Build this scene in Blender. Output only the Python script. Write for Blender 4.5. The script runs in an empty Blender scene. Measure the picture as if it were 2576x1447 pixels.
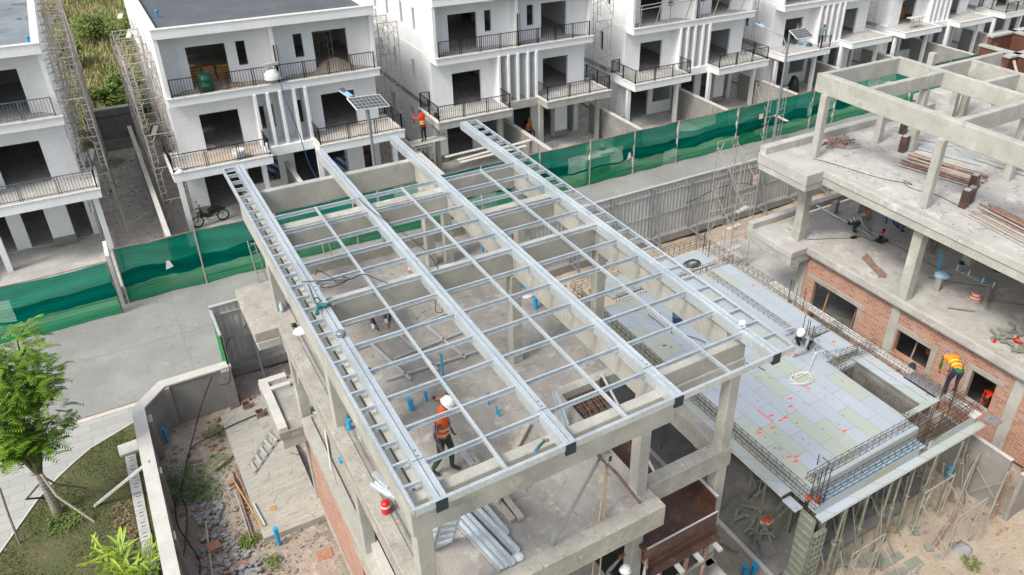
import bpy, bmesh, math, random
from mathutils import Vector, Matrix
random.seed(7)
R = math.radians
sc = bpy.context.scene
col = sc.collection

# ------------------------------------------------------------------ camera, world, sun, exposure
cam_d = bpy.data.cameras.new('camera')
cam_d.sensor_width = 36.0
cam_d.lens = 1963.9 / 2576 * 36
cam_d.shift_x = -(1438.0 - 1288) / 2576
cam_d.shift_y = (632.23 - 723.5) / 2576
cam_d.clip_start = 0.1
cam_d.clip_end = 1500
cam = bpy.data.objects.new('camera', cam_d)
col.objects.link(cam)
yw, pt, rl = 0.5648087, 0.5279992, -0.0177692
fwd = Vector((math.cos(pt)*math.sin(yw), math.cos(pt)*math.cos(yw), -math.sin(pt)))
rgt = Vector((math.cos(yw), -math.sin(yw), 0))
dwn = fwd.cross(rgt)
r2 = math.cos(rl)*rgt + math.sin(rl)*dwn
d2 = -math.sin(rl)*rgt + math.cos(rl)*dwn
m = Matrix((r2, -d2, -fwd)).transposed().to_4x4()
m.translation = Vector((0, 0, 18.0))
cam.matrix_world = m
sc.camera = cam

sun_dir = Vector((-0.80, -0.22, 1.0)).normalized()     # towards the sun
w = bpy.data.worlds.new('World'); sc.world = w; w.use_nodes = True
nt = w.node_tree
sky = nt.nodes.new('ShaderNodeTexSky'); sky.sky_type = 'NISHITA'; sky.sun_disc = False
sky.sun_elevation = math.asin(sun_dir.z)
sky.sun_rotation = math.atan2(sun_dir.x, sun_dir.y)
sky.air_density = 1.0; sky.dust_density = 4.0; sky.ozone_density = 1.0
hs = nt.nodes.new('ShaderNodeHueSaturation'); hs.inputs['Saturation'].default_value = 0.6
nt.links.new(sky.outputs[0], hs.inputs['Color'])
nt.links.new(hs.outputs[0], nt.nodes['Background'].inputs[0])
nt.nodes['Background'].inputs[1].default_value = 0.15
sd = bpy.data.lights.new('sun', 'SUN'); sd.energy = 1.7; sd.angle = R(13.0); sd.color = (1.0, 0.95, 0.87)
so = bpy.data.objects.new('sun', sd); col.objects.link(so)
so.rotation_euler = sun_dir.to_track_quat('Z', 'Y').to_euler()
sc.view_settings.view_transform = 'Standard'; sc.view_settings.look = 'None'
sc.view_settings.gamma = 1; sc.view_settings.exposure = 0.56
sc.cycles.max_bounces = 6

# ------------------------------------------------------------------ materials
MATS = {}
def N(t, ty, **kw):
    n = t.nodes.new(ty)
    for k, v in kw.items():
        if k in n.inputs: n.inputs[k].default_value = v
        else: setattr(n, k, v)
    return n
def base(name):
    m = bpy.data.materials.new(name); m.use_nodes = True
    MATS[name] = m
    t = m.node_tree; b = t.nodes['Principled BSDF']
    tc = N(t, 'ShaderNodeTexCoord')
    return m, t, b, tc.outputs['Object']
def c4(c): return (c[0], c[1], c[2], 1)
def mixc(t, fac, a, b):
    n = t.nodes.new('ShaderNodeMix'); n.data_type = 'RGBA'
    for i, v in ((0, fac), (6, a), (7, b)):
        if isinstance(v, (tuple, list)): n.inputs[i].default_value = c4(v)
        elif isinstance(v, (int, float)): n.inputs[i].default_value = v
        else: t.links.new(v, n.inputs[i])
    return n.outputs[2]
def noise(t, co, scale, detail=4, rough=.6, lo=.35, hi=.65, sx=None):
    if sx:
        mp = N(t, 'ShaderNodeMapping'); mp.inputs['Scale'].default_value = sx; t.links.new(co, mp.inputs[0]); co = mp.outputs[0]
    n = N(t, 'ShaderNodeTexNoise', Scale=scale, Detail=detail, Roughness=rough); t.links.new(co, n.inputs['Vector'])
    r = N(t, 'ShaderNodeMapRange'); r.inputs[1].default_value = lo; r.inputs[2].default_value = hi
    t.links.new(n.outputs['Fac'], r.inputs[0]); return r.outputs[0]
def bump(t, b, h, strength=.2, dist=.02):
    n = N(t, 'ShaderNodeBump', Strength=strength, Distance=dist); t.links.new(h, n.inputs['Height']); t.links.new(n.outputs[0], b.inputs['Normal'])
def mat(name, c1, c2=None, scale=2.0, rough=.85, metal=0, spots=None, fine=30, bs=.15, sx=None, streak=None):
    m, t, b, co = base(name)
    c2 = c2 or tuple(x*.75 for x in c1)
    o = mixc(t, noise(t, co, scale, 6, .65, sx=sx), c1, c2)
    if spots:
        for (sc_, lo, hi, c) in spots:
            o = mixc(t, noise(t, co, sc_, 5, .7, lo, hi), o, c)
    if streak:
        o = mixc(t, noise(t, co, 1.0, 5, .7, streak[0], streak[1], sx=(5,5,.35)), o, streak[2])
    f = noise(t, co, fine, 3, .6, .3, .7)
    o2 = mixc(t, f, o, o)
    mm = N(t, 'ShaderNodeHueSaturation'); t.links.new(o, mm.inputs['Color'])
    mr = N(t, 'ShaderNodeMapRange'); mr.inputs[3].default_value = .88; mr.inputs[4].default_value = 1.1
    t.links.new(f, mr.inputs[0]); t.links.new(mr.outputs[0], mm.inputs['Value'])
    t.links.new(mm.outputs[0], b.inputs['Base Color'])
    b.inputs['Roughness'].default_value = rough; b.inputs['Metallic'].default_value = metal
    if bs: bump(t, b, f, bs)
    return m
mat('white_paint', (.85,.86,.86), (.77,.785,.79), .8, .75, bs=.04, spots=[(1.7,.62,.9,(.68,.69,.68))], streak=(.60,.80,(.66,.66,.64)))
mat('white_trim', (.72,.71,.68), (.60,.58,.54), 3, .8, bs=.06)
mat('old_white', (.55,.54,.50), (.42,.41,.38), 1.5, .85)
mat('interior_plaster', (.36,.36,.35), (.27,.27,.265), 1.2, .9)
mat('concrete', (.42,.40,.345), (.31,.295,.25), 1.6, .9, spots=[(5,.60,.75,(.24,.23,.20)), (2.3,.60,.72,(.50,.48,.43))], bs=.2)
mat('concrete_beam', (.445,.445,.40), (.335,.332,.295), 1.1, .88, spots=[(6,.64,.76,(.25,.24,.22)), (.9,.58,.7,(.53,.52,.47)), (2.5,.60,.72,(.30,.29,.25))], bs=.15, streak=(.60,.74,(.29,.28,.25)))
mat('concrete_slab', (.37,.35,.315), (.255,.24,.215), 1.8, .92, spots=[(3.0,.55,.7,(.47,.45,.41)), (9,.60,.75,(.22,.21,.19))], bs=.3, sx=(1,.55,1))
mat('slab_top_worn', (.42,.40,.345), (.30,.285,.245), 2.2, .92, spots=[(4,.62,.72,(.62,.61,.58)), (11,.58,.7,(.18,.17,.15))], bs=.35)
mat('slab_pale', (.48,.47,.44), (.37,.36,.335), 1.3, .9, spots=[(1.6,.56,.7,(.60,.59,.57)), (6,.60,.74,(.27,.26,.245)), (.7,.60,.72,(.31,.30,.28))], bs=.2)
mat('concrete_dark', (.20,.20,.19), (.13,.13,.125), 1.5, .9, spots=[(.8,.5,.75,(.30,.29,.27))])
mat('wall_concrete', (.30,.295,.275), (.22,.215,.20), .9, .88, spots=[(2.2,.6,.75,(.36,.35,.33))])
mat('wall_cap', (.57,.56,.52), (.47,.46,.42), 1.7, .85, spots=[(7,.68,.75,(.3,.29,.27))])
mat('road_concrete', (.30,.305,.285), (.235,.24,.225), .45, .9, streak=(.56,.72,(.22,.22,.205)), spots=[(1.6,.55,.75,(.195,.20,.205)), (.7,.6,.8,(.35,.345,.31)), (9,.66,.72,(.42,.41,.38)), (3.5,.62,.72,(.20,.195,.18))], bs=.15)
mat('soil', (.40,.335,.27), (.30,.25,.20), .9, .97, spots=[(3.5,.52,.66,(.50,.44,.37)), (9,.58,.68,(.22,.17,.13)), (1.1,.56,.7,(.36,.34,.30))], fine=18, bs=.8)
mat('sand', (.47,.395,.305), (.36,.30,.235), .8, .97, spots=[(2.2,.55,.7,(.44,.39,.325)), (10,.6,.7,(.29,.24,.185)), (.6,.52,.7,(.36,.28,.20))], fine=16, bs=.8)
mat('yard_soil', (.50,.46,.40), (.38,.35,.30), 1.1, .97, spots=[(3,.56,.68,(.60,.57,.53)), (2,.62,.75,(.22,.13,.08))], fine=14, bs=.7)
mat('rust_soil', (.30,.20,.14), (.21,.14,.10), 3, .97, fine=14, bs=.8)
mat('dry_field', (.27,.26,.12), (.31,.26,.15), .35, .97, spots=[(1.6,.5,.7,(.13,.15,.05)), (.5,.62,.75,(.22,.15,.10))], fine=9, bs=.8)
mat('lawn_ground', (.075,.095,.030), (.12,.11,.055), .9, .97, spots=[(4,.56,.68,(.20,.15,.095))], fine=25, bs=.7)
mat('grass_blade', (.085,.16,.025), (.13,.18,.035), 1.0, .8, bs=0)
mat('field_blade', (.36,.33,.15), (.27,.28,.11), .8, .85, bs=0)
mat('field_green', (.20,.24,.07), (.15,.19,.05), 1.0, .8, bs=0)
mat('weed_leaf', (.06,.11,.025), (.09,.14,.03), 3, .7, bs=0)
mat('roof_membrane', (.105,.118,.125), (.078,.088,.094), .7, .7, spots=[(1.3,.55,.8,(.14,.155,.165))], bs=.1)
mat('roof_puddled', (.24,.27,.285), (.15,.17,.18), .6, .5, spots=[(.9,.56,.62,(.09,.10,.10))], bs=.05)
mat('galvanised', (.66,.715,.735), (.50,.56,.59), 2.5, .36, .5, spots=[(14,.55,.7,(.76,.80,.81)),(30,.62,.72,(.50,.54,.56))], bs=.03, sx=(1,.3,1))
mat('galvanised_dull', (.50,.51,.50), (.42,.43,.42), 3, .55, .2, bs=.05)
mat('steel_dark_end', (.03,.06,.075), (.02,.03,.04), 8, .4, .4, bs=0)
mat('scaffold_pipe', (.50,.47,.42), (.36,.33,.29), 6, .6, .3, spots=[(7,.6,.7,(.28,.17,.11))], bs=.1)
mat('prop_pipe', (.30,.31,.24), (.22,.23,.17), 5, .6, .3, spots=[(9,.6,.72,(.38,.38,.33))], bs=.1)
mat('rusty_pipe', (.34,.215,.165), (.22,.135,.105), 6, .8, .2, spots=[(8,.52,.66,(.38,.33,.29))], bs=.25)
mat('rebar', (.11,.065,.045), (.06,.04,.03), 10, .85, .3, bs=.2)
mat('black_metal', (.018,.019,.022), (.03,.03,.033), 5, .45, .3, bs=0)
mat('grey_rail', (.12,.13,.15), (.16,.17,.19), 5, .5, .3, bs=0)
mat('plywood', (.42,.35,.27), (.50,.44,.37), 4, .8, sx=(1,5,1))
mat('plank', (.60,.58,.54), (.47,.45,.41), 5, .85, sx=(4,1,1))
mat('timber', (.46,.42,.34), (.36,.33,.26), 6, .85)
mat('film_formwork', (.085,.04,.028), (.05,.028,.022), 2.2, .42, spots=[(3,.55,.7,(.17,.08,.035)), (5,.6,.72,(.13,.11,.10))], bs=.05)
mat('brown_panel', (.14,.055,.035), (.09,.04,.03), 2.0, .6, spots=[(1.7,.58,.66,(.30,.15,.06))])
mat('aluform', (.30,.32,.265), (.23,.25,.20), 3, .6, .2, spots=[(6,.56,.7,(.40,.41,.37))])
mat('blue_pvc', (.015,.30,.58), (.02,.36,.66), 5, .35, bs=0)
mat('dark_blue', (.01,.07,.22), None, 5, .5, bs=0)
mat('bark', (.30,.26,.20), (.20,.17,.13), 7, .9, bs=.5)
mat('bark_dark', (.12,.10,.075), (.08,.065,.05), 7, .9, bs=.5)
mat('leaf', (.17,.30,.012), (.10,.20,.01), 1.6, .55, bs=0)
mat('leaf_dark', (.075,.16,.012), (.05,.11,.01), 1.6, .6, bs=0)
mat('leaf_lime', (.33,.42,.035), (.20,.34,.03), 3, .45, bs=0)
mat('shrub_leaf', (.15,.22,.035), (.10,.16,.025), 1.0, .7, bs=0)
mat('skin', (.24,.125,.075), (.20,.10,.06), 5, .6, bs=0)
mat('denim', (.05,.12,.22), (.035,.08,.16), 12, .85)
mat('navy', (.012,.02,.05), (.02,.03,.07), 8, .85)
mat('grey_cloth', (.33,.33,.33), (.25,.25,.26), 8, .9)
mat('dark_cloth', (.022,.022,.026), (.035,.033,.035), 8, .9)
mat('green_trousers', (.035,.065,.045), (.025,.045,.03), 8, .9)
mat('green_shirt', (.008,.16,.045), (.006,.10,.03), 8, .85)
mat('blue_shirt', (.01,.06,.32), (.008,.04,.22), 8, .85)
mat('red_suit', (.75,.05,.012), (.55,.03,.01), 8, .8)
mat('orange_vest', (.95,.16,.01), (.85,.12,.008), 6, .7, bs=.05)
mat('orange_vest_pale', (.95,.30,.02), (.85,.25,.02), 6, .7, bs=.05)
mat('reflective', (.55,.55,.52), (.45,.45,.43), 6, .4)
mat('reflective_yellow', (.90,.80,.10), (.80,.7,.08), 6, .4)
mat('helmet_white', (.80,.81,.81), (.74,.75,.75), 5, .3, bs=0)
mat('helmet_orange', (.75,.25,.05), None, 5, .35, bs=0)
mat('cap_lilac', (.55,.45,.62), None, 5, .85, bs=0)
mat('dusty_floor', (.50,.485,.45), (.40,.385,.355), 1.0, .9, spots=[(1.3,.50,.62,(.42,.29,.17)), (4,.6,.72,(.33,.25,.17))], bs=.2)
mat('straw', (.42,.22,.08), (.34,.17,.06), 12, .9)
mat('camo', (.06,.11,.08), (.02,.04,.03), 14, .9)
mat('vest_teal', (.10,.20,.19), (.08,.15,.15), 8, .85)
mat('red_plastic', (.65,.015,.012), (.55,.01,.01), 5, .35, bs=0)
mat('white_plastic', (.72,.73,.73), (.62,.63,.64), 6, .5, bs=.2)
mat('pale_blue_plastic', (.42,.62,.75), (.35,.5,.62), 6, .4, bs=.1)
mat('green_plastic', (.01,.14,.09), (.015,.10,.07), 6, .6)
mat('teal_tool', (.01,.14,.13), None, 5, .4, bs=0)
mat('orange_tool', (.65,.22,.06), None, 5, .5, bs=0)
mat('black_plastic', (.015,.015,.016), None, 5, .4, bs=0)
mat('chrome', (.5,.5,.5), None, 5, .25, .9, bs=0)
mat('orange_tape', (.95,.10,.02), (.9,.07,.015), 5, .6, bs=0)
mat('rope_fibre', (.60,.47,.30), (.5,.38,.24), 20, .9)
mat('white_rope', (.75,.73,.66), None, 9, .8, bs=0)
mat('cardboard', (.38,.20,.09), (.30,.15,.06), 4, .9)
mat('sack', (.55,.50,.44), (.62,.35,.28), 4, .9)
mat('yellow_sack', (.55,.30,.05), (.35,.22,.12), 5, .8)
mat('stone_grey', (.34,.35,.355), (.23,.24,.25), 3, .9, bs=.4)
mat('stone_brown', (.34,.24,.17), (.25,.18,.13), 3, .95, bs=.5)
mat('brick_piece', (.42,.20,.13), (.34,.16,.11), 6, .9)
mat('grey_green_paint', (.01,.24,.05), None, 5, .5, bs=0)
mat('lamp_blue', (.36,.55,.72), (.30,.48,.64), 6, .35)
mat('pole_grey', (.33,.36,.40), (.28,.31,.34), 3, .45, .5)
mat('striped_blue', (.05,.16,.42), None, 5, .8)
mat('pink_band', (.7,.06,.04), None, 5, .6, bs=0)
mat('foil_board', (.55,.56,.55), (.42,.43,.42), 3, .5)
mat('slate_board', (.17,.16,.165), (.26,.25,.25), 3, .7, spots=[(3,.55,.68,(.10,.09,.10))])
mat('paper', (.85,.85,.83), None, 5, .8, bs=0)
mat('solar_cell', (.10,.11,.13), (.08,.09,.10), 3, .18, 0, bs=0)
mat('drain_slab', (.46,.47,.45), (.38,.39,.37), 4, .85)
mat('mesh_black', (.02,.02,.022), None, 5, .7, bs=0)
mat('clear_bottle', (.55,.70,.78), None, 5, .15, bs=0)

def brickmat(name, c1, c2, mortar, bw, bh, ms, swap='wall', rough=.85, spots=None, offs=.5, green=None):
    m, t, b, co = base(name)
    sp = N(t, 'ShaderNodeSeparateXYZ'); t.links.new(co, sp.inputs[0])
    cb = N(t, 'ShaderNodeCombineXYZ')
    if swap == 'wall':
        ad = N(t, 'ShaderNodeMath'); ad.operation = 'ADD'; t.links.new(sp.outputs[0], ad.inputs[0]); t.links.new(sp.outputs[1], ad.inputs[1])
        t.links.new(ad.outputs[0], cb.inputs[0]); t.links.new(sp.outputs[2], cb.inputs[1])
    elif swap == 'floor':
        t.links.new(sp.outputs[0], cb.inputs[0]); t.links.new(sp.outputs[1], cb.inputs[1])
    else:
        t.links.new(sp.outputs[1], cb.inputs[0]); t.links.new(sp.outputs[0], cb.inputs[1])
    br = N(t, 'ShaderNodeTexBrick'); br.offset = offs
    for k, v in (('Color1', c4(c1)), ('Color2', c4(c2)), ('Mortar', c4(mortar)), ('Scale', 1.0), ('Mortar Size', ms), ('Brick Width', bw), ('Row Height', bh), ('Mortar Smooth', .2), ('Bias', 0.0)):
        br.inputs[k].default_value = v
    t.links.new(cb.outputs[0], br.inputs['Vector'])
    o = br.outputs['Color']
    if green:
        b2 = N(t, 'ShaderNodeTexBrick'); b2.offset = offs
        for k, v in (('Color1', (0,0,0,1)), ('Color2', (1,1,1,1)), ('Mortar', (0,0,0,1)), ('Scale', 1.0), ('Mortar Size', ms), ('Brick Width', bw), ('Row Height', bh), ('Bias', 0.0)): b2.inputs[k].default_value = v
        t.links.new(cb.outputs[0], b2.inputs['Vector'])
        r_ = N(t, 'ShaderNodeMapRange'); r_.inputs[1].default_value = .74; r_.inputs[2].default_value = .76; t.links.new(b2.outputs['Color'], r_.inputs[0])
        o = mixc(t, r_.outputs[0], o, green)
    for (sc_, lo, hi, c) in (spots or []): o = mixc(t, noise(t, co, sc_, 5, .7, lo, hi), o, c)
    t.links.new(o, b.inputs['Base Color']); b.inputs['Roughness'].default_value = rough
    iv = N(t, 'ShaderNodeMath'); iv.operation = 'SUBTRACT'; iv.inputs[0].default_value = 1; t.links.new(br.outputs['Fac'], iv.inputs[1])
    bump(t, b, iv.outputs[0], .5, .01)
brickmat('brick', (.52,.26,.16), (.36,.16,.10), (.38,.36,.33), .27, .11, .014, spots=[(1.3,.58,.70,(.40,.37,.34)), (7,.62,.72,(.42,.29,.22))])
brickmat('deck_panel', (.40,.45,.495), (.365,.415,.445), (.22,.25,.265), 1.25, .46, .006, 'floorT', .55, spots=[(1.3,.60,.74,(.45,.47,.48)), (2.4,.64,.72,(.21,.215,.23)), (.9,.62,.8,(.37,.39,.41)), (14,.66,.72,(.30,.30,.30))], green=(.385,.43,.37))
brickmat('form_side', (.36,.38,.30), (.38,.42,.45), (.25,.27,.25), 1.2, 1.0, .008, 'wall', .6, spots=[(3,.6,.72,(.44,.44,.40))])
brickmat('soffit_board', (.38,.42,.36), (.43,.48,.53), (.22,.24,.23), .9, 2.0, .01, 'wall', .55, spots=[(2.2,.62,.7,(.22,.22,.24))])
brickmat('pavers', (.39,.40,.37), (.34,.345,.32), (.27,.275,.255), .75, .36, .009, 'floor', .85, spots=[(1.5,.6,.8,(.31,.31,.29))])

def netmat(name, seed, tone=1.0):
    m, t, b, co = base(name)
    sp = N(t, 'ShaderNodeSeparateXYZ'); t.links.new(co, sp.inputs[0])
    def mr(v, a, b_, c=0, d=1):
        n = N(t, 'ShaderNodeMapRange'); t.links.new(v, n.inputs[0])
        for i, q in ((1,a),(2,b_),(3,c),(4,d)): n.inputs[i].default_value = q
        return n.outputs[0]
    def ma(op, x, y):
        n = N(t, 'ShaderNodeMath'); n.operation = op
        for i, q in ((0,x),(1,y)):
            if isinstance(q, (int,float)): n.inputs[i].default_value = q
            else: t.links.new(q, n.inputs[i])
        return n.outputs[0]
    mp = N(t, 'ShaderNodeMapping'); mp.inputs['Scale'].default_value = (.5, 1, .15); mp.inputs['Location'].default_value = (seed*3.7, 0, seed); t.links.new(co, mp.inputs[0])
    nz = N(t, 'ShaderNodeTexNoise', Scale=1.3, Detail=2.0); t.links.new(mp.outputs[0], nz.inputs['Vector'])
    zz = ma('ADD', sp.outputs[2], ma('MULTIPLY', ma('SUBTRACT', nz.outputs['Fac'], .5), .55))
    low = mr(zz, .78, .82, 1, 0); mid = ma('MULTIPLY', mr(zz, .78, .82), mr(zz, 1.42, 1.47, 1, 0))
    # overlapping sheets side by side: a few large cells along the fence
    br = N(t, 'ShaderNodeTexBrick'); br.offset = .37
    cb = N(t, 'ShaderNodeCombineXYZ'); t.links.new(ma('ADD', sp.outputs[0], seed*1.3), cb.inputs[0]); t.links.new(zz, cb.inputs[1]); t.links.new(cb.outputs[0], br.inputs['Vector'])
    for k, v in (('Color1',(0,0,0,1)),('Color2',(1,1,1,1)),('Mortar',(.5,.5,.5,1)),('Scale',1.0),('Mortar Size',0.0),('Brick Width',1.75),('Row Height',.9)): br.inputs[k].default_value = v
    cell = mr(br.outputs['Color'], .74, .77)
    top = tuple(x*tone for x in (.001,.25,.165)); midc = tuple(x*tone for x in (.001,.13,.095)); lowc = tuple(x*tone for x in (.006,.30,.13))
    c = mixc(t, low, top, lowc); c = mixc(t, mid, c, midc); c = mixc(t, cell, c, tuple(x*tone for x in (.04,.36,.23)))
    w1 = N(t, 'ShaderNodeTexWave', Scale=2.6, Distortion=5.0, Detail=2.0); w1.bands_direction = 'Z'; w1.inputs['Detail Scale'].default_value = .6
    mp2 = N(t, 'ShaderNodeMapping'); mp2.inputs['Scale'].default_value = (.16, 1, 1); t.links.new(co, mp2.inputs[0]); t.links.new(mp2.outputs[0], w1.inputs[0])
    line = mr(w1.outputs['Fac'], .92, .99)
    c = mixc(t, ma('MULTIPLY', line, .7), c, tuple(x*.35 for x in midc))  # thin dark lines paint the shade of creases into the net colour
    df = N(t, 'ShaderNodeBsdfDiffuse'); tr = N(t, 'ShaderNodeBsdfTranslucent'); tp = N(t, 'ShaderNodeBsdfTransparent')
    t.links.new(c, df.inputs[0]); t.links.new(c, tr.inputs[0])
    m1 = N(t, 'ShaderNodeMixShader'); m1.inputs[0].default_value = .4; t.links.new(df.outputs[0], m1.inputs[1]); t.links.new(tr.outputs[0], m1.inputs[2])
    al = ma('SUBTRACT', ma('SUBTRACT', .94, ma('MULTIPLY', low, .10)), ma('MULTIPLY', cell, .20)); al = ma('ADD', al, ma('MULTIPLY', mid, .06))
    m2 = N(t, 'ShaderNodeMixShader'); t.links.new(al, m2.inputs[0]); t.links.new(tp.outputs[0], m2.inputs[1]); t.links.new(m1.outputs[0], m2.inputs[2])
    t.links.new(m2.outputs[0], t.nodes['Material Output'].inputs[0])
netmat('netting', 1.0, 1.0)
netmat('netting_green', 2.3, 1.18)

def plaidmat():
    m, t, b, co = base('plaid')
    wv = []
    for d, s in (('Z', 16), ('X', 18), ('Y', 18)):
        n = N(t, 'ShaderNodeTexWave', Scale=s/2, Distortion=0.0); n.bands_direction = d; t.links.new(co, n.inputs[0])
        r = N(t, 'ShaderNodeMapRange'); r.inputs[1].default_value = .55; r.inputs[2].default_value = .75; t.links.new(n.outputs['Fac'], r.inputs[0]); wv.append(r.outputs[0])
    o = mixc(t, wv[0], (.035,.02,.04), (.30,.22,.28)); o = mixc(t, wv[1], o, (.32,.30,.36)); o = mixc(t, wv[2], o, (.12,.03,.04))
    t.links.new(o, b.inputs['Base Color']); b.inputs['Roughness'].default_value = .9
plaidmat()
def stripemat(name, c1, c2, s, d='X'):
    m, t, b, co = base(name)
    n = N(t, 'ShaderNodeTexWave', Scale=s, Distortion=2.0); n.bands_direction = d; t.links.new(co, n.inputs[0])
    r = N(t, 'ShaderNodeMapRange'); r.inputs[1].default_value = .45; r.inputs[2].default_value = .55; t.links.new(n.outputs['Fac'], r.inputs[0])
    t.links.new(mixc(t, r.outputs[0], c1, c2), b.inputs['Base Color']); b.inputs['Roughness'].default_value = .8
stripemat('striped_tarp', (.03,.12,.40), (.60,.60,.58), 1.3, 'DIAGONAL')
mat('slab_broom', (.44,.425,.37), (.33,.315,.27), 4.0, .9, spots=[(3,.6,.75,(.27,.255,.22)),(1.2,.6,.75,(.48,.46,.42))], bs=.3, sx=(.5,3.5,1))
stripemat('sack_red', (.62,.56,.48), (.60,.12,.06), 3.0, 'Z')

# ------------------------------------------------------------------ mesh helpers
SPLIT = {'lintel','plinth','rail','cross_brace','kerb','walkway_board','side_board','edge_batten','brace','partition','footing','leg','strap','bar','lower_board','post_','balcony_coping','porch_floor','dark_mark','bearer'}
class MB:
    def __init__(s): s.v = []; s.f = []; s.mi = []; s.sm = []
    def add(s, vs, fs, mi=0, smooth=False):
        o = len(s.v); s.v += [tuple(p) for p in vs]
        for f in fs: s.f.append([i+o for i in f]); s.mi.append(mi); s.sm.append(smooth)
        return s
    def box(s, x0, x1, y0, y1, z0, z1, mi=0):
        return s.add([(x0,y0,z0),(x1,y0,z0),(x1,y1,z0),(x0,y1,z0),(x0,y0,z1),(x1,y0,z1),(x1,y1,z1),(x0,y1,z1)],
            [(0,3,2,1),(4,5,6,7),(0,1,5,4),(1,2,6,5),(2,3,7,6),(3,0,4,7)], mi)
    def prism(s, poly, z0, z1, mi=0):
        n = len(poly); vs = [(p[0],p[1],z0) for p in poly]+[(p[0],p[1],z1) for p in poly]
        a = sum(poly[i][0]*poly[(i+1)%n][1]-poly[(i+1)%n][0]*poly[i][1] for i in range(n))
        fs = [list(range(n))[::-1], list(range(n,2*n))]+[(i,(i+1)%n,(i+1)%n+n,i+n) for i in range(n)]
        if a < 0: fs = [list(f)[::-1] for f in fs]
        return s.add(vs, fs, mi)
    def bar(s, p, q, w, h, up=(0,0,1), mi=0):
        p = Vector(p); q = Vector(q); d = (q-p).normalized(); up = Vector(up)
        if abs(d.dot(up)) > .99: up = Vector((0,1,0))
        a = d.cross(up).normalized()*w/2; b = a.cross(d).normalized()*h/2
        vs = [p-a-b,p+a-b,p+a+b,p-a+b,q-a-b,q+a-b,q+a+b,q-a+b]
        return s.add(vs, [(0,1,2,3),(7,6,5,4),(0,4,5,1),(1,5,6,2),(2,6,7,3),(3,7,4,0)], mi)
    def tube(s, pts, r, n=6, mi=0, cap=True, rs=None):
        pts = [Vector(p) for p in pts]; rings = []; k = len(pts)
        prev = None
        for i, p in enumerate(pts):
            d = (pts[min(i+1,k-1)]-pts[max(i-1,0)]).normalized()
            if d.length < .5: d = Vector((0,0,1))
            if prev is None:
                a = d.cross(Vector((0,0,1)) if abs(d.z) < .9 else Vector((1,0,0))).normalized()
            else:
                a = (prev - d*prev.dot(d)).normalized()
            prev = a; b = d.cross(a)
            rr = rs[i] if rs else r
            rings.append([p + a*math.cos(2*math.pi*j/n)*rr + b*math.sin(2*math.pi*j/n)*rr for j in range(n)])
        vs = [v for rg in rings for v in rg]; fs = []
        for i in range(k-1):
            for j in range(n): fs.append((i*n+j, i*n+(j+1)%n, (i+1)*n+(j+1)%n, (i+1)*n+j))
        s.add(vs, fs, mi, n > 4)
        if cap: s.add(rings[0], [list(range(n))[::-1]], mi); s.add(rings[-1], [list(range(n))], mi)
        return s
    def lathe(s, c, prof, n=16, mi=0, sy=1):
        c = Vector(c); vs = []; k = len(prof)
        for r, z in prof:
            for j in range(n): a = 2*math.pi*j/n; vs.append((c.x+r*math.cos(a), c.y+r*sy*math.sin(a), c.z+z))
        fs = [(i*n+j, i*n+(j+1)%n, (i+1)*n+(j+1)%n, (i+1)*n+j) for i in range(k-1) for j in range(n)]
        s.add(vs, fs, mi, True)
        if prof[-1][0] > 1e-4: s.add(vs[-n:], [list(range(n))], mi)
        return s
    def build(s, name, mats, parent=None, bevel=0):
        if name in SPLIT and parent is not None:
            par = list(range(len(s.v)))
            def fd(i):
                while par[i] != i: par[i] = par[par[i]]; i = par[i]
                return i
            for f in s.f:
                for k in f[1:]: par[fd(k)] = fd(f[0])
            groups = {}
            for fi, f in enumerate(s.f): groups.setdefault(fd(f[0]), []).append(fi)
            if 1 < len(groups) <= 100:
                o = None
                for g in groups.values():
                    mp = {}; nb = MB()
                    for fi in g:
                        nf = []
                        for i in s.f[fi]:
                            if i not in mp: mp[i] = len(nb.v); nb.v.append(s.v[i])
                            nf.append(mp[i])
                        nb.f.append(nf); nb.mi.append(s.mi[fi]); nb.sm.append(s.sm[fi])
                    o = nb._build(name, mats, parent, bevel)
                return o
        return s._build(name, mats, parent, bevel)
    def _build(s, name, mats, parent=None, bevel=0):
        me = bpy.data.meshes.new(name); me.from_pydata(s.v, [], s.f)
        if isinstance(mats, str): mats = [mats]
        for mm in mats: me.materials.append(MATS[mm])
        for p, i, q in zip(me.polygons, s.mi, s.sm): p.material_index = i; p.use_smooth = q
        me.update()
        o = bpy.data.objects.new(name, me); col.objects.link(o)
        if parent is not None:
            o.parent = parent
            if parent.type == 'EMPTY' and not parent.get('_m'):
                o.matrix_parent_inverse = Matrix.Translation(-parent.location)
        if bevel:
            bv = o.modifiers.new('bevel', 'BEVEL'); bv.width = bevel; bv.segments = 1; bv.limit_method = 'ANGLE'
        return o
def tag(o, label, cat, group=None, kind=None):
    o['label'] = label; o['category'] = cat
    if group: o['group'] = group
    if kind: o['kind'] = kind
    return o
def thing(name, loc, label, cat, group=None):
    o = bpy.data.objects.new(name, None); col.objects.link(o); o.location = Vector(loc); o.empty_display_size = .3
    return tag(o, label, cat, group)
def struct(name, mb, m, bevel=0):
    o = mb.build(name, m, bevel=bevel); o['kind'] = 'structure'; return o
def copy_tree(o, parent=None, src_par=None):
    c = o.copy(); col.objects.link(c)
    if parent is not None: c.parent = parent
    for ch in list(o.children): copy_tree(ch, c)
    return c
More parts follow.
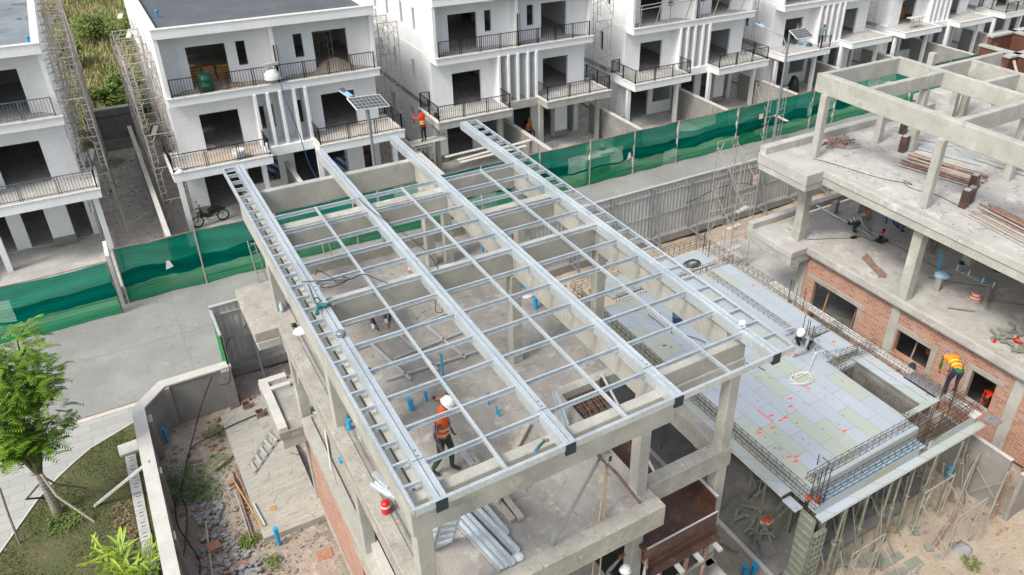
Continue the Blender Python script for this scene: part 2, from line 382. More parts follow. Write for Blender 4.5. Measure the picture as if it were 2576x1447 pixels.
def grid(mb, x0, x1, y0, y1, z, n, m_, amp, seed=0, mi=0, zf=None):
    rnd = random.Random(seed); vs = []
    for j in range(m_+1):
        for i in range(n+1):
            x = x0+(x1-x0)*i/n; y = y0+(y1-y0)*j/m_
            vs.append((x, y, z + (rnd.random()-.5)*amp + (zf(x,y) if zf else 0)))
    fs = [(j*(n+1)+i, j*(n+1)+i+1, (j+1)*(n+1)+i+1, (j+1)*(n+1)+i) for j in range(m_) for i in range(n)]
    mb.add(vs, fs, mi, True); return mb
def wall(mb, ax, t0, t1, a0, a1, z0, z1, ops=(), mi=0, rv=None):
    """wall along axis ax ('x' or 'y'), thickness t0..t1, openings (a,b,c,d)"""
    rv = mi if rv is None else rv
    A = sorted({a0, a1, *[min(max(v,a0),a1) for o in ops for v in o[:2]]}); Z = sorted({z0, z1, *[min(max(v,z0),z1) for o in ops for v in o[2:]]})
    def P(a, t, z): return (a, t, z) if ax == 'x' else (t, a, z)
    def solid(i, j):
        if i < 0 or j < 0 or i >= len(A)-1 or j >= len(Z)-1: return False
        a = (A[i]+A[i+1])/2; z = (Z[j]+Z[j+1])/2
        return not any(o[0] < a < o[1] and o[2] < z < o[3] for o in ops)
    fl = (ax == 'y')
    def q(vs, mi_):
        mb.add(vs if not fl else vs[::-1], [(0,1,2,3)], mi_)
    for i in range(len(A)-1):
        for j in range(len(Z)-1):
            if not solid(i, j): continue
            a, b, c, d = A[i], A[i+1], Z[j], Z[j+1]
            q([P(a,t0,c),P(b,t0,c),P(b,t0,d),P(a,t0,d)], mi); q([P(b,t1,c),P(a,t1,c),P(a,t1,d),P(b,t1,d)], mi)
            if not solid(i-1,j): q([P(a,t1,c),P(a,t0,c),P(a,t0,d),P(a,t1,d)], rv)
            if not solid(i+1,j): q([P(b,t0,c),P(b,t1,c),P(b,t1,d),P(b,t0,d)], rv)
            if not solid(i,j-1): q([P(a,t1,c),P(b,t1,c),P(b,t0,c),P(a,t0,c)], rv)
            if not solid(i,j+1): q([P(a,t0,d),P(b,t0,d),P(b,t1,d),P(a,t1,d)], rv)
    return mb
def rot(pts, c, a):
    ca, sa = math.cos(a), math.sin(a)
    return [(c[0]+(p[0])*ca-(p[1])*sa, c[1]+p[0]*sa+p[1]*ca, c[2]+p[2]) for p in pts]
def stone(mb, c, r, rnd, mi=0, flat=.7):
    c = Vector(c); n = 6; vs = []
    ph = rnd.random()*6; e = [rnd.uniform(.7,1.25) for _ in range(13)]
    vs.append(c+Vector((0,0,-r*.4)))
    for k, (z, rr) in enumerate(((-.1,1.0),(.45,.8))):
        for j in range(n):
            a = ph+2*math.pi*(j+.5*k)/n; q = e[k*6+j]*r*rr
            vs.append(c+Vector((math.cos(a)*q, math.sin(a)*q*.8, z*r*flat*2+rnd.uniform(-.15,.15)*r)))
    vs.append(c+Vector((rnd.uniform(-.2,.2)*r, rnd.uniform(-.2,.2)*r, r*flat*1.05)))
    fs = [(0,2+ (j) % n if False else 1+(j+1)%n, 1+j) for j in range(n)]
    for j in range(n):
        fs.append((1+j, 1+(j+1)%n, 7+j)); fs.append((1+(j+1)%n, 7+(j+1)%n, 7+j)); fs.append((7+j, 7+(j+1)%n, 13))
    mb.add(vs, fs, mi)
# ------------------------------------------------------------------ the setting
def sheet(name, poly, z, m, n=None):
    mb = MB(); mb.add([(p[0],p[1],z) for p in poly], [list(range(len(poly)))]); return struct(name, mb, m)
mb = MB(); grid(mb, -260, 420, -60, 640, -.32, 40, 40, 0); struct('ground', mb, 'dry_field')
sheet('field', [(-80,49.6),(140,49.6),(140,300),(-80,300)], -.09, 'dry_field')
sheet('house_plots', [(-60,31.7),(120,31.7),(120,49.6),(-60,49.6)], -.03, 'yard_soil')
sheet('road', [(-60,24.95),(120,24.95),(120,31.75),(-60,31.75)], 0.0, 'road_concrete')
mb = MB()
for x in (-14,-9.2,-4.4,.35,5.2,10,15,20,25,30,35,40,45,50): mb.box(x,x+.012,24.97,31.7,-.02,.004)
mb.box(-60,100,28.3,28.312,-.02,.0045)
struct('road_joints', mb, 'concrete_dark')
sheet('pavement', [(-60,24.95),(-1.45,24.95),(-1.1,23.2),(-1.6,22.2),(-1.6,8),(-60,8)], -.012, 'pavers')
mb = MB(); mb.box(-60,-1.45,24.88,24.94,-.04,.018); struct('gutter_line', mb, 'rust_soil')
mb = MB(); mb.box(-60,-1.45,24.70,24.88,-.04,.012); struct('kerb', mb, 'wall_cap')
ge = [(-1.6,23.95),(-2.3,23.62),(-3.1,23.24),(-3.55,22.85),(-3.98,22.42),(-4.3,22.05),(-4.54,21.73),(-4.98,20.97),(-5.47,20.1),(-6.0,19.0),(-6.5,17.7),(-7.0,16),(-7.4,14),(-7.6,9)]
sheet('lawn', ge+[(-1.7,9)], -.004, 'lawn_ground')
mb = MB()
for a, b in zip(ge, ge[1:]): mb.bar((a[0],a[1],-.0),(b[0],b[1],-.0), .05, .06)
struct('lawn_edging', mb, 'wall_cap')
rnd = random.Random(3)
def soilz(x, y): return .05*math.sin(x*1.9+y*.7)+.04*math.sin(y*2.3-x)
mb = MB(); grid(mb, -1.45, 3.2, 4, 24.9, -.05, 50, 180, .05, 1, 0, soilz); struct('site_soil', mb, 'soil')
mb = MB(); grid(mb, 3.2, 60, -12, 24.9, -.10, 260, 170, .06, 2, 0, lambda x,y: .04*math.sin(x*1.3)+.05*math.sin(y*1.1+x*.4)); struct('site_sand', mb, 'sand')
mb = MB(); mb.box(21.6,24.2,18.3,23.2,-.2,.02); mb.box(16.2,23.5,9.2,23.3,-.2,.012); struct('site_concrete_apron', mb, 'slab_pale')
# lawn grass, one mass of blades
def blades(name, n, area, hmin, hmax, m, lab, inside, wd=.012, lean=.5, seed=5):
    rnd = random.Random(seed); mb = MB(); k = 0
    while k < n:
        x = rnd.uniform(area[0],area[1]); y = rnd.uniform(area[2],area[3])
        if not inside(x,y,rnd): continue
        k += 1; h = rnd.uniform(hmin,hmax); a = rnd.random()*6.28; w2 = wd*rnd.uniform(.7,1.5)
        dx, dy = math.cos(a)*w2, math.sin(a)*w2; lx, ly = rnd.uniform(-lean,lean)*h, rnd.uniform(-lean,lean)*h
        z = -.02 if name != 'dry_grass' else -.09
        mb.add([(x-dx,y-dy,z),(x+dx,y+dy,z),(x+lx,y+ly,z+h)], [(0,1,2)])
    o = mb.build(name, m); tag(o, lab, 'grass', kind='stuff'); return o
def in_lawn(x, y, r):
    if x > -1.7 or y > 23.9: return False
    for (ax,ay),(bx,by) in zip(ge, ge[1:]):
        if by <= y <= ay:
            xe = ax+(bx-ax)*(ay-y)/(ay-by+1e-9)
            if x < xe+.05: return False
    v = math.sin(x*2.1+1)*math.sin(y*1.7)+.5*math.sin(x*5+y*3)
    return r.random() < .55+.45*v
blades('lawn_grass', 26000, (-7.6,-1.7,12,24), .03, .09, 'grass_blade', 'patchy green lawn grass on the curved bed under the young tree', in_lawn, .014)
blades('dry_grass', 20000, (-9,11,50.3,95), .25, .75, 'field_blade', 'tall dry yellow green grass on the field behind the back wall', lambda x,y,r: True, .07, .6, 6)
blades('lawn_grass', 5000, (-8,12,50.3,95), .25, .6, 'field_green', 'darker green weeds scattered through the dry field grass', lambda x,y,r: math.sin(x*.9)*math.sin(y*.5)>.1, .07, .6, 8)
for o in list(col.objects):
    if o.name == 'lawn_grass.001': o.name = 'field_weeds'

# foliage clump helper
def leafball(mb, c, rx, ry, rz, n, s, rnd, mi=0, shell=.35):
    for _ in range(n):
        while True:
            p = Vector((rnd.uniform(-1,1),rnd.uniform(-1,1),rnd.uniform(-1,1)))
            if shell < p.length < 1: break
        q = Vector((c[0]+p.x*rx, c[1]+p.y*ry, c[2]+p.z*rz))
        a = Vector((rnd.uniform(-1,1),rnd.uniform(-1,1),rnd.uniform(-.5,.5))).normalized()*s*rnd.uniform(.6,1.3)
        b = a.cross(Vector((rnd.uniform(-.4,.4),rnd.uniform(-.4,.4),1))).normalized()*s*.45
        mb.add([q-a, q+b, q+a, q-b], [(0,1,2,3)], mi)
def shrub(x, y, r, h, lab, seed, mat_='shrub_leaf', n=1500, grp=None):
    rnd = random.Random(seed); t = thing('shrub', (x,y,-.08), lab, 'shrub', grp)
    mb = MB()
    for k in range(7):
        a = rnd.random()*6.28; mb.tube([(x,y,-.09),(x+math.cos(a)*r*.5,y+math.sin(a)*r*.5,h*.7)], .03, 4)
    mb.build('stem', 'bark_dark', t)
    mb = MB()
    for k in range(12):
        a = rnd.random()*6.28; d = rnd.uniform(0,.75)*r; rr = rnd.uniform(.3,.5)*r
        leafball(mb, (x+math.cos(a)*d, y+math.sin(a)*d, h*rnd.uniform(.3,.8)), rr, rr, rr*.7, n//12, .16, rnd)
    mb.build('foliage', mat_, t)
shrub(2.9,54.2,1.6,2.3,'bright green bushy shrub just behind the grey back wall, beside the right scaffold',11)
shrub(.6,55.8,1.5,2.0,'green shrub behind the back wall, touching the left scaffold',12)
shrub(1.6,60.0,1.2,1.3,'low sprawling green shrub in the middle of the dry field',16)
shrub(3.6,72,2.6,3.2,'large dark green bush at the top of the field, beside the white house roof',13)
shrub(1.0,75,2.4,2.6,'dark green bush at the top edge of the field, left of the largest one',14)
shrub(-1.6,68,1.8,1.9,'yellow green bush seen through the top of the left scaffold',15)
shrub(-.2,52.0,.9,1.0,'small leafy shrub at the foot of the left scaffold behind the wall',17)

# rear boundary wall between the first two houses, and the lot walls
def plainwall(name, x0,x1,y0,y1,z1,lab,cap=.03,m='wall_concrete', piers=()):
    t = thing(name, ((x0+x1)/2,(y0+y1)/2,0), lab, 'wall')
    MB().box(x0,x1,y0,y1,-.15,z1-.08).build('wall_body', m, t)
    MB().box(x0-cap,x1+cap,y0-cap,y1+cap,z1-.08,z1).build('coping', 'wall_cap', t)
    for (a,b,c,d) in piers: MB().box(a,b,c,d,-.15,z1-.083).build('pier', m, t)
    return t
t = plainwall('boundary_wall', -1.1,1.9,49.4,49.6,2.4, 'dark stained concrete back wall below the dry field, between two white houses', m='concrete_dark', piers=((.28,.5,49.3,49.4),(-.9,-.7,49.3,49.4),(1.6,1.8,49.3,49.4)))
MB().box(-1.1,1.9,49.2,49.4,-.15,.55).build('footing','wall_concrete',t)
MB().tube([(-.9,49.3,2.0),(0,49.28,1.92),(.9,49.28,1.98),(1.8,49.3,2.02)],.02,5).build('cable','black_plastic',t)
lw = [(.93,32.9,47.3,'long narrow concrete wall running back between the two left white houses'),(7.1,32.9,38.2,'low wall in front of the left white house, dividing its two porches'),
 (13.3,32.9,38.2,'concrete lot wall between the first and second scaffolded houses, left of the timber scaffold'),(19.45,32.9,38.2,'grey lot wall behind the green net, left of the porch with the sitting worker in orange helmet'),
 (25.35,32.9,38.2,'concrete lot wall to the right of the bare grey porch columns'),(31.75,32.9,38.2,'concrete lot wall dividing the porches of the third house'),
 (37.6,32.9,38.2,'concrete lot wall between the third house and the one with workers on its balcony'),(44.2,32.9,38.2,'lot wall under the balcony of the two workers'),
 (50.0,32.9,38.2,'lot wall beside the porch with the leaning dark boards'),(55.9,32.9,38.2,'lot wall with round patched stains near the far concrete frame'),(62.3,32.9,38.2,'farthest lot wall at the right, by the brown formwork')]
for x,y0,y1,lab in lw:
    plainwall('lot_wall', x-.07,x+.07,y0,y1,1.9,lab, piers=[(x-.11,x+.11,yy,yy+.2) for yy in (y0+1.2,y0+3.4) if x>2])

# ------------------------------------------------------------------ white houses
H1, H2, HR = 3.3, 6.2, 9.3
def railing(mb, p, q, z, h=.8, sp=.115, posts=True):
    p = Vector((p[0],p[1],z)); q = Vector((q[0],q[1],z)); L = (q-p).length; d = (q-p)/L
    up = Vector((0,0,h))
    mb.bar(p+up, q+up, .045, .03); mb.bar(p+Vector((0,0,.09)), q+Vector((0,0,.09)), .03, .025)
    n = int(L/sp)
    for i in range(1, n): a = p+d*L*i/n; mb.bar(a+Vector((0,0,.09)), a+up, .016, .016)
    k = max(1, round(L/1.25))
    for i in range(k+1):
        a = p+d*L*i/k; w_ = .05 if i in (0,k) else .03
        mb.bar(a, a+up*1.01, w_, w_)
        if 0 < i < k: mb.bar(a+d*.09, a+d*.09+up, .03, .03)
def house(xo, lab, rails=(1,1,1), railm='black_metal', l1m='white_paint', stuff=()):
    wl, wr, B = xo+.65, xo+10.2, 51.0
    t = thing('white_house', (xo+5.4, 42, 0), lab, 'house', 'white three-storey twin houses along the road')
    U = lambda u: xo+u
    wt = .16
    # ground floor
    g = MB()
    wall(g,'x',38.4,38.56,wl,U(5.4),.1,2.85,[(U(1.45),U(3.1),.1,2.5),(U(3.45),U(4.95),.9,2.5)])
    wall(g,'x',38.4,38.56,U(5.4),wr,.1,2.85,[(U(5.75),U(6.9),.1,2.55),(U(7.45),U(8.35),.1,2.55),(U(9.2),U(9.9),.1,2.55)])
    g.box(U(8.35),U(9.2),38.05,38.398,.1,2.85); g.box(U(.7),U(1.4),38.05,38.398,.1,2.85)
    wall(g,'y',wl,wl+wt,38.56,B,.1,3.05,[(41,41.5,1.2,2.4),(44,44.5,1.2,2.4)]); wall(g,'y',wr-wt,wr,38.56,B,.1,3.05,[(41,41.5,1.2,2.4)])
    g.box(U(5.33),U(5.47),38.6,B-.2,.1,3.05)
    g.build('ground_floor_wall','white_paint',t)
    MB().box(U(.68),U(1.42),38.03,38.05,.1,.5).box(U(8.33),U(9.22),38.03,38.05,.1,.5).build('plinth','wall_concrete',t)
    MB().box(xo+.1,U(4.0),32.2,38.4,-.1,.06).box(U(4.0),U(6.3),37.2,38.4,-.1,.06).box(U(6.3),xo+10.7,32.2,38.4,-.1,.06).box(wl+.16,wr-.16,38.4,B-.2,-.1,.12).build('porch_floor','slab_pale',t)
    # first-floor slab, balconies
    s = MB(); s.box(wl,wr,37.85,B,3.02,H1)
    s.build('floor_slab','concrete_slab',t)
    for a,b,q in ((0,4.28,0),(6.48,10.75,1)):
        x0,x1 = xo+a, xo+b
        bl = MB()
        bl.box(x0,x1,35.75,35.9,2.95,H1+.03); bl.box(x0,x0+.15,35.9,37.85,2.95,H1+.03); bl.box(x1-.15,x1,35.9,37.85,2.95,H1+.03)
        if q == 0: bl.box(x0,wl,37.85,38.45,2.95,H1+.03)
        else: bl.box(wr,x1,37.85,38.45,2.95,H1+.03)
        bl.build('balcony_beam', l1m, t)
        MB().box(x0-.03,x1+.03,35.72,35.93,H1+.03,H1+.08).box(x0-.03,x0+.18,35.93,38.4 if q==0 else 37.85,H1+.03,H1+.08).box(x1-.18,x1+.03,35.93,37.85 if q==0 else 38.4,H1+.03,H1+.08).build('balcony_coping','white_trim',t)
        MB().box(x0+.15,x1-.15,35.9,37.85,3.05,H1).build('balcony_floor','dusty_floor' if 'sand' in stuff else 'slab_pale',t)
        if rails[q]:
            r = MB(); railing(r,(x0+.08,35.85),(x1-.08,35.85),H1+.08)
            railing(r,(x0+.08,35.85),(x0+.08,38.3 if q==0 else 37.0),H1+.08); railing(r,(x1-.08,35.85),(x1-.08,37.0 if q==0 else 38.3),H1+.08)
            if q==0: railing(r,(x0+.08,38.3),(wl-.05,38.3),H1+.08)
            else: railing(r,(x1-.08,38.3),(wr+.05,38.3),H1+.08)
            r.build('railing', railm, t)
    for u,y in ((.25,36.7),(3.95,36.7),(6.6,36.7),(10.45,36.7)):
        MB().box(U(u)-.11,U(u)+.11,y-.11,y+.11,.06,2.95).build('column', 'concrete_beam' if l1m!='white_paint' else 'white_paint', t)
    f = MB(); f.box(U(4.28),U(6.48),36.85,37.05,2.85,H1); f.box(U(4.28),U(6.48),37.05,37.85,3.1,H1-.003); f.build('recess_beam', l1m, t)
    for u in (4.2,4.77,5.34,5.97,6.5): MB().box(U(u)-.06,U(u)+.06,36.93,37.85,H1+.0,5.9).build('fin','white_paint',t)
    # first-floor walls
    g = MB()
    wall(g,'x',37.85,38.01,wl,wr,H1,5.9,[(U(1.8),U(3.5),H1,5.1),(U(7.4),U(9.08),H1,5.12),(U(4.44),U(4.66),3.9,5.05),(U(4.9),U(5.1),3.9,5.05),(U(6.18),U(6.42),3.9,5.05)])
    wall(g,'y',wl,wl+wt,38.01,B,H1,5.9,[(40.2,40.6,4.2,5.4),(43,43.4,4.2,5.4),(45.2,45.6,4.2,5.4)]); wall(g,'y',wr-wt,wr,38.01,B,H1,5.9,[(43,43.4,4.2,5.4)])
    g.box(U(5.37),U(5.53),38.02,B-.3,H1,5.9)
    g.build('first_floor_wall','white_paint',t)
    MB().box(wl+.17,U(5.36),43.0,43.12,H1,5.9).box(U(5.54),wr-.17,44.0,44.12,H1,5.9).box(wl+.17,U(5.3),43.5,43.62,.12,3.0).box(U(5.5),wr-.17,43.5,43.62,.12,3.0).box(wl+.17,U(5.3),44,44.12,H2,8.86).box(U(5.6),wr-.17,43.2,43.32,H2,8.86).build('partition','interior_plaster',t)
    # second floor
    s = MB(); s.box(wl-.02,wr+.02,37.15,B,5.9,H2); s.box(wl-.02,wr+.02,37.0,37.15,5.9,H2+.03)
    s.build('upper_slab',['white_paint'],t)
    MB().box(wl-.06,wr+.06,36.95,37.17,H2+.03,H2+.09).build('upper_coping','white_trim',t)
    MB().box(wl+.17,wr-.17,37.18,B-.2,H2,H2+.012).build('upper_floor_screed','slab_pale' if 'sand' not in stuff else 'dusty_floor',t)
    if rails[2]:
        r = MB(); railing(r,(wl+.2,37.08),(U(5.45),37.08),H2+.09); railing(r,(U(5.45),37.08),(wr-.2,37.08),H2+.09); r.build('railing', railm, t)
    g = MB()
    wall(g,'x',38.2,38.36,U(1.55),U(4.65),H2+.012,8.87,[(U(1.9),U(3.56),H2+.012,8.1),(U(4.02),U(4.43),6.98,8.1)])
    wall(g,'x',38.2,38.36,U(6.3),U(9.4),H2+.012,8.87,[(U(6.6),U(7.02),6.98,8.1),(U(7.5),U(9.15),H2+.012,8.1)])
    for (a,b),(c,d) in (((.8,37.65),(1.55,38.2)),((4.65,38.2),(5.36,37.75)),((5.54,37.75),(6.3,38.2)),((9.4,38.2),(10.05,37.65))):
        g.prism([(U(a),b),(U(c),d),(U(c),d+.17),(U(a),b+.17)],H2+.012,8.87)
    g.box(U(5.36),U(5.54),37.25,38.5,H2+.012,8.87)
    wall(g,'y',wl,wl+wt,37.2,B,H2,8.87,[(39.6,39.95,7.1,8.3),(41.4,41.75,7.1,8.3),(43.6,43.95,7.1,8.3),(45.6,45.95,7.1,8.3)]); wall(g,'y',wr-wt,wr,37.2,B,H2,8.87,[(43.6,43.95,7.1,8.3)])
    g.build('second_floor_wall','white_paint',t)
    MB().bar((U(5.45),37.12,H2+.1),(U(5.45),37.12,8.0),.06,.05).bar((U(5.58),37.12,H2+.1),(U(5.58),37.12,8.0),.03,.03).build('divider_frame','black_metal',t)
    wall(MB(),'x',B-.16,B,wl+.17,wr-.17,.1,8.87).build('back_wall','white_paint',t)
    # roof
    MB().box(wl,wr,37.15,B,8.87,9.08).build('roof_slab',['roof_puddled' if 'puddle' in stuff else 'roof_membrane'],t)
    rf = MB(); rf.box(wl-.03,wr+.03,36.98,37.18,8.87,HR-.04); rf.box(wl-.03,wl+.2,37.18,B,8.875,HR-.04); rf.box(wr-.2,wr+.03,37.18,B,8.875,HR-.04); rf.box(wl+.2,wr-.2,B-.2,B,9.08,HR-.04)
    rf.build('parapet','white_paint',t)
    MB().box(wl-.06,wr+.06,36.95,37.21,HR-.04,HR).box(wl-.06,wl+.23,37.21,B,HR-.04,HR-.001).box(wr-.23,wr+.06,37.21,B,HR-.04,HR-.001).build('parapet_coping','white_trim',t)
    if 'vents' in stuff:
        for (vx,vy) in ((U(1.3),40.2),(U(9.9),37.9) if 'puddle' in stuff else (U(3.2),46)):
            MB().tube([(vx,vy,9.08),(vx,vy,9.32)],.05,8).lathe((vx,vy,9.3),[(.05,0),(.08,.03),(.06,.1),(.01,.13)],8).build('vent_pipe','blue_pvc',t)
    return t
XO = [-11.76, 1.82, 14.42, 26.87, 39.1, 51.3, 63.7]
house(XO[0],'white house at the left picture edge with a puddled grey roof and pale railings',(1,1,1),'grey_rail','white_paint',('puddle','vents'))
house(XO[1],'white house with dark grey roof, sandy balconies and a green drum upstairs',(1,1,1),'black_metal','white_paint',('sand','vents'))
house(XO[2],'white house whose lower balcony beams and porch columns are still bare grey concrete',(1,1,1),'black_metal','concrete_beam')
house(XO[3],'white house with pipe scaffolding instead of a railing on its upper balcony',(1,1,0),'black_metal','white_paint')
house(XO[4],'white house with two workers standing on its unrailed lower balcony',(0,0,0))
house(XO[5],'white house with a trestle table and stacked cartons on its balcony',(0,0,0))
house(XO[6],'farthest white house at the top right corner, draped with green net',(1,0,0))
r = MB(); railing(r,(43.35-.9,35.85),(43.35,35.85),H1+.08); o = r.build('railing_section','black_metal'); tag(o,'short piece of black railing beside the grey-shirted man on the balcony','railing')
# ------------------------------------------------------------------ the unfinished concrete house under the steel roof
L1, L2, ZR = 3.35, 6.70, 9.66
A = thing('concrete_house_frame', (5.5, 13, 0), 'bare concrete house frame in the middle, carrying the shiny steel roof grid', 'building frame')
def beam(par, x0,x1,y0,y1,z0,z1,m='concrete_beam'): return MB().box(x0,x1,y0,y1,z0,z1).build('beam', m, par, bevel=.012)
# roof beams
def roofbeams(A, dx=0, full=True):
    b = lambda *a: beam(A, a[0]+dx, a[1]+dx, *a[2:], 9.05, ZR)
    return b
rb = roofbeams(A)
o = MB().box(2.18,2.31,7.6,18.38,9.0,9.62).box(2.335,2.47,7.6,18.38,9.02,ZR).box(2.31,2.335,7.6,18.37,9.02,9.56).build('beam','concrete_beam',A,bevel=.012)
rb(2.47,6.57,18.2,18.38); rb(6.57,6.78,7.6,18.38); rb(6.78,8.68,16.6,16.8); rb(8.68,8.88,8.32,16.8)
rb(2.47,6.57,16.1,16.36); rb(6.78,8.68,14.55,14.77); rb(2.47,6.57,12.7,12.94); rb(6.78,8.68,12.7,12.94)
beam(A,2.15,6.78,7.40,7.6,8.98,ZR-.002)
beam(A,6.78,9.0,8.1,8.3,8.98,9.35); beam(A,6.78,9.01,8.06,8.32,8.66,8.98)
# columns above the upper floor
for (x,y,z1) in ((2.39,17.5,9.05),(2.39,12.66,9.05),(2.19,7.4,8.99),(6.5,17.6,9.05),(6.98,17.5,9.05),(6.5,12.66,9.05),(6.6,8.02,9.05),(8.73,12.66,9.05),(8.73,16.55,9.05)):
    MB().box(x,x+.25,y,y+.25,L2,z1).build('column','concrete_beam',A,bevel=.012)
MB().box(8.74,8.99,8.09,8.34,L2,8.66).build('column','concrete_beam',A,bevel=.012)
for (x,y) in ((2.42,17.3),(2.42,12.1),(2.42,7.5),(8.74,8.09),(8.74,12.66),(8.74,17.4),(6.6,8.0)):
    MB().box(x,x+.26,y,y+.26,(L1 if x < 3 or y<9 else .0),L2-.3).build('column','concrete_beam',A,bevel=.012)
for (x,y) in ((8.74,12.2),(8.74,7.95)): MB().box(x,x+.27,y,y+.27,0,L1 if y<9 else .2).build('column','concrete_beam',A,bevel=.012)
# upper floor
fl = MB()
fl.box(2.25,8.5,11.25,19.05,6.52,L2-.003); fl.box(2.25,6.9,7.6,11.25,6.52,L2-.003)
fl.build('upper_floor','concrete_slab',A)
MB().box(1.69,2.7,16.82,19.10,6.45,L2+.024).build('upper_balcony','slab_top_worn',A,bevel=.01)
beam(A,1.71,2.25,16.8,17.0,6.22,6.45); beam(A,1.71,1.9,17.0,19.0,6.22,6.45); beam(A,1.9,8.7,18.9,19.08,6.2,6.52)
# rough edge beams of the upper floor
MB().box(2.26,2.55,7.6,16.82,6.2,L2+.02).build('edge_beam','slab_top_worn',A,bevel=.012)
MB().box(2.26,6.95,7.55,7.86,6.2,L2+.02).build('edge_beam','slab_top_worn',A,bevel=.015)
MB().box(6.62,6.95,7.86,8.35,6.2,L2+.01).build('edge_beam','slab_top_worn',A,bevel=.015)
MB().box(6.95,9.04,8.06,8.36,6.22,L2+.016).build('edge_beam','slab_top_worn',A,bevel=.015)
MB().box(8.74,9.02,8.36,13.2,6.22,L2+.012).build('edge_beam','slab_top_worn',A,bevel=.015)
MB().box(8.5,8.74,13.0,19.05,6.22,L2+.004).build('edge_beam','slab_top_worn',A,bevel=.01)
MB().box(6.9,8.5,11.18,11.42,6.25,L2+.02).build('edge_beam','concrete_beam',A)
MB().box(2.7,8.45,18.85,19.09,L2,L2+.28).box(8.2,8.45,17.4,18.85,L2,L2+.28).build('kerb','slab_top_worn',A)
MB().box(2.62,2.66,7.9,16.6,L2-.002,L2+.012).build('gutter','concrete_dark',A)
# lower floor
MB().box(2.35,6.7,-1,19.3,3.1,L1-.004).build('lower_floor','slab_broom',A)
MB().box(1.74,2.5,16.97,19.38,3.12,L1).build('lower_balcony','concrete_slab',A)
MB().box(1.76,1.98,17.02,19.36,L1,L1+.12).box(1.98,2.5,19.14,19.36,L1,L1+.12).box(1.98,2.5,18.75,18.9,L1,L1+.12).build('kerb','wall_cap',A)
beam(A,1.78,2.42,17.0,17.25,2.75,3.12); beam(A,1.76,2.0,17.25,19.3,2.9,3.12)
MB().box(2.38,2.62,-1,17.2,3.0,L1+.06).build('edge_beam','concrete_beam',A)
MB().box(2.56,2.72,8.0,12.2,L1+.06,L1+.32).box(2.72,3.6,10.9,11.05,L1,L1+.32).build('kerb','wall_cap',A)
MB().box(6.7,8.98,3,8.18,2.9,L1).build('lower_pad','concrete_slab',A,bevel=.02)
# brick wall of the ground floor
bw = MB(); wall(bw,'y',2.44,2.60,0.5,17.35,.05,3.0,[(10.9,12.9,.95,2.35)]); bw.build('brick_wall','brick',A)
MB().box(2.40,2.44,.5,17.35,.05,.22).box(2.40,2.62,10.8,13.0,.85,.95).build('sill','concrete',A)
MB().box(2.40,2.44,10.5,13.3,2.35,2.5).build('lintel','concrete',A)
MB().box(2.40,2.64,17.35,17.62,0,3.1).build('column','concrete_beam',A)
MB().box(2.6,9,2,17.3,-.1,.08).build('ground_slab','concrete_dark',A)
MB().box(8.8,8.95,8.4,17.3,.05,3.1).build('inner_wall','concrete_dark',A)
# the brown formwork of the stair inside the frame
F = thing('stair_formwork', (7.7,9,3.4), 'dark brown film-faced plywood formwork of a stair, in the floor opening by the hanging ropes', 'formwork')
MB().box(6.75,8.62,7.82,8.95,5.25,5.3).build('platform','film_formwork',F)
MB().box(6.75,8.6,7.78,7.82,4.95,5.33).build('front_board','film_formwork',F)
MB().box(6.78,8.6,7.6,7.76,4.72,4.76).box(6.85,8.62,7.74,7.78,4.6,4.94).build('lower_board','film_formwork',F)
mb = MB(); mb.add([(6.98,8.98,5.28),(7.85,8.98,5.28),(7.85,11.2,6.55),(6.98,11.2,6.55),(6.98,8.98,5.2),(7.85,8.98,5.2),(7.85,11.2,6.47),(6.98,11.2,6.47)],[(0,1,2,3),(7,6,5,4),(0,4,5,1),(1,5,6,2),(2,6,7,3),(3,7,4,0)])
mb.build('flight_board','film_formwork',F)
MB().bar((7.9,8.9,5.4),(7.9,11.2,6.7),.03,.28).bar((8.62,7.9,5.45),(8.62,8.95,5.45),.03,.35).build('side_board','film_formwork',F)
MB().bar((7.93,8.9,5.56),(7.93,11.2,6.86),.05,.04).bar((8.66,7.9,5.65),(8.66,8.95,5.65),.05,.04).bar((6.8,7.79,5.36),(8.6,7.79,5.36),.03,.02).build('edge_batten','foil_board',F)
mb = MB()
for k in range(11): mb.tube([(7.0+.085*k,11.15,6.6),(6.99+.085*k+rnd.uniform(-.03,.03),10.6,6.55),(7.05+.085*k,9.9+rnd.uniform(-.2,.2),6.0+rnd.uniform(0,.2))],.006,4)
for k in range(7): mb.tube([(7.0,10.9-k*.13,6.45-k*.05),(7.85,10.9-k*.13,6.45-k*.05)],.006,4)
mb.build('starter_bars','rusty_pipe',F)
for (x,y) in ((7.1,7.75),(7.75,7.7),(8.3,7.72)):
    MB().tube([(x,y,L1),(x+.05,y,4.6)],.055,7).build('timber_post','rusty_pipe',F)
for x in (6.95,7.45,7.95,8.45): MB().bar((x,7.4,4.66),(x+.02,8.6,4.66),.1,.06).build('bearer','galvanised_dull',F)
MB().tube([(6.8,7.6,4.1),(8.6,7.75,4.1)],.04,6).tube([(7.1,7.7,4.3),(8.1,7.3,3.4)],.04,6).build('brace','prop_pipe',F)

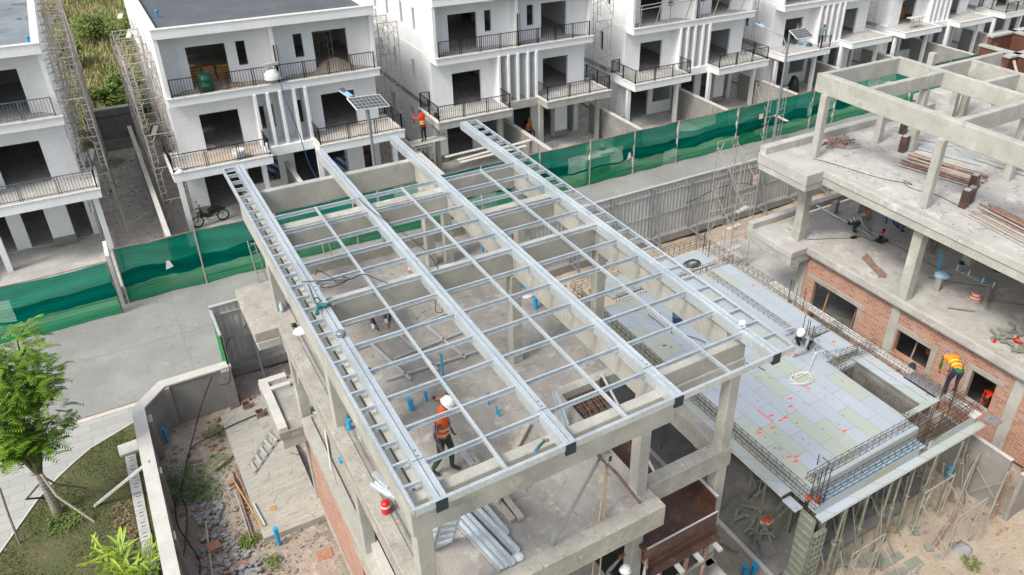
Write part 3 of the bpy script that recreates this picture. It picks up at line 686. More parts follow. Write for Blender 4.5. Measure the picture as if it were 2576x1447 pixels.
# ------------------------------------------------------------------ steel roof grid
G = thing('steel_roof_grid', (5.6, 13.3, 9.66), 'galvanised steel roof grid of four long twin beams, purlins and ladder-like edges', 'roof frame')
ZT = 9.86
def chan(mb, x0,x1,y0,y1,z0,z1, seam=True):
    mb.box(x0,x1,y0,y1,z0,z1)
    if seam:
        w_ = x1-x0
        for f in (.06,.30,.70,.94): mb.box(x0+w_*f-.004,x0+w_*f+.004,y0+.003,y1-.003,z1,z1+.006)
for (x0,x1,y1) in ((2.41,2.59,19.66),(4.44,4.62,19.62),(6.45,6.63,19.6),(8.57,8.75,19.62)):
    xm = (x0+x1)/2
    mb = MB(); chan(mb,x0,xm-.006,7.10,y1,ZT-.2,ZT+.012); chan(mb,xm+.006,x1,7.10,y1,ZT-.2,ZT+.012)
    mb.build('main_beam','galvanised',G)
    MB().box(x0+.004,x1-.004,7.062,7.10,ZT-.2,ZT+.002).build('beam_end','steel_dark_end',G)
    mb = MB()
    for yy in (8.1,13.1): mb.lathe((xm+.03,yy,ZT+.013),[(.022,0),(.0221,.001)],8).lathe((xm+.03,yy-.12,ZT+.013),[(.022,0),(.0221,.001)],8)
    mb.box(x0,x1,7.9,7.905,ZT+.012,ZT+.022); mb.build('bolt_hole','black_plastic',G)
for xa,xb in ((2.62,4.43),(4.63,6.44),(6.64,8.56)):
    for k in range(12):
        y = 7.86+.776*k
        MB().box(xa-.02,xb+.02,y-.02,y+.02,ZT-.004,ZT).box(xa-.02,xb+.02,y+.014,y+.02,ZT-.085,ZT-.004).box(xa-.02,xb+.02,y-.02,y+.014,ZT-.085,ZT-.081).box(xa-.02,xb+.02,y-.006,y+.0,ZT,ZT+.005).box(xa-.015,xb+.015,y+.004,y+.0145,ZT-.05,ZT-.035).build('purlin','galvanised',G)
for x in (3.5,5.56,7.64):
    MB().box(x-.021,x+.021,7.13,16.42,ZT+.002,ZT+.008).box(x-.021,x-.016,7.13,16.42,ZT-.06,ZT+.002).box(x-.004,x+.004,7.13,16.42,ZT+.008,ZT+.012).build('cross_strip','galvanised',G)
MB().box(2.13,9.1,7.075,7.083,ZT-.11,ZT+.004).box(2.13,9.1,7.083,7.13,ZT,ZT+.0045).build('front_channel','galvanised',G)
for x0,x1,sx in ((2.11,2.40,2.10),(8.76,9.09,9.09)):
    MB().box(sx-.0,sx+.006,7.085,19.62,ZT-.11,ZT).box(sx-.0 if sx<5 else sx-.045,sx+.05 if sx<5 else sx+.006,7.085,19.62,ZT,ZT+.005).box((sx+.02 if sx<5 else sx-.03),(sx+.028 if sx<5 else sx-.022),7.1,19.6,ZT+.005,ZT+.009).build('edge_rail','galvanised',G)
    for k in range(28):
        y = 7.55+.4465*k
        MB().box(x0+.02,x1-.01,y-.018,y+.018,ZT-.003,ZT+.001).box(x0+.02,x1-.01,y+.012,y+.018,ZT-.08,ZT-.003).box(x0+.02,x1-.01,y-.018,y+.012,ZT-.08,ZT-.076).build('rung','galvanised',G)
MB().box(6.635,6.655,7.1,19.5,ZT-.16,ZT-.02).box(4.43,4.435,16.5,19.6,ZT-.2,ZT).build('web_plate','galvanised_dull',G)

# ------------------------------------------------------------------ the right-hand concrete frame
C = thing('concrete_house_frame', (25, 13, 0), 'bare concrete frame at the right with brick walls below, pipe piles on its slabs', 'building frame')
dx = 19.0
def bC(*a, m='concrete_beam'): return MB().box(*a).build('beam',m,C,bevel=.015)
bC(21.78,21.92,-2,18.33,9.0,ZR+.0); bC(21.92,22.12,-2,18.3,9.0,ZR-.0)
bC(22.12,26.0,18.1,18.3,9.05,ZR); bC(26.0,26.2,3,18.3,9.05,ZR); bC(22.12,26.0,16.2,16.4,9.15,ZR-.02); bC(22.12,26.0,12.75,12.97,9.1,ZR)
bC(26.2,30.2,16.6,16.8,9.05,ZR); bC(28.15,28.35,3,16.6,9.05,ZR); bC(26.2,28.15,14.65,14.85,9.1,ZR); bC(28.35,33,12.9,13.1,9.05,ZR); bC(22.12,26.0,8.2,8.4,9.05,ZR)
bC(26.2,28.15,10.4,10.6,9.1,ZR)
for (x,y) in ((21.6,17.6),(21.6,12.9),(21.6,8.2),(24.77,17.4),(25.2,16.2),(25.95,12.8),(29.6,19.1),(29.7,17.7),(30.3,17.6),(28.2,12.8),(28.2,9.4)):
    z1 = 9.05
    MB().box(x,x+.26,y,y+.26,L2,z1).build('column','concrete_beam',C,bevel=.015)
for (x,y,z0,z1) in ((21.33,17.45,L1,6.3),(21.38,12.6,L1,6.3),(24.96,17.7,L1,6.4),(25.4,12.9,L1,6.4),(21.45,8.0,L1,6.3),(28.5,16,L1,6.4),(21.57,17.05,0,3.05),(21.57,12.75,0,3.05),(21.57,8.2,0,3.05)):
    MB().box(x,x+.36,y,y+.36,z0,z1).build('column','concrete_beam',C,bevel=.015)
MB().box(21.0,34,-3,18.95,6.48,L2-.003).build('upper_floor','slab_pale',C)
MB().box(20.19,21.5,16.62,19.04,6.3,L2+.003).build('upper_balcony','slab_pale',C,bevel=.01)
bC(20.22,21.4,16.64,16.9,6.05,6.3); bC(20.22,20.44,16.9,19.0,6.05,6.3)
MB().box(20.23,30,18.72,19.02,L2+.003,L2+.28).build('kerb','slab_pale',C)
bC(21.05,21.32,-3,16.66,6.15,L2+.03)
MB().box(26.3,33,9.5,9.75,L2,L2+.32).box(28.0,33,16.9,17.15,L2,L2+.3).build('kerb','slab_top_worn',C)
MB().box(21.3,34,-3,18.95,3.1,L1-.003).build('lower_floor','slab_pale',C)
MB().box(20.47,21.6,16.92,19.34,3.1,L1).build('lower_balcony','slab_pale',C,bevel=.01)
bC(20.5,21.6,16.94,17.15,2.75,3.1); bC(20.5,20.72,17.15,19.3,2.75,3.1); bC(21.36,21.66,-3,16.95,3.0,L1+.02)
MB().box(20.5,30,19.05,19.32,L1,L1+.25).build('kerb','slab_pale',C)
bw = MB(); wall(bw,'y',21.62,21.78,-2,17.05,.03,3.0,[(14.45,16.55,.03,1.98),(11.35,12.7,1.15,2.08),(9.02,9.85,1.1,2.25)]); bw.build('brick_wall','brick',C)
MB().box(21.59,21.62,14.1,16.9,1.98,2.16).box(21.59,21.62,11.1,12.95,2.08,2.26).box(21.59,21.62,8.8,10.05,2.25,2.42).box(21.59,21.62,11.16,11.35,1.1,2.08).box(21.59,21.62,9.85,10.0,1.1,2.25).build('lintel','concrete',C)
mb = MB()
for k in range(44):
    y = 16.6-k*.2
    if 12.5 < y < 13.2 or 14.6<y<14.9: continue
    mb.add([(21.60,y,2.86),(21.60,y-.1,2.86),(21.60,y-.17,2.99),(21.60,y-.07,2.99)],[(0,1,2,3)])
mb.build('slanted_brick_course','brick_piece',C)
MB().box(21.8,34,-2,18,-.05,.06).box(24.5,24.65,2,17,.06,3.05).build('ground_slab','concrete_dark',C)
MB().box(21.66,21.95,4.2,8.19,.03,3.0).build('end_wall','brick',C)

# ------------------------------------------------------------------ brown formwork frame far right
D = thing('shuttered_structure', (35, 18, 0), 'brown shuttered beam frame with grey timber edges at the far right, beyond the concrete beams', 'formwork')
for (x0,x1,y0,y1) in ((32.0,40,17.3,17.5),(32.6,32.8,14,19),(34.4,42,19.6,19.8),(36,36.2,14,19.8)):
    MB().box(x0,x1,y0,y1,8.2,9.0).build('side_panel','brown_panel',D)
    MB().box(x0-.06,x1+.06,y0-.06,y1+.06,9.0,9.08).box(x0-.06,x1+.06,y0-.07,y0-.0,8.1,8.2).build('edge_batten','concrete_beam',D)
for k in range(7):
    x = 32.2+k*1.3
    MB().tube([(x,17.2,8.9),(x-.4,15.6,6.8)],.06,6).build('raking_prop','timber',D)
    MB().tube([(x+.5,17.8,8.1),(x+.5,17.8,L2)],.05,6).build('post','rusty_pipe',D)
MB().box(31,44,13,20.5,6.45,L2).build('floor_slab','slab_pale',D)
MB().box(31,44,13,20.5,3.1,L1).build('lower_floor_slab','slab_pale',D)
for (x,y) in ((31.2,20),(36,20),(31.2,13.2),(41,20)): MB().box(x,x+.3,y,y+.3,0,6.45).build('column','concrete_beam',D)

# ------------------------------------------------------------------ corrugated fence along the plot
def corr(mb, p, q, z0, z1, pitch=.2, amp=.009):
    p = Vector(p); q = Vector(q); L = (q-p).length; d = (q-p)/L; nrm = Vector((-d.y,d.x,0)); n = int(L/pitch*4); vs = []
    for i in range(n+1):
        a = p+d*L*i/n+nrm*(amp if i%4 in (1,2) else -amp); vs += [(a.x,a.y,z0),(a.x,a.y,z1)]
    mb.add(vs,[(2*i,2*i+2,2*i+3,2*i+1) for i in range(n)])
    off = [(v[0]-nrm.x*.004,v[1]-nrm.y*.004,v[2]) for v in vs]; mb.add(off,[(2*i,2*i+1,2*i+3,2*i+2) for i in range(n)])
K = thing('corrugated_fence', (14,24.9,0), 'long grey corrugated metal fence with raking posts on the plot side of the road', 'fence')
for x0 in range(0,14):
    a = 1.3+x0*2.2; mb = MB(); corr(mb,(a,24.9,0),(a+2.19,24.9,0),.35,2.88); mb.build('metal_sheet','galvanised_dull',K)
MB().box(1.3,32.1,24.84,24.87,2.5,2.56).box(1.3,32.1,24.84,24.87,1.4,1.46).box(1.3,32.1,24.83,24.97,2.87,2.9).build('rail','galvanised_dull',K)
for k in range(14):
    x = 2.4+k*2.2
    MB().bar((x,24.75,.1),(x,24.75,2.85),.1,.06).bar((x,24.7,2.3),(x,23.9,.1),.07,.05).bar((x,24.7,.35),(x,24.0,.3),.05,.05).build('post','pole_grey',K)
MB().box(1.3,32.1,24.6,24.98,0,.35).build('footing','wall_concrete',K)
W_ = thing('corrugated_fence', (1.33,23.9,0), 'short green-backed corrugated fence joining the white-capped wall to the long fence', 'fence')
mb = MB(); corr(mb,(1.3,23.2,0),(1.3,24.86,0),.3,2.75); mb.build('green_sheet','grey_green_paint',W_)
MB().box(1.27,1.36,23.2,24.86,2.74,2.79).box(1.32,1.36,23.2,24.86,1.5,1.55).build('rail','galvanised_dull',W_)
mb = MB(); corr(mb,(1.36,23.2,0),(1.36,24.86,0),.3,2.74); mb.build('metal_sheet','galvanised_dull',W_)
MB().box(1.25,1.45,23.2,24.9,0,.3).build('footing','wall_concrete',W_)
# plot boundary wall, white cap
Wt = thing('boundary_wall', (-1.4,18,0), 'grey concrete boundary wall with pale cap, bent at the corner between lawn and rubble plot', 'wall')
zt = 1.6
pl = [(1.35,23.1),(-.62,23.1),(-1.32,22.32),(-1.36,5.0)]; po = [(1.35,23.38),(-.72,23.38),(-1.6,22.42),(-1.62,5.0)]
for i in range(3):
    MB().prism([pl[i],pl[i+1],po[i+1],po[i]],-.25,zt-.06).build('wall_body','wall_concrete',Wt)
ex = .035
capi = [(1.4,23.06),(-.6,23.06),(-1.28,22.3),(-1.32,5)]; capo = [(1.4,23.42),(-.74,23.42),(-1.64,22.44),(-1.66,5)]
for i in range(3): MB().prism([capi[i],capi[i+1],capo[i+1],capo[i]],zt-.06,zt).build('coping','wall_cap',Wt)
for (a,b,c,d) in ((1.05,1.36,22.92,23.1),(-.75,-.5,22.95,23.1),(-1.34,-1.14,21.6,21.95),(-1.36,-1.2,19.2,19.45),(-1.37,-1.22,16.6,16.9),(-1.37,-1.22,13.9,14.2)):
    MB().box(a,b,c,d,-.2,zt-.063).build('pier','wall_concrete',Wt)

# ------------------------------------------------------------------ green netting along the road
Nf = thing('net_fence', (20,31.6,0), 'green construction netting on thin posts along the far side of the road', 'fence')
posts = [-1.13,1.83,5.0,8.38,11.5,14.72,18.0,21.05,23.9,26.9,31.35,33.68,37.56,39.7,43.5,47.3,51,55,59,64]
def net(mb, x0, x1, y, z0, z1, seed, sk=0):
    rn = random.Random(seed); n = 24; m_ = 14; vs = []
    ph = [rn.uniform(0,6) for _ in range(8)]
    for j in range(m_+1):
        for i in range(n+1):
            u, v = i/n, j/m_
            yy = y + sk*u + .05*math.sin(v*22+ph[0]+2*math.sin(u*3+ph[1]))*(1-abs(2*v-1)**4) + .04*math.sin(u*9+ph[2]+v*5)
            zz = z0+(z1-z0)*v - (.05*math.sin(u*math.pi) if j==m_ else 0) + (rn.uniform(-.01,.01))
            vs.append((x0+(x1-x0)*u, yy, zz))
    mb.add(vs,[(j*(n+1)+i, j*(n+1)+i+1,(j+1)*(n+1)+i+1,(j+1)*(n+1)+i) for j in range(m_) for i in range(n)],0,True)
for i,(a,b) in enumerate(zip(posts, posts[1:])):
    mb = MB(); net(mb,a+.03,b-.03,31.6,.03,2.5,i); mb.build('net_panel','netting_green' if i in (1,11,13,14,9) else 'netting',Nf)
    MB().tube([(a,31.6,2.5),((a+b)/2,31.6,2.46),(b,31.6,2.51)],.022,5).build('top_pole','rusty_pipe',Nf)
for x in posts: MB().tube([(x,31.56,0),(x+.02,31.56,2.55)],.03,5).build('post','timber' if x<2 else 'scaffold_pipe',Nf)
Ng = thing('net_fence', (-6,31,0), 'nearer green netting at the left picture edge, set forward of the long net', 'fence')
for i,(a,b) in enumerate(((-6.2,-1.42),(-12,-6.2))):
    mb = MB(); net(mb,a,b,30.95,.02,2.35,30+i,-.05); mb.build('net_panel','netting_green' if i==0 else 'netting',Ng)
    MB().tube([(a,30.95,2.36),((a+b)/2,30.95,2.32),(b,30.95,2.38)],.022,5).build('top_pole','rusty_pipe',Ng)
MB().tube([(-1.42,30.93,-.0),(-1.42,30.93,2.4)],.03,5).tube([(-6.2,30.93,0),(-6.2,30.93,2.4)],.03,5).build('post','rusty_pipe',Ng)
gp = MB().box(-1.42,-1.28,31.55,32.9,0,2.3).build('gate_board',['white_trim']); tag(gp,'narrow white gate board standing edge-on between the two green net panels','board')
for i,(x,z) in enumerate(((.62,1.35),(23.5,1.2),(33.1,1.7))):
    o = MB().add([(x-.14,31.44,z-.2),(x+.16,31.44,z-.12),(x+.05,31.42,z+.22),(x-.06,31.42,z+.2)] if i<2 else [(x-.16,31.44,z-.16),(x+.16,31.44,z-.16),(x+.16,31.44,z+.16),(x-.16,31.44,z+.16)],[(0,1,2,3)]).build('paper_sheet','paper')
    tag(o,['white paper scrap hanging on the second green net panel from the left','white paper scrap on the green net beside the steel roof corner','square white sheet on the green net near the small scaffold tower'][i],'paper')
# ------------------------------------------------------------------ formwork deck and rebar cages between the two frames
B = thing('formwork_deck', (15.2,13,0), 'pale panel formwork deck between the two concrete frames, edged with rebar cages', 'formwork')
ZD = 3.3
MB().box(12.42,16.62,8.46,17.55,ZD-.06,ZD).build('deck_panel','deck_panel',B)
MB().box(16.62,17.08,11.75,17.55,ZD-.06,ZD-.004).build('deck_panel','deck_panel',B)
MB().box(17.1,17.98,12.9,17.6,ZD-.05,ZD+.012).build('deck_panel','deck_panel',B)
MB().box(17.08,17.98,11.72,12.78,ZD-.05,ZD+.012).build('deck_panel','deck_panel',B)
MB().box(13.0,17.6,17.88,18.95,ZD-.05,ZD+.004).build('deck_panel','deck_panel',B)
def fb(*a, m='form_side'): return MB().box(*a).build('side_form', m, B, bevel=.006)
fb(12.42,16.62,8.41,8.46,2.85,ZD+.004); fb(12.38,12.42,8.46,18.9,2.8,ZD+.003); fb(17.98,18.02,11.7,17.6,2.9,ZD+.008)
fb(17.08,17.98,11.68,11.72,2.95,ZD+.008); fb(17.05,17.1,12.78,17.6,3.0,ZD+.006); fb(17.1,18.0,12.84,12.9,3.0,ZD+.008); fb(12.44,17.0,17.55,17.6,3.0,ZD+.01)
fb(12.5,16.3,8.05,8.1,2.72,3.0); fb(16.75,18.8,8.05,8.1,2.72,3.0); fb(12.42,12.5,8.05,8.35,2.72,2.99,m='form_side')
MB().box(12.5,16.62,8.10,8.41,2.86,2.9).build('soffit_form','pale_blue_plastic',B)
MB().box(12.36,19.0,7.84,8.05,2.70,2.74).box(12.06,12.38,8.9,18.9,2.78,2.82).box(12.1,12.38,8.45,8.9,2.6,2.64).build('walkway_board','soffit_board',B)
mb = MB()
for k in range(60): mb.box(12.38+k*.11,12.40+k*.11,7.832,7.838,2.71,2.73)
mb.box(12.36,19.0,7.835,7.845,2.66,2.705); mb.box(12.055,12.065,8.9,18.9,2.74,2.785); mb.build('perforated_edge',['white_trim'],B)
fb(16.64,16.69,9.0,11.72,2.9,3.28); MB().box(16.62,17.8,11.5,11.7,2.9,3.0).box(17.75,18.02,9.15,11.7,3.04,3.08).box(18.05,18.36,8.95,11.9,3.06,3.10).box(16.7,18.04,8.95,9.14,3.05,3.09).box(18.37,18.6,8.95,9.14,3.05,3.09).build('walkway_board','soffit_board',B)
fb(17.78,17.82,9.15,11.7,2.5,3.04,m='concrete_dark'); fb(18.02,18.06,9.0,13,2.6,3.06,m='concrete_dark')
MB().box(16.7,16.74,9.2,11.5,.2,2.9).box(16.74,17.76,11.46,11.5,.2,2.9).box(17.72,17.76,9.2,11.46,.2,2.9).build('wall_form','concrete_dark',B)  # form walls coloured dark, standing in for shade in the deep deck opening
MB().box(18.44,18.46,9.1,9.8,3.1,3.12).box(18.3,18.9,9.1,10.2,3.08,3.1).box(18.9,19.3,7.55,7.95,2.92,2.95).build('slate_panel','slate_board',B)
MB().box(18.62,18.95,8.0,16.2,2.98,3.04).build('plank','plank',B)
# column form at the near corner
mb = MB(); mb.box(12.38,12.42,8.02,8.5,0.0,2.55).box(12.42,12.86,8.0,8.04,0.0,2.05).box(12.84,12.88,8.04,8.48,0,2.5); mb.build('column_form','aluform',B)
mb = MB()
for k in range(9):
    z = .12+k*.23; mb.box(12.40,12.86,7.95,8.0,z,z+.03)
for k in range(4): mb.box(12.40+k*.145,12.425+k*.145,7.95,7.999,0.02,2.04)
for k in range(10): z=.1+k*.26; mb.box(12.33,12.38,8.05,8.48,z,z+.03)
mb.build('form_rib','aluform',B)
mb = MB()
tapes = [(12.86,10.62,3.3),(13.19,10.49,3.3),(12.73,10.52,3.3),(12.78,9.48,3.3),(12.95,9.38,3.3),(12.81,9.28,3.3),(14.77,9.4,3.3),(13.59,10.59,3.3),(13.77,10.6,3.3),(13.49,10.86,3.3),(14.46,11.1,3.3),(14.22,10.86,3.3),(12.91,14.91,3.3),(15.92,12.56,3.3),(12.92,14.9,3.3),(17.6,12.32,3.32),(17.17,16.04,3.3),(17.71,16.06,3.32),(17.49,17.57,3.3)]
for (x,y,z) in tapes: mb.prism([(x-.07,y-.025),(x+.07,y-.045),(x+.075,y+.0),(x-.065,y+.025)],z,z+.003)
a = (13.33,11.21,3.3); b = (13.36,10.64,3.3); mb.bar(a,b,.035,.004)
a = (15.22,11.41,3.3); b = (15.27,11.07,3.3); mb.bar(a,b,.035,.004)
a = (12.26,11.1,3.3); b = (12.29,10.61,3.3); mb.bar((12.39,a[1],3.2),(12.39,b[1],3.2),.006,.05)
mb.box(12.44,12.62,8.2,8.225,2.95,3.12).box(16.2,16.26,8.68,8.70,3.0,3.3).box(12.38,12.40,8.3,8.44,3.0,3.12)
mb.build('orange_tape_mark','orange_tape',B)

def cage(p, q, w_, h, lab, sp=.25, r=.0085, grp=None, nb=3, extra=0):
    p = Vector(p); q = Vector(q); L = (q-p).length; d = (q-p)/L; s = d.cross(Vector((0,0,1))).normalized(); up = Vector((0,0,1))
    if abs(d.z) > .7: s = Vector((1,0,0)); up = d.cross(s).normalized()
    t = thing('rebar_cage', p, lab, 'rebar cage', grp); mb = MB(); rn = random.Random(int(L*100))
    for i in range(nb):
        f = -.5+i/(nb-1)
        for v in (0,1):
            ext = rn.uniform(0,.25)
            MB().tube([p+s*w_*f+up*h*v-d*ext*.2, (p+q)/2+s*w_*f+up*(h*v-.015), q+s*w_*f+up*h*v+d*ext], r, 4).build('long_bar','rebar',t)
    pts = list(mb.v)
    n = int(L/sp); proto = None
    a1,a2,a3,a4 = -s*w_/2-up*.01, s*w_/2-up*.01, s*w_/2+up*(h+.01), -s*w_/2+up*(h+.01)
    m2 = MB()
    for a,b in ((a1,a2),(a2,a3),(a3,a4),(a4,a1)): m2.bar(a,b,r*.85,r*.85)
    for i in range(n+1):
        c = p+d*(L*i/n+rn.uniform(-.02,.02))
        if proto is None: q_ = proto = m2.build('stirrup','rebar',t)
        else: q_ = proto.copy(); col.objects.link(q_)
        q_.location = c; q_.rotation_euler = (0,0,rn.uniform(-.04,.04))
    return t
cage((12.28,8.0,3.12),(12.22,19.2,3.12),.2,.28,'long rebar cage on the left edge of the pale deck, ending at the near corner')
cage((12.5,8.24,2.96),(19.2,8.24,2.96),.18,.26,'outermost rebar cage along the near edge of the deck, over the pale blue trough')
cage((12.6,8.62,3.31),(18.6,8.62,3.31),.16,.2,'rebar cage along the near deck edge, just inside the outermost one')
cage((16.85,8.0,3.15),(16.85,17.3,3.12),.22,.28,'rebar cage running away through the middle of the deck beside the opening')
cage((18.5,8.2,3.1),(18.3,19.4,3.1),.22,.3,'rebar cage beside the brick wall, on the pale plank')
cage((12.3,19.25,3.15),(18.2,19.35,3.2),.26,.34,'rebar cage across the far end of the deck, below the small scaffold tower')
cage((16.9,12.84,3.4),(18.5,12.84,3.2),.16,.26,'short rebar cage crossing the deck behind the crouching hooded worker')
cage((13.1,17.72,3.2),(18.2,17.75,3.2),.18,.26,'second rebar cage from the far end, under the tangle of wire')
cage((16.9,11.6,3.4),(18.5,11.55,3.2),.16,.26,'short rebar cage just in front of the crouching hooded worker')
cage((16.75,8.35,2.7),(18.6,8.35,2.7),.3,.5,'dense rebar cage at the near right corner below the bending worker',.14)
cage((12.6,8.2,.0),(12.6,8.2,3.1),.3,.3,'upright rebar cage rising from the near corner column form',.18)
def starters(pts, h, lab, grp=None, r=.013):
    t = thing('starter_bar_cluster', pts[0][:3], lab, 'rebar', grp)
    for (x,y,z,hh) in pts: MB().tube([(x,y,z),(x+rnd.uniform(-.03,.03),y+rnd.uniform(-.02,.02),z+h*hh)], r, 5).build('bar','rebar',t)
    return t
starters([(12.5,8.15,2.5,1),(12.7,8.15,2.5,.9),(12.5,8.4,2.5,.75),(12.72,8.42,2.5,.6),(12.6,8.3,2.5,.85),(13.2,8.9,3.3,.2)],1.75,'tall thin starter bars standing at the near deck corner')
starters([(16.75,12.9,3.0,1),(16.9,12.85,3,.85),(17.0,12.7,3,.7),(16.8,12.7,3,.9)],1.3,'starter bars rising beside the hooded crouching worker')
starters([(18.4,9.0,2.6,1),(18.55,9.05,2.6,.9),(18.5,8.7,2.6,.75),(18.9,8.9,2.6,.95)],1.7,'starter bars rising beside the bending worker in orange')
starters([(18.3,14.9,2.6,1),(18.4,14.7,2.6,.8),(18.5,14.4,2.6,.9)],1.4,'starter bars in front of the large dark doorway in the brick wall')
starters([(18.1,19.2,0,1),(18.3,19.4,0,.95),(18.25,19.0,0,.9),(17.9,19.35,0,.9)],3.9,'starter bars at the far right corner of the deck')
starters([(16.9,8.3,2.4,1),(16.7,8.5,2.4,.8),(17.1,8.45,2.4,.9)],1.5,'starter bars where two cages cross at the near right of the deck')
# steel props below the deck
def prop(x, y, z0, z1, lab, grp, lean=(0,0)):
    t = thing('shoring_prop', (x,y,z0), lab, 'prop', grp)
    xm, ym = x+lean[0], y+lean[1]; zm = z0+(z1-z0)*.55
    MB().box(x-.08,x+.08,y-.08,y+.08,z0,z0+.012).build('base_plate','prop_pipe',t)
    MB().tube([(x,y,z0+.012),(x+lean[0]*.55,y+lean[1]*.55,zm)],.042,8).build('outer_tube','prop_pipe',t)
    MB().tube([(x+lean[0]*.55,y+lean[1]*.55,zm),(xm,ym,z1)],.032,8).build('inner_tube','prop_pipe',t)
    pts = [(x+lean[0]*.55+math.cos(a)*.08, y+lean[1]*.55+math.sin(a)*.08, zm) for a in [k*.6 for k in range(9)]]
    MB().tube(pts,.009,4).build('handle_ring','scaffold_pipe',t)
    return t
g1 = 'shoring props in a row under the near edge of the deck'
for k in range(10): prop(12.95+k*.63+rnd.uniform(-.12,.12),7.93+rnd.uniform(-.22,.06),-.05,2.68,'greenish steel shoring prop in the row under the near edge of the pale deck',g1,(rnd.uniform(-.16,.2),rnd.uniform(-.05,.12)))
g2 = 'shoring props under the left part of the deck'
for (x,y) in ((12.2,9.57),(12.16,10.96),(12.25,12.3),(13.3,9.4),(13.2,10.9),(13.3,12.4),(14.6,9.4),(14.7,11),(16.0,9.4),(12.3,13.9),(14.4,12.8)): prop(x,y,.12,3.2 if x>12.5 else 2.76,'greenish steel shoring prop on the dark floor slab under the left side of the deck',g2)
g3 = 'shoring props in the second row under the deck'
for k in range(8): prop(13.1+k*.75,8.75,.12,2.85,'steel shoring prop in the second row, just behind the near edge of the deck',g3)
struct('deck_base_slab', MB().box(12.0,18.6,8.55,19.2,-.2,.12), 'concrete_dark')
struct('base_slab_edge', MB().box(11.86,12.0,7.2,19.2,-.2,.16), 'wall_cap')
MB_ = MB().box(12.3,17.0,8.3,8.55,-.2,.14); struct('base_slab_kerb', MB_, 'wall_concrete')

# ------------------------------------------------------------------ scaffolds
def sframe(mb, c, ax, w_, h, r=.021):
    """one walk-through frame standing on c, spanning along ax"""
    c = Vector(c); a = Vector(ax).normalized()*w_; u = Vector((0,0,h))
    mb.tube([c,c+u],r,5); mb.tube([c+a,c+a+u],r,5); mb.tube([c+u*.98,c+a+u*.98],r,5)
    for (s0,sg) in ((c,1),(c+a,-1)):
        i = s0+a.normalized()*sg*.22
        mb.tube([i+u*.12,i+u*.80,i+a.normalized()*sg*.14+u*.95],r*.75,4)
        for f in (.2,.42,.64,.8): mb.tube([s0+u*f,i+u*f],r*.6,4)
def scaffold(lab, origin, spandir, w_, stepdir, step, nb, nl, h=1.75, planks=(), mis=.0, top=None, m='scaffold_pipe', seed=1, brace=True):
    rn = random.Random(seed); o = Vector(origin); sp = Vector(spandir); st = Vector(stepdir)
    t = thing('scaffold', origin, lab, 'scaffold')
    for b in range(nb):
        L = nl if top is None else top(b)
        for l in range(L):
            mb = MB(); off = Vector((rn.uniform(-mis,mis),rn.uniform(-mis,mis),0))
            sframe(mb, o+st*step*b+off+Vector((0,0,l*h)), sp, w_, h*.98); mb.build('frame',m,t)
    if brace:
        for b in range(nb-1):
            L = min(nl if top is None else top(b), nl if top is None else top(b+1)); mb = MB()
            for l in range(L):
                for e in (0,1):
                    p = o+st*step*b+sp*w_*e+Vector((0,0,l*h+.25)); q = o+st*step*(b+1)+sp*w_*e+Vector((0,0,l*h+h*.85))
                    mb.bar(p,q,.02,.02); mb.bar(p+Vector((0,0,h*.6)),q-Vector((0,0,h*.6)),.02,.02)
            mb.build('cross_brace',m,t)
    for (a,b_) in planks: MB().bar(a,b_,.22,.035).build('plank','plank',t)
    return t
scaffold('tall pipe scaffold against the left house, on the left side of the narrow yard',(-1.6,37.3,0),(1,0,0),1.05,(0,1,0),1.55,15,5,1.72,planks=(((-1.45,38.2,3.6),(-1.25,39.9,3.5)),((-1.1,38.3,3.7),(-.95,40,3.6)),((-1.3,46.0,8.0),(-.9,48,8.0))),mis=.05,seed=2)
scaffold('tall pipe scaffold along the left wall of the dark-roofed house',(1.25,37.3,0),(1,0,0),1.1,(0,1,0),1.5,9,5,1.6,planks=(((1.9,47.5,7.6),(2.1,49.5,7.4)),((1.9,44,7.4),(2.2,46.2,7.3)),((1.7,40.5,3.6),(2.0,42,3.5))),mis=.05,seed=3,top=lambda b: 5 if b<5 else 4)
scaffold('stepped pipe scaffold in the gap between the dark-roofed house and the bare-beamed house',(12.75,38.9,0),(1,0,0),1.0,(0,1,0),1.5,8,5,1.6,planks=(((12.9,44,7.7),(12.7,46.5,7.7)),((12.9,40.5,6.3),(12.7,43,6.3))),mis=.1,seed=4)
scaffold('pipe scaffold in the gap left of the house with the pipe-railed balcony',(25.3,37.7,0),(1,0,0),1.1,(0,1,0),1.9,5,5,1.72,planks=(((25.5,38,8.7),(25.9,41,8.7)),),mis=.06,seed=5)
scaffold('pipe scaffold beside the wall of the house with the two balcony workers',(37.8,38.6,0),(1,0,0),1.1,(0,1,0),1.9,4,5,1.72,mis=.06,seed=6)
scaffold('pipe scaffold in the gap right of the two balcony workers, under the upper picture edge',(50.1,38.6,0),(1,0,0),1.1,(0,1,0),1.9,3,4,1.72,mis=.06,seed=7)
scaffold('scaffold inside the open upper room behind the sand heap',(9.6,39.3,6.22),(1,0,0),.9,(0,1,0),1.5,2,1,1.6,seed=9)
scaffold('low working scaffold with planks under the bare-beamed balcony',(15.3,34.6,.06),(1,0,0),1.1,(1,0,0),2.2,3,1,1.5,planks=(((14.9,34.7,1.6),(19.4,34.9,1.75)),((14.9,34.4,1.58),(18.9,34.6,1.62)),((14.6,35.6,1.5),(18.2,35.6,1.6))),seed=10)
scaffold('low scaffold stage under the two workers in red beside the bare balcony',(13.1,35.9,0),(1,0,0),1.0,(0,1,0),.9,2,1,2.27,planks=(((13.0,36.05,2.29),(15.0,36.15,2.29)),((13.0,36.3,2.29),(15.1,36.4,2.29)),((13.0,36.55,2.29),(15.1,36.65,2.29))),seed=16)
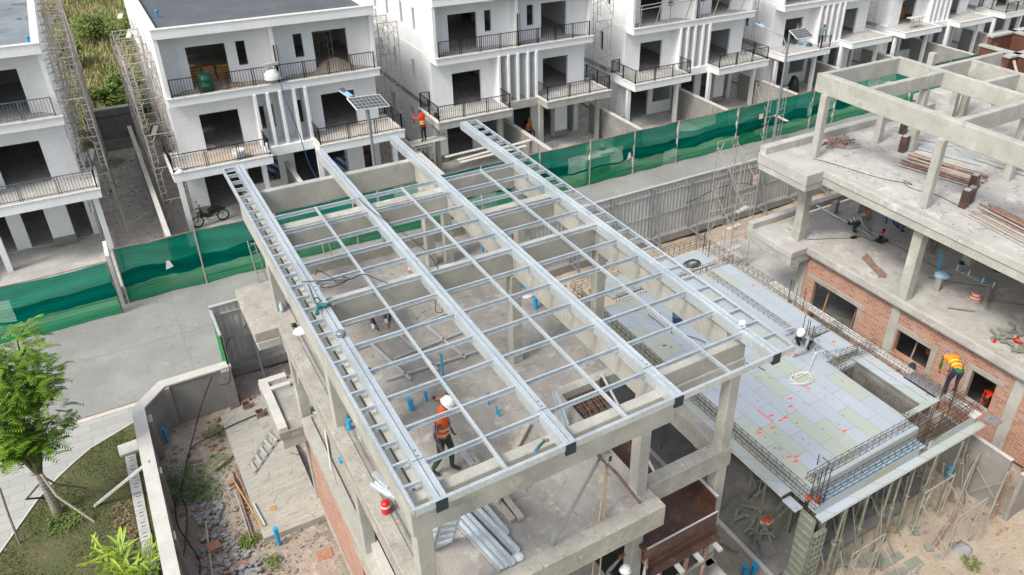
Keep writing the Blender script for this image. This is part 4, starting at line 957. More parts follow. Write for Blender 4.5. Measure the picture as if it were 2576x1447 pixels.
scaffold('small scaffold tower standing on the road beside the right lamp post',(33.36,31.29,0),(.75,-.1,0),1.3,(.1,.9,0),1.4,2,2,1.7,planks=(((33.95,31.14,1.72),(33.85,30.04,1.72)),),seed=11)
scaffold('scaffold tower with steel steps at the corner of the right concrete frame',(21.4,21.0,0),(1,0,0),1.1,(0,1,0),1.5,2,3,1.9,planks=(((21.5,21.2,1.0),(22.3,21.3,1.0)),((21.6,21.5,1.9),(22.4,21.6,1.9)),((21.6,21.1,2.9),(22.4,21.3,2.9))),seed=12)
scaffold('pipe trestle frames below the near edge of the deck, on the sand',(13.2,7.3,-.05),(1,0,0),1.2,(0,-1,0),1.1,2,1,1.7,seed=13)
scaffold('pipe frames standing on the sand by the grey site wall',(16.4,7.6,-.05),(1,0,0),1.3,(0,-1,0),1.0,2,1,1.8,seed=14)
scaffold('small pipe scaffold inside the right room of the bare-beamed house',(21.9,40.3,3.32),(1,0,0),.9,(0,1,0),1.5,2,1,1.6,seed=15)
scaffold('outer pipe frames close to the right wall of the dark-roofed house',(12.15,39.5,0),(1,0,0),.6,(0,1,0),1.5,5,4,1.7,mis=.12,seed=22,brace=False)
scaffold('pipe frames standing in the shade below the deck, behind the props',(13.6,9.6,.12),(1,0,0),1.2,(0,1,0),1.4,3,1,1.9,mis=.1,seed=23)
scaffold('pale pipe frames at the near right corner of the deck, on the sand',(17.9,7.3,-.05),(.9,.3,0),1.2,(.1,-.9,0),1.0,2,1,1.8,mis=.1,seed=24)
for k in range(16):
    x = 13.0+k*.38; o = MB().tube([(x,rnd.uniform(7.2,8.3),rnd.uniform(.0,.4)),(x+rnd.uniform(-1.0,1.0),rnd.uniform(7.6,8.6),rnd.uniform(1.5,2.6))],.02,5).build('brace_pipe','prop_pipe'); tag(o,'thin slanting brace pipe among the props under the near deck edge','brace','brace pipes among the props under the near deck edge')
# leaning A-frame ladders by the net
for k,(x,y) in enumerate(((3.7,30.5),(6.6,30.6))):
    t = thing('trestle_ladder', (x,y,0), ['pale pipe trestle leaning by the green net left of the steel roof','pale pipe trestle in front of the net, seen through the roof grid'][k], 'trestle')
    mb = MB()
    mb.tube([(x,y,0),(x-.1,y-.1,2.1)],.025,5).tube([(x+.35,y+.1,0),(x+.15,y,1.9)],.025,5)
    mb.build('leg','timber',t)
    mb = MB()
    for z in (.5,1.0,1.5,1.85): mb.tube([(x-.02*z,y-.03*z,z),(x+.35-.09*z,y+.08,z)],.018,5)
    mb.tube([(x-.1,y-.1,2.0),(x+.9,y+.1,1.6)],.015,5); mb.build('rung','timber',t)

# temporary pipe rail on the third house
t = thing('pipe_railing', (32,36.9,H2), 'rough pipe handrail with raking posts on the third house upper balcony', 'railing')
for k in range(9):
    x = 28.0+k*1.12; MB().tube([(x,37.15,H2),(x+rnd.uniform(-.2,.35),36.95,H2+1.4)],.03,5).build('post','scaffold_pipe',t)
MB().tube([(27.4,36.9,H2+1.15),(32,36.9,H2+1.35),(37.2,36.95,H2+1.3)],.03,5).tube([(27.6,36.95,H2+1.35),(32.4,36.9,H2+1.55),(36.5,37.0,H2+1.4)],.03,5).build('rail_pipe','scaffold_pipe',t)
# ------------------------------------------------------------------ solar street lamps
def lamp(x, y, hpole, lab, panel, head, bend):
    t = thing('street_lamp', (x,y,0), lab, 'street lamp', 'solar street lamps beside the road')
    mb = MB(); mb.tube([(x,y,0),(x,y,hpole)],.075,10,rs=[.09,.06]); mb.build('pole','pole_grey',t)
    MB().tube([(x,y,hpole*.86),bend,Vector(head)+Vector((.1,0,-.06))],.045,8).build('arm','pole_grey',t)
    h = Vector(head); dd = (h-Vector(bend)).normalized()
    MB().bar(h,h+dd*.55,.24,.08).bar(h+dd*.05+Vector((0,0,.05)),h+dd*.3+Vector((0,0,.05)),.1,.03).build('lamp_head','lamp_blue',t)
    mb = MB()
    for k in range(7): mb.bar(h+dd*(.32+.035*k)+Vector((0,0,.04)),h+dd*(.335+.035*k)+Vector((0,0,.09)),.22,.01)
    mb.build('cooling_fin','pole_grey',t)
    p = [Vector(v) for v in panel]; n = (p[1]-p[0]).cross(p[3]-p[0]).normalized()
    if n.z < 0: n = -n
    mb = MB(); vs = p+[q-n*.04 for q in p]; mb.add(vs,[(0,1,2,3),(7,6,5,4),(0,4,5,1),(1,5,6,2),(2,6,7,3),(3,7,4,0)]); mb.build('panel_frame','white_trim',t)
    mb = MB(); nx, ny = 8, 4
    for i in range(nx):
        for j in range(ny):
            def Pq(u,v): return (p[0]*(1-u)+p[1]*u)*(1-v)+(p[3]*(1-u)+p[2]*u)*v+n*.004
            u0,u1 = (i+.03)/nx*.96+.02,(i+.97)/nx*.96+.02; v0,v1 = (j+.03)/ny*.94+.03,(j+.97)/ny*.94+.03
            mb.add([Pq(u0,v0),Pq(u1,v0),Pq(u1,v1),Pq(u0,v1)],[(0,1,2,3)])
    mb.build('solar_cell','solar_cell',t)
    c = (p[0]+p[1]+p[2]+p[3])/4
    MB().tube([(x,y,hpole),c-n*.05],.03,6).build('panel_bracket','pole_grey',t)
lamp(9.22,30.43,6.8,'solar street lamp rising behind the steel roof, its panel over the dark-roofed house',[(8.49,30.2,7.36),(9.9,30.2,7.30),(10.08,30.7,6.82),(8.72,30.7,6.88)] if False else [(8.70,30.15,6.86),(10.08,30.15,6.80),(9.92,30.85,7.14),(8.52,30.85,7.2)],(8.85,31.3,7.05),(9.2,30.65,6.75))
lamp(33.3,30.4,6.9,'solar street lamp at the right, beside the small scaffold tower on the road',[(33.1,29.6,6.72),(34.35,29.6,6.72),(34.35,30.3,7.05),(33.1,30.3,7.05)],(32.55,31.6,7.0),(33.15,30.7,6.6))

# ------------------------------------------------------------------ young street tree, stakes, planting
T_ = thing('tree', (-4.07,20.85,0), 'young leafy green tree with wrapped forked trunk on the lawn', 'tree')
mb = MB(); mb.tube([(-4.07,20.85,-.03),(-4.06,20.85,.5),(-4.08,20.85,1.1),(-4.1,20.87,1.6)],.15,10,rs=[.15,.115,.10,.095]); mb.build('trunk','bark',T_)
rn = random.Random(21); mb = MB(); tips = []
for (ax,ay,h) in ((-3.3,20.8,4.7),(-4.0,20.9,4.9),(-3.4,21.1,5.75),(-4.7,20.8,3.9),(-3.6,20.7,3.1),(-4.4,20.6,3.0),(-4.3,21.0,5.3)):
    p0 = Vector((-4.1,20.87,1.55)); p3 = Vector((ax,ay,h)); p1 = p0.lerp(p3,.35)+Vector((rn.uniform(-.15,.25),0,.1)); p2 = p0.lerp(p3,.7)+Vector((rn.uniform(-.1,.1),rn.uniform(-.1,.1),0))
    mb.tube([p0,p1,p2,p3],.06,7,rs=[.085,.06,.04,.015])
    for k in range(10):
        f = rn.uniform(.25,1); b = p1.lerp(p3,f); a = rn.random()*6.28; L = rn.uniform(.4,.9)*(1.15-.5*f)
        e = b+Vector((math.cos(a)*L,math.sin(a)*L,rn.uniform(.0,.5))); mb.tube([b,b.lerp(e,.5)+Vector((0,0,.08)),e],.018,5,rs=[.025,.016,.006]); tips.append((b,e))
mb.build('branch','bark_dark',T_)
mb = MB()
for (b,e) in tips:
    for k in range(20):
        c = b.lerp(e,rn.uniform(.25,1.15))+Vector((rn.uniform(-.28,.28),rn.uniform(-.28,.28),rn.uniform(-.2,.22)))
        # one feathery spray: a drooping rachis with paired leaflets
        a = rn.random()*6.28; L = rn.uniform(.22,.42); dr = Vector((math.cos(a),math.sin(a),rn.uniform(-.45,.15))).normalized(); sd_ = dr.cross(Vector((0,0,1))).normalized(); mi = 0 if rn.random()<.72 else 1
        for j in range(6):
            q = c+dr*L*j/6-Vector((0,0,.10*(j/6)**2))
            for sg in (-1,1):
                tip = q+sd_*sg*.078+dr*.03-Vector((0,0,.02)); w2 = dr*.024
                mb.add([q-w2*.5,q+w2,tip+w2*.6,tip-w2*.3],[(0,1,2,3)],mi)
mb.build('crown',['leaf','leaf_dark'],T_)
mb = MB()
for k in range(9): z=.35+k*.13; f=z/1.55; mb.tube([(-4.07-.02*f+math.cos(a)*(.13-.03*f), 20.85+math.sin(a)*(.13-.03*f), z+.02*math.sin(a)) for a in [j*.9 for j in range(8)]],.012,4)
mb.build('trunk_wrap','grey_cloth',T_)
def pole(name, pts, r, m, lab, cat, grp=None, n=7):
    o = MB().tube(pts,r,n).build(name,m); return tag(o,lab,cat,grp)
pole('stake',[(-5.01,20.19,0),(-4.97,20.26,1.0),(-4.90,20.34,1.95)],.03,'bark','nearly upright stake left of the tree trunk','stake')
pole('stake',[(-3.21,19.97,0),(-3.85,20.4,1.0),(-4.05,20.8,1.6)],.035,'timber','long grey stake leaning from the lawn to the right side of the tree fork','stake')
pole('stake',[(-3.35,21.52,0),(-3.9,21.2,.75),(-4.08,20.95,1.4)],.03,'bark','thin crooked stake reaching away behind the tree','stake')
pole('stake',[(-4.41,21.73,0),(-4.7,21.3,.5),(-4.15,20.95,1.2)],.03,'bark_dark','curved dark stake hugging the tree trunk','stake')
o = MB().bar((-3.16,20.59,0.02),(-1.45,19.75,1.62),.09,.06).build('plank','plank'); tag(o,'pale plank leaning from the lawn onto the boundary wall cap','plank')
mb = MB(); mb.prism([(-2.35,22.84,0)[:2],(-1.8,22.86,0)[:2],(-1.8,22.33,0)[:2],(-2.33,22.32,0)[:2]],-.02,.09)
P_ = mb.build('pit_cover','wall_cap'); tag(P_,'square perforated concrete pit cover on the lawn by the wall','pit cover')
mb = MB()
for i in range(6):
    for j in range(4): mb.lathe((-2.28+i*.085,22.45+j*.09,.0905),[(.008,0),(.0081,.001)],6)
mb.build('drain_hole','black_plastic',P_)
Dr = thing('drain_cover_row', (-2.05,19,0), 'row of slotted grey drain slabs along the lawn beside the wall', 'drain cover')
for k in range(17):
    y = 22.24-k*.42
    s_ = MB().box(-2.2+.002*k,-1.9,y-.41,y,-.03,.06+.004*(k%3)).build('drain_slab','drain_slab',Dr,bevel=.01)
    for j in (.13,.28): MB().box(-2.10,-1.98,y-j-.012,y-j+.012,.0605+.004*(k%3),.0635+.004*(k%3)).build('slot','black_plastic',s_)
def reedplant(x, y, lab, seed, h=1.0, n=26):
    rn = random.Random(seed); t = thing('broadleaf_plant', (x,y,0), lab, 'plant'); st = MB(); lf = MB()
    for k in range(n):
        a = rn.random()*6.28; r0 = rn.uniform(0,.35); bx, by = x+math.cos(a)*r0, y+math.sin(a)*r0; hh = h*rn.uniform(.5,1.1); lx, ly = rn.uniform(-.35,.35), rn.uniform(-.35,.35)
        p0 = Vector((bx,by,0)); p1 = Vector((bx+lx,by+ly,hh)); st.tube([p0,p0.lerp(p1,.5)+Vector((0,0,.05)),p1],.009,4)
        for j in range(5):
            c = p0.lerp(p1,.35+.65*j/4); b = rn.random()*6.28; L = rn.uniform(.38,.68); wd = rn.uniform(.028,.042)
            d = Vector((math.cos(b),math.sin(b),rn.uniform(.2,1.0))).normalized(); sx = d.cross(Vector((0,0,1))).normalized()*wd
            q1 = c+d*L*.35; q2 = c+d*L*.7-Vector((0,0,.02)); q3 = c+d*L-Vector((0,0,.07)); up = Vector((0,0,.012))
            lf.add([c,q1-sx+up,q1+sx+up,q2-sx*.9+up,q2+sx*.9+up,q3,q1,q2],[(0,6,1),(0,2,6),(1,6,7,3),(6,2,4,7),(3,7,5),(7,4,5)],0 if rn.random()<.7 else 1)
    st.build('stem','leaf_lime',t); lf.build('leaf',['leaf_lime','leaf'],t)
reedplant(-2.75,17.55,'lime green plant with long narrow leaves at the bottom edge, left of the drain',31,1.3,13)
reedplant(-2.3,16.9,'lime green long-leaved plant at the bottom edge overlapping the drain slabs',32,1.3,17)
def weed(c, r, n, lab, seed, m='weed_leaf', h=.25):
    rn = random.Random(seed); mb = MB()
    for k in range(n):
        a = rn.random()*6.28; d = r*math.sqrt(rn.random()); leafball(mb,(c[0]+math.cos(a)*d,c[1]+math.sin(a)*d,rn.uniform(.03,h)),.08,.08,.06,2,.045,rn,shell=0)
    o = mb.build('weeds',m); tag(o,lab,'weeds'); return o
weed((-.85,20.0),.75,420,'dark green weeds growing against the inside of the bent boundary wall',41,h=.45)
weed((-.35,19.5),.45,160,'leafy weed patch at the top of the grey rubble, under the hanging cable',42,'grass_blade')
weed((0.38,17.03,0),.28,160,'bright grass tuft at the end of the rusty pipes',43,'grass_blade',.12)
weed((0.77,15.96,0),.22,60,'small grass tuft in the dirt near the orange tile',44,'grass_blade',.1)
weed((.35,22.0),.3,80,'grass tuft on the dirt by the left edge of the ground slab',45,'grass_blade',.15)
weed((.2,20.4),.6,90,'straggly weeds on the dirt beside the ground slab',46,'grass_blade',.12)
weed((16.96,6.05,0),.25,60,'small green tuft on the sand at the lower right',47,'grass_blade',.15)
weed((-0.25,47.12,0),.55,200,'green weeds in the narrow yard between the two left scaffolds',48,'grass_blade',.2)
weed((-3.9,20.4),.5,200,'darker grass tuft at the foot of the tree',49,'grass_blade',.12)
# reddish ground-cover strip between drain and plants
rn = random.Random(50); mb = MB()
for k in range(500):
    x, y = rn.uniform(-2.75,-2.2), rn.uniform(15,20.3); leafball(mb,(x,y,rn.uniform(.02,.09)),.05,.05,.03,2,.04,rn,shell=0)
o = mb.build('dry_leaf_litter','rust_soil'); tag(o,'reddish dry groundcover beside the drain slabs','groundcover',kind='stuff')
# rubble
def rubble(name, n, area, r0, r1, m, lab, seed, z=-.03, f=None):
    rn = random.Random(seed); mb = MB(); k = 0
    while k < n:
        x, y = rn.uniform(area[0],area[1]), rn.uniform(area[2],area[3])
        if f and not f(x,y): continue
        k += 1; stone(mb,(x,y,z+rn.uniform(0,.04)),rn.uniform(r0,r1),rn)
    o = mb.build(name,m); tag(o,lab,'rubble',kind='stuff'); return o
rubble('grey_rubble',620,(-1.15,.7,12.5,20.0),.03,.105,'stone_grey','broken blue grey stones spread along the inside of the boundary wall',51,f=lambda x,y: abs(x+.35+.03*(y-17))<.55+.25*math.sin(y*1.3))
rubble('brown_rubble',320,(-1.2,1.2,12,22.8),.02,.09,'stone_brown','brown earth clods mixed with the grey stones in the plot',52)
rubble('gravel',1600,(-1.1,2.3,12,19.5),.012,.04,'stone_grey','fine grey gravel scattered over the dirt plot',53,z=-.01)
rubble('brown_rubble',300,(1.5,2.6,20.2,23.2),.05,.16,'stone_brown','heap of brown clods behind the corner of the ground slab',54,z=.02)
rubble('gravel',600,(9.3,22,1.5,8.2),.015,.07,'stone_brown','small stones scattered on the sand at the lower right',55,z=-.07)
rubble('gravel',260,(-.4,.85,36,49),.02,.05,'drain_slab','pale gravel scattered in the narrow yard between scaffolds',56,z=-.02)
rubble('brown_rubble',120,(11,18,21,24),.03,.1,'stone_brown','earth clods on the sand strip below the corrugated fence',57,z=-.06)
# slab on the ground by the brick wall
struct('ground_slab', MB().prism([(.72,16.75),(2.42,16.7),(2.42,23.0),(.68,22.5)],-.15,.16), 'slab_broom')

def debris(name, n, area, z, m, lab, seed, s0=.015, s1=.06, f=None):
    rn = random.Random(seed); mb = MB(); k = 0
    while k < n:
        x, y = rn.uniform(area[0],area[1]), rn.uniform(area[2],area[3])
        if f and not f(x,y): continue
        k += 1; a = rn.random()*3.14; L = rn.uniform(s0,s1)
        if rn.random() < .25: mb.bar((x-math.cos(a)*L*3,y-math.sin(a)*L*3,z+.008),(x+math.cos(a)*L*3,y+math.sin(a)*L*3,z+.01),.009,.009)
        else: stone(mb,(x,y,z),L*.6,rn,0,.4)
    o = mb.build(name,m); tag(o,lab,'debris',kind='stuff'); return o
oka = lambda x,y: not (x>6.5 and y<11.5)
debris('slab_debris',420,(2.7,8.2,7.9,18.7),L2,'concrete','small concrete crumbs and wire bits over the upper slab under the roof grid',81,f=oka)
debris('slab_debris',160,(2.7,8.2,7.9,18.7),L2,'rusty_pipe','rusty wire ends scattered over the upper slab under the roof grid',82,.012,.03,f=oka)
debris('slab_debris',420,(21.4,27.5,7,18.6),L2,'concrete_dark','dark crumbs and wire bits over the right upper slab',83)
debris('slab_debris',420,(21.7,27,7,18.7),L1,'rusty_pipe','rusty crumbs and wire bits over the right lower slab',84,.012,.04)
debris('slab_debris',220,(12.6,16.5,8.6,17.4),ZD,'rusty_pipe','wire ties and rust crumbs on the pale deck',85,.008,.02)
debris('slab_debris',260,(.8,2.35,16.8,22.8),.16,'concrete','grey crumbs on the ground slab by the brick wall',86)
debris('road_debris',300,(-1,30,25.1,31.4),0,'wall_cap','pale crumbs on the concrete road',87,.02,.06)
debris('porch_debris',400,(2.3,37,33,38),.06,'concrete_dark','dark crumbs over the porch floors behind the green net',88,.02,.07)
# ------------------------------------------------------------------ people
def skinmesh(chains, name='b'):
    """chains: list of lists of (co, radius); points equal to an existing point are shared"""
    vs = []; rs = []; es = []; idx = {}
    for ch in chains:
        prev = None
        for co, r in ch:
            k = tuple(round(c,4) for c in co)
            if k not in idx: idx[k] = len(vs); vs.append(co); rs.append(r)
            i = idx[k]
            if prev is not None and prev != i: es.append((prev,i))
            prev = i
    me = bpy.data.meshes.new(name); me.from_pydata([tuple(v) for v in vs], es, [])
    o = bpy.data.objects.new(name, me); col.objects.link(o)
    sm = o.modifiers.new('skin','SKIN'); sm.use_smooth_shade = True
    if not me.skin_vertices: me.skin_vertices.new(name='s')
    for i, sv in enumerate(me.skin_vertices[0].data):
        r = rs[i]; sv.radius = r if isinstance(r, tuple) else (r, r); sv.use_root = (i == 0)
    ss = o.modifiers.new('sub','SUBSURF'); ss.levels = 1; ss.render_levels = 1
    dg = bpy.context.evaluated_depsgraph_get(); dg.update()
    m2 = bpy.data.meshes.new_from_object(o.evaluated_get(dg))
    bpy.data.objects.remove(o)
    return m2
def V3(*a): return Vector(a)
def person(loc, head_deg, lab, pose, top, legs, shoes='dark_cloth', sleeves=None, hat=None, hatm='helmet_white', vest=None, stripes='reflective', scale=1.0, hands=True, group=None):
    """local frame: x right, y forward, z up; pose = dict of joints"""
    sleeves = sleeves or top
    P = {k: Vector(v) for k, v in pose.items()}
    pel, chest, neck, headc = P['pelvis'], P['chest'], P['neck'], P['head']
    ax = (chest-pel).normalized(); rt = P.get('right', V3(1,0,0)).normalized()
    fw = rt.cross(ax) * -1
    if fw.length < .1: fw = V3(0,1,0)
    fw = ax.cross(rt)*-1 if False else rt.cross(ax)*-1
    hu = (headc-neck).normalized(); face = P.get('face', V3(0,1,-.2)).normalized()
    chains = [[(pel,(.125,.095)),(pel.lerp(chest,.45),(.115,.085)),(chest,(.145,.10)),(neck-hu*.03,(.07,.06)),(neck,(.052,.052)),(headc-hu*.03,(.078,.085)),(headc+hu*.06,(.078,.088))]]
    chains.append([(headc-hu*.03,(.078,.085)),(headc-hu*.035+face*.098,(.014,.014))])
    for s, n in ((-1,'l'),(1,'r')):
        sh = chest+ax*.07+rt*s*.185; el, wr = P['el_'+n], P['wr_'+n]
        d = (wr-el).normalized(); hd = wr+d*.075
        chains.append([(chest,(.145,.10)),(chest+ax*.05+rt*s*.11,(.075,.07)),(sh,(.058,.058)),(sh.lerp(el,.5),(.047,.047)),(el,(.04,.04)),(el.lerp(wr,.5),(.037,.037)),(wr,(.026,.028)),(hd,(.036,.018))])
        side = d.cross(fw if abs(d.dot(fw))<.9 else V3(0,0,1)).normalized(); cur = (side.cross(d)).normalized()
        if hands:
            for q, L in ((-1.5,.062),(-.5,.075),(.5,.07),(1.5,.055)):
                b = hd+side*q*.016; chains.append([(hd,(.036,.018)),(b+d*.035,(.009,.009)),(b+d*(.035+L*.5)+cur*.008,(.008,.008)),(b+d*(.03+L*.8)+cur*.03,(.007,.007))])
            chains.append([(hd,(.036,.018)),(hd-d*.03+side*.04,(.010,.010)),(hd+d*.015+side*.055+cur*.012,(.008,.008))])
        hp = pel-ax*.03+rt*s*.09; kn, an = P['kn_'+n], P['an_'+n]; toe = P.get('toe_'+n, an+V3(0,.15,-.05))
        chains.append([(pel,(.125,.095)),(hp,(.095,.095)),(hp.lerp(kn,.5),(.078,.078)),(kn,(.058,.058)),(kn.lerp(an,.35),(.056,.056)),(an,(.042,.042)),(an.lerp(toe,.5)-V3(0,0,.01),(.042,.034)),(toe,(.036,.028))])
    me = skinmesh(chains, 'person')
    mats = [top, legs, 'skin', shoes, sleeves]
    for mm in mats: me.materials.append(MATS[mm])
    segs = [(pel,chest,0),(chest,neck-hu*.04,0),(neck,headc,2),(headc,headc+hu*.15,2),(headc,headc+face*.1,2)]
    for s, n in ((-1,'l'),(1,'r')):
        sh = chest+ax*.07+rt*s*.185; el, wr = P['el_'+n], P['wr_'+n]; hp = pel-ax*.03+rt*s*.09; kn, an = P['kn_'+n], P['an_'+n]; toe = P.get('toe_'+n, an+V3(0,.15,-.05))
        segs += [(sh,el,4),(el,wr-(wr-el).normalized()*.02,4),(wr,wr+(wr-el).normalized()*.2,2),(hp,kn,1),(kn,an+V3(0,0,.02),1),(an-V3(0,0,.02),toe,3),(chest,sh-rt*s*.06,0)]
    for f in me.polygons:
        c = f.center; best = 9; bi = 0
        for a, b, i in segs:
            ab = b-a; t_ = max(0,min(1,(c-a).dot(ab)/max(ab.dot(ab),1e-9))); dd = (c-(a+ab*t_)).length - (.06 if i==0 else 0)
            if dd < best: best = dd; bi = i
        f.material_index = bi; f.use_smooth = True
    o = bpy.data.objects.new('person', me); col.objects.link(o)
    o.location = loc; o.rotation_euler = (0,0,R(head_deg)); o.scale = (scale,)*3
    tag(o, lab, 'person', group)
    def child(mb, name, m): return mb.build(name, m, o)
    # vest: inflated copy of the torso faces
    if vest:
        bm = bmesh.new(); bm.from_mesh(me)
        drop = []
        for f in bm.faces:
            c = f.calc_center_median(); h = (c-pel).dot(ax); lat = abs((c-chest).dot(rt))
            if f.material_index not in (0,) and not (f.material_index==4 and lat<.20 and h>.15): drop.append(f)
            elif h < -.02 or lat > .215: drop.append(f)
        bmesh.ops.delete(bm, geom=drop, context='FACES')
        for v in bm.verts: v.co += v.normal*.016
        vm = bpy.data.meshes.new('vest'); bm.to_mesh(vm); bm.free()
        vm.materials.clear(); vm.materials.append(MATS[vest]); vm.materials.append(MATS[stripes])
        L = (chest-pel).length
        for f in vm.polygons:
            h = (f.center-pel).dot(ax)/L
            f.material_index = 0; f.use_smooth = True
        vo = bpy.data.objects.new('vest', vm); col.objects.link(vo); vo.parent = o
        sol = vo.modifiers.new('solid','SOLIDIFY'); sol.thickness = .006
        for hh in (.22,.55):
            c = pel.lerp(chest,hh); mb = MB(); ring = []
            rx, ry = .178-.008, .152
            for j in range(17):
                a = 2*math.pi*j/16; ring.append((c+rt*math.cos(a)*rx+rt.cross(ax)*math.sin(a)*ry*.98, a))
            for (p1,_),(p2,_) in zip(ring,ring[1:]): mb.add([p1-ax*.022,p2-ax*.022,p2+ax*.022,p1+ax*.022],[(0,1,2,3)])
            child(mb,'reflective_band',stripes)
    up = hu
    def dome(mb, r, h, n=14, rings=5, base=0.0, brim=0.0, brimf=0.0):
        z_ = up; x_ = face.cross(z_).normalized(); y_ = z_.cross(x_)
        vs = []; c0 = headc+up*(.045+base)
        for k in range(rings+1):
            a = math.pi/2*k/rings; rr = r*math.cos(a)
            for j in range(n): b = 2*math.pi*j/n; vs.append(c0+x_*math.cos(b)*rr*.92+y_*math.sin(b)*rr*1.12+z_*h*math.sin(a))
        mb.add(vs,[(k*n+j,k*n+(j+1)%n,(k+1)*n+(j+1)%n,(k+1)*n+j) for k in range(rings) for j in range(n)],0,True)
        if brim or brimf:
            vs = []
            for rr in (0,1):
                for j in range(n):
                    b = 2*math.pi*j/n; e = (brim+(brimf*max(0,-math.sin(b))**1.5 if False else brimf*max(0,math.sin(b))**1.2))*rr
                    vs.append(c0+x_*math.cos(b)*(r*.92+e)+y_*math.sin(b)*(r*1.12+e)-z_*.006*rr*(1+e*20)+z_*.002)
            mb.add(vs+[v-z_*.006 for v in vs],[(j,(j+1)%n,n+(j+1)%n,n+j) for j in range(n)]+[(2*n+j,3*n+j,3*n+(j+1)%n,2*n+(j+1)%n) for j in range(n)]+[(n+j,n+(j+1)%n,3*n+(j+1)%n,3*n+j) for j in range(n)],0,True)
    if hat == 'helmet':
        mb = MB(); dome(mb,.106,.112,brim=.012,brimf=.045)
        z_ = up; x_ = face.cross(z_).normalized(); y_ = z_.cross(x_); c0 = headc+up*.045
        for q in (-.03,0,.03): mb.tube([c0+x_*q+y_*math.cos(a)*.119*.98+z_*math.sin(a)*.114 for a in [math.pi*(.12+.76*i/8) for i in range(9)]],.006,4)
        child(mb,'helmet',hatm)
    elif hat == 'straw':
        mb = MB(); dome(mb,.115,.11,brim=.10); child(mb,'straw_hat',hatm)
    elif hat == 'hood':
        mb = MB(); dome(mb,.115,.10,base=-.02,brim=.01); child(mb,'hood',hatm)
    elif hat == 'cap':
        mb = MB(); dome(mb,.108,.10,brim=.004,brimf=.075); child(mb,'cap',hatm)
    elif hat == 'hair':
        mb = MB(); dome(mb,.105,.085,base=-.01); child(mb,'hair','dark_cloth')
    return o
STAND = dict(pelvis=(0,0,.95),chest=(0,.0,1.30),neck=(0,.01,1.47),head=(0,.03,1.59),el_l=(-.25,-.02,1.12),wr_l=(-.25,.06,.88),el_r=(.25,-.02,1.12),wr_r=(.25,.06,.88),kn_l=(-.10,.03,.50),an_l=(-.11,.0,.08),kn_r=(.10,.03,.50),an_r=(.11,.0,.08))
def pz(base_, **kw): d = dict(base_); d.update(kw); return d
WALK = pz(STAND, pelvis=(0,0,.93),chest=(0,.03,1.29),neck=(0,.05,1.46),head=(0,.12,1.57),face=(.15,1,-.9),el_l=(-.25,-.02,1.10),wr_l=(-.20,.10,.87),el_r=(.25,-.04,1.10),wr_r=(.23,.03,.84),kn_l=(-.10,.12,.51),an_l=(-.10,.10,.08),kn_r=(.10,-.02,.50),an_r=(.10,-.20,.12),toe_r=(.10,-.07,.04))
BEND = dict(pelvis=(0,-.05,.88),chest=(0,.42,.92),neck=(0,.58,.88),head=(0,.69,.82),face=(0,.5,-1),el_l=(-.22,.48,.62),wr_l=(-.16,.55,.38),el_r=(.22,.48,.62),wr_r=(.15,.58,.40),kn_l=(-.13,.02,.47),an_l=(-.15,-.05,.08),kn_r=(.13,.06,.47),an_r=(.16,.05,.08))
CROUCH = dict(pelvis=(0,-.12,.30),chest=(0,.14,.56),neck=(0,.25,.68),head=(0,.34,.76),face=(0,.8,-.7),el_l=(-.22,.34,.38),wr_l=(-.12,.52,.18),el_r=(.22,.34,.38),wr_r=(.14,.52,.15),kn_l=(-.17,.24,.42),an_l=(-.14,-.02,.08),kn_r=(.17,.22,.44),an_r=(.14,.02,.08))
REACH = pz(STAND, chest=(0,.06,1.29),neck=(0,.1,1.45),head=(0,.15,1.56),face=(0,1,-.6),el_l=(-.34,.22,1.30),wr_l=(-.22,.46,1.42),el_r=(.32,.25,1.32),wr_r=(.28,.46,1.50))
LEAN = pz(STAND, chest=(0,.14,1.26),neck=(0,.22,1.41),head=(0,.3,1.5),face=(0,.8,-.8),el_l=(-.24,.2,1.02),wr_l=(-.16,.36,.88),el_r=(.24,.2,1.02),wr_r=(.16,.36,.88))
SIT = dict(pelvis=(0,0,.45),chest=(0,.08,.80),neck=(0,.12,.96),head=(0,.16,1.08),face=(0,1,-.5),el_l=(-.24,.12,.62),wr_l=(-.12,.34,.55),el_r=(.24,.12,.62),wr_r=(.12,.34,.55),kn_l=(-.13,.42,.46),an_l=(-.13,.40,.08),kn_r=(.13,.42,.46),an_r=(.13,.38,.08))

person((3.80,10.40,6.70), -128, 'man in white helmet, orange reflective vest and plaid shirt walking under the steel roof grid', WALK, 'plaid', 'green_trousers', vest='orange_vest', hat='helmet', scale=1.11)
person((4.42,15.75,6.70), 170, 'man in blue jeans bending beneath the roof beam, only his legs and hands in view', BEND, 'dark_cloth', 'denim', 'white_trim', scale=1.08)
person((2.78,11.90,6.70), -60, 'man in pale grey trousers and lime vest at the left side of the roof', LEAN, 'blue_shirt', 'grey_cloth', vest='reflective_yellow', hat='hair', scale=1.05)
person((6.12,7.66,3.35), -55, 'man in white helmet seen from above at the bottom edge, reaching up to the formwork', REACH, 'grey_cloth', 'dark_cloth', hat='helmet', scale=1.1)
person(tuple((23.88,16.99,3.37)), -150, 'crouching man in a round straw hat cutting a metal stud on the lower slab', CROUCH, 'dark_cloth', 'dark_cloth', sleeves='grey_cloth', vest='grey_cloth', hat='straw', hatm='straw', scale=1.12)
person(tuple((25.44,16.08,3.37)), -120, 'crouching man in blue sleeves and teal vest with camouflage head cover on the lower slab', CROUCH, 'blue_shirt', 'denim', vest='vest_teal', hat='hood', hatm='camo', scale=1.15)
person((18.92,9.04,3.02), -35, 'man bending far over in pale orange vest, green sleeves and lilac cap, tying rebar', BEND, 'green_shirt', 'navy', vest='orange_vest_pale', stripes='reflective_yellow', hat='hood', hatm='cap_lilac', scale=1.06)
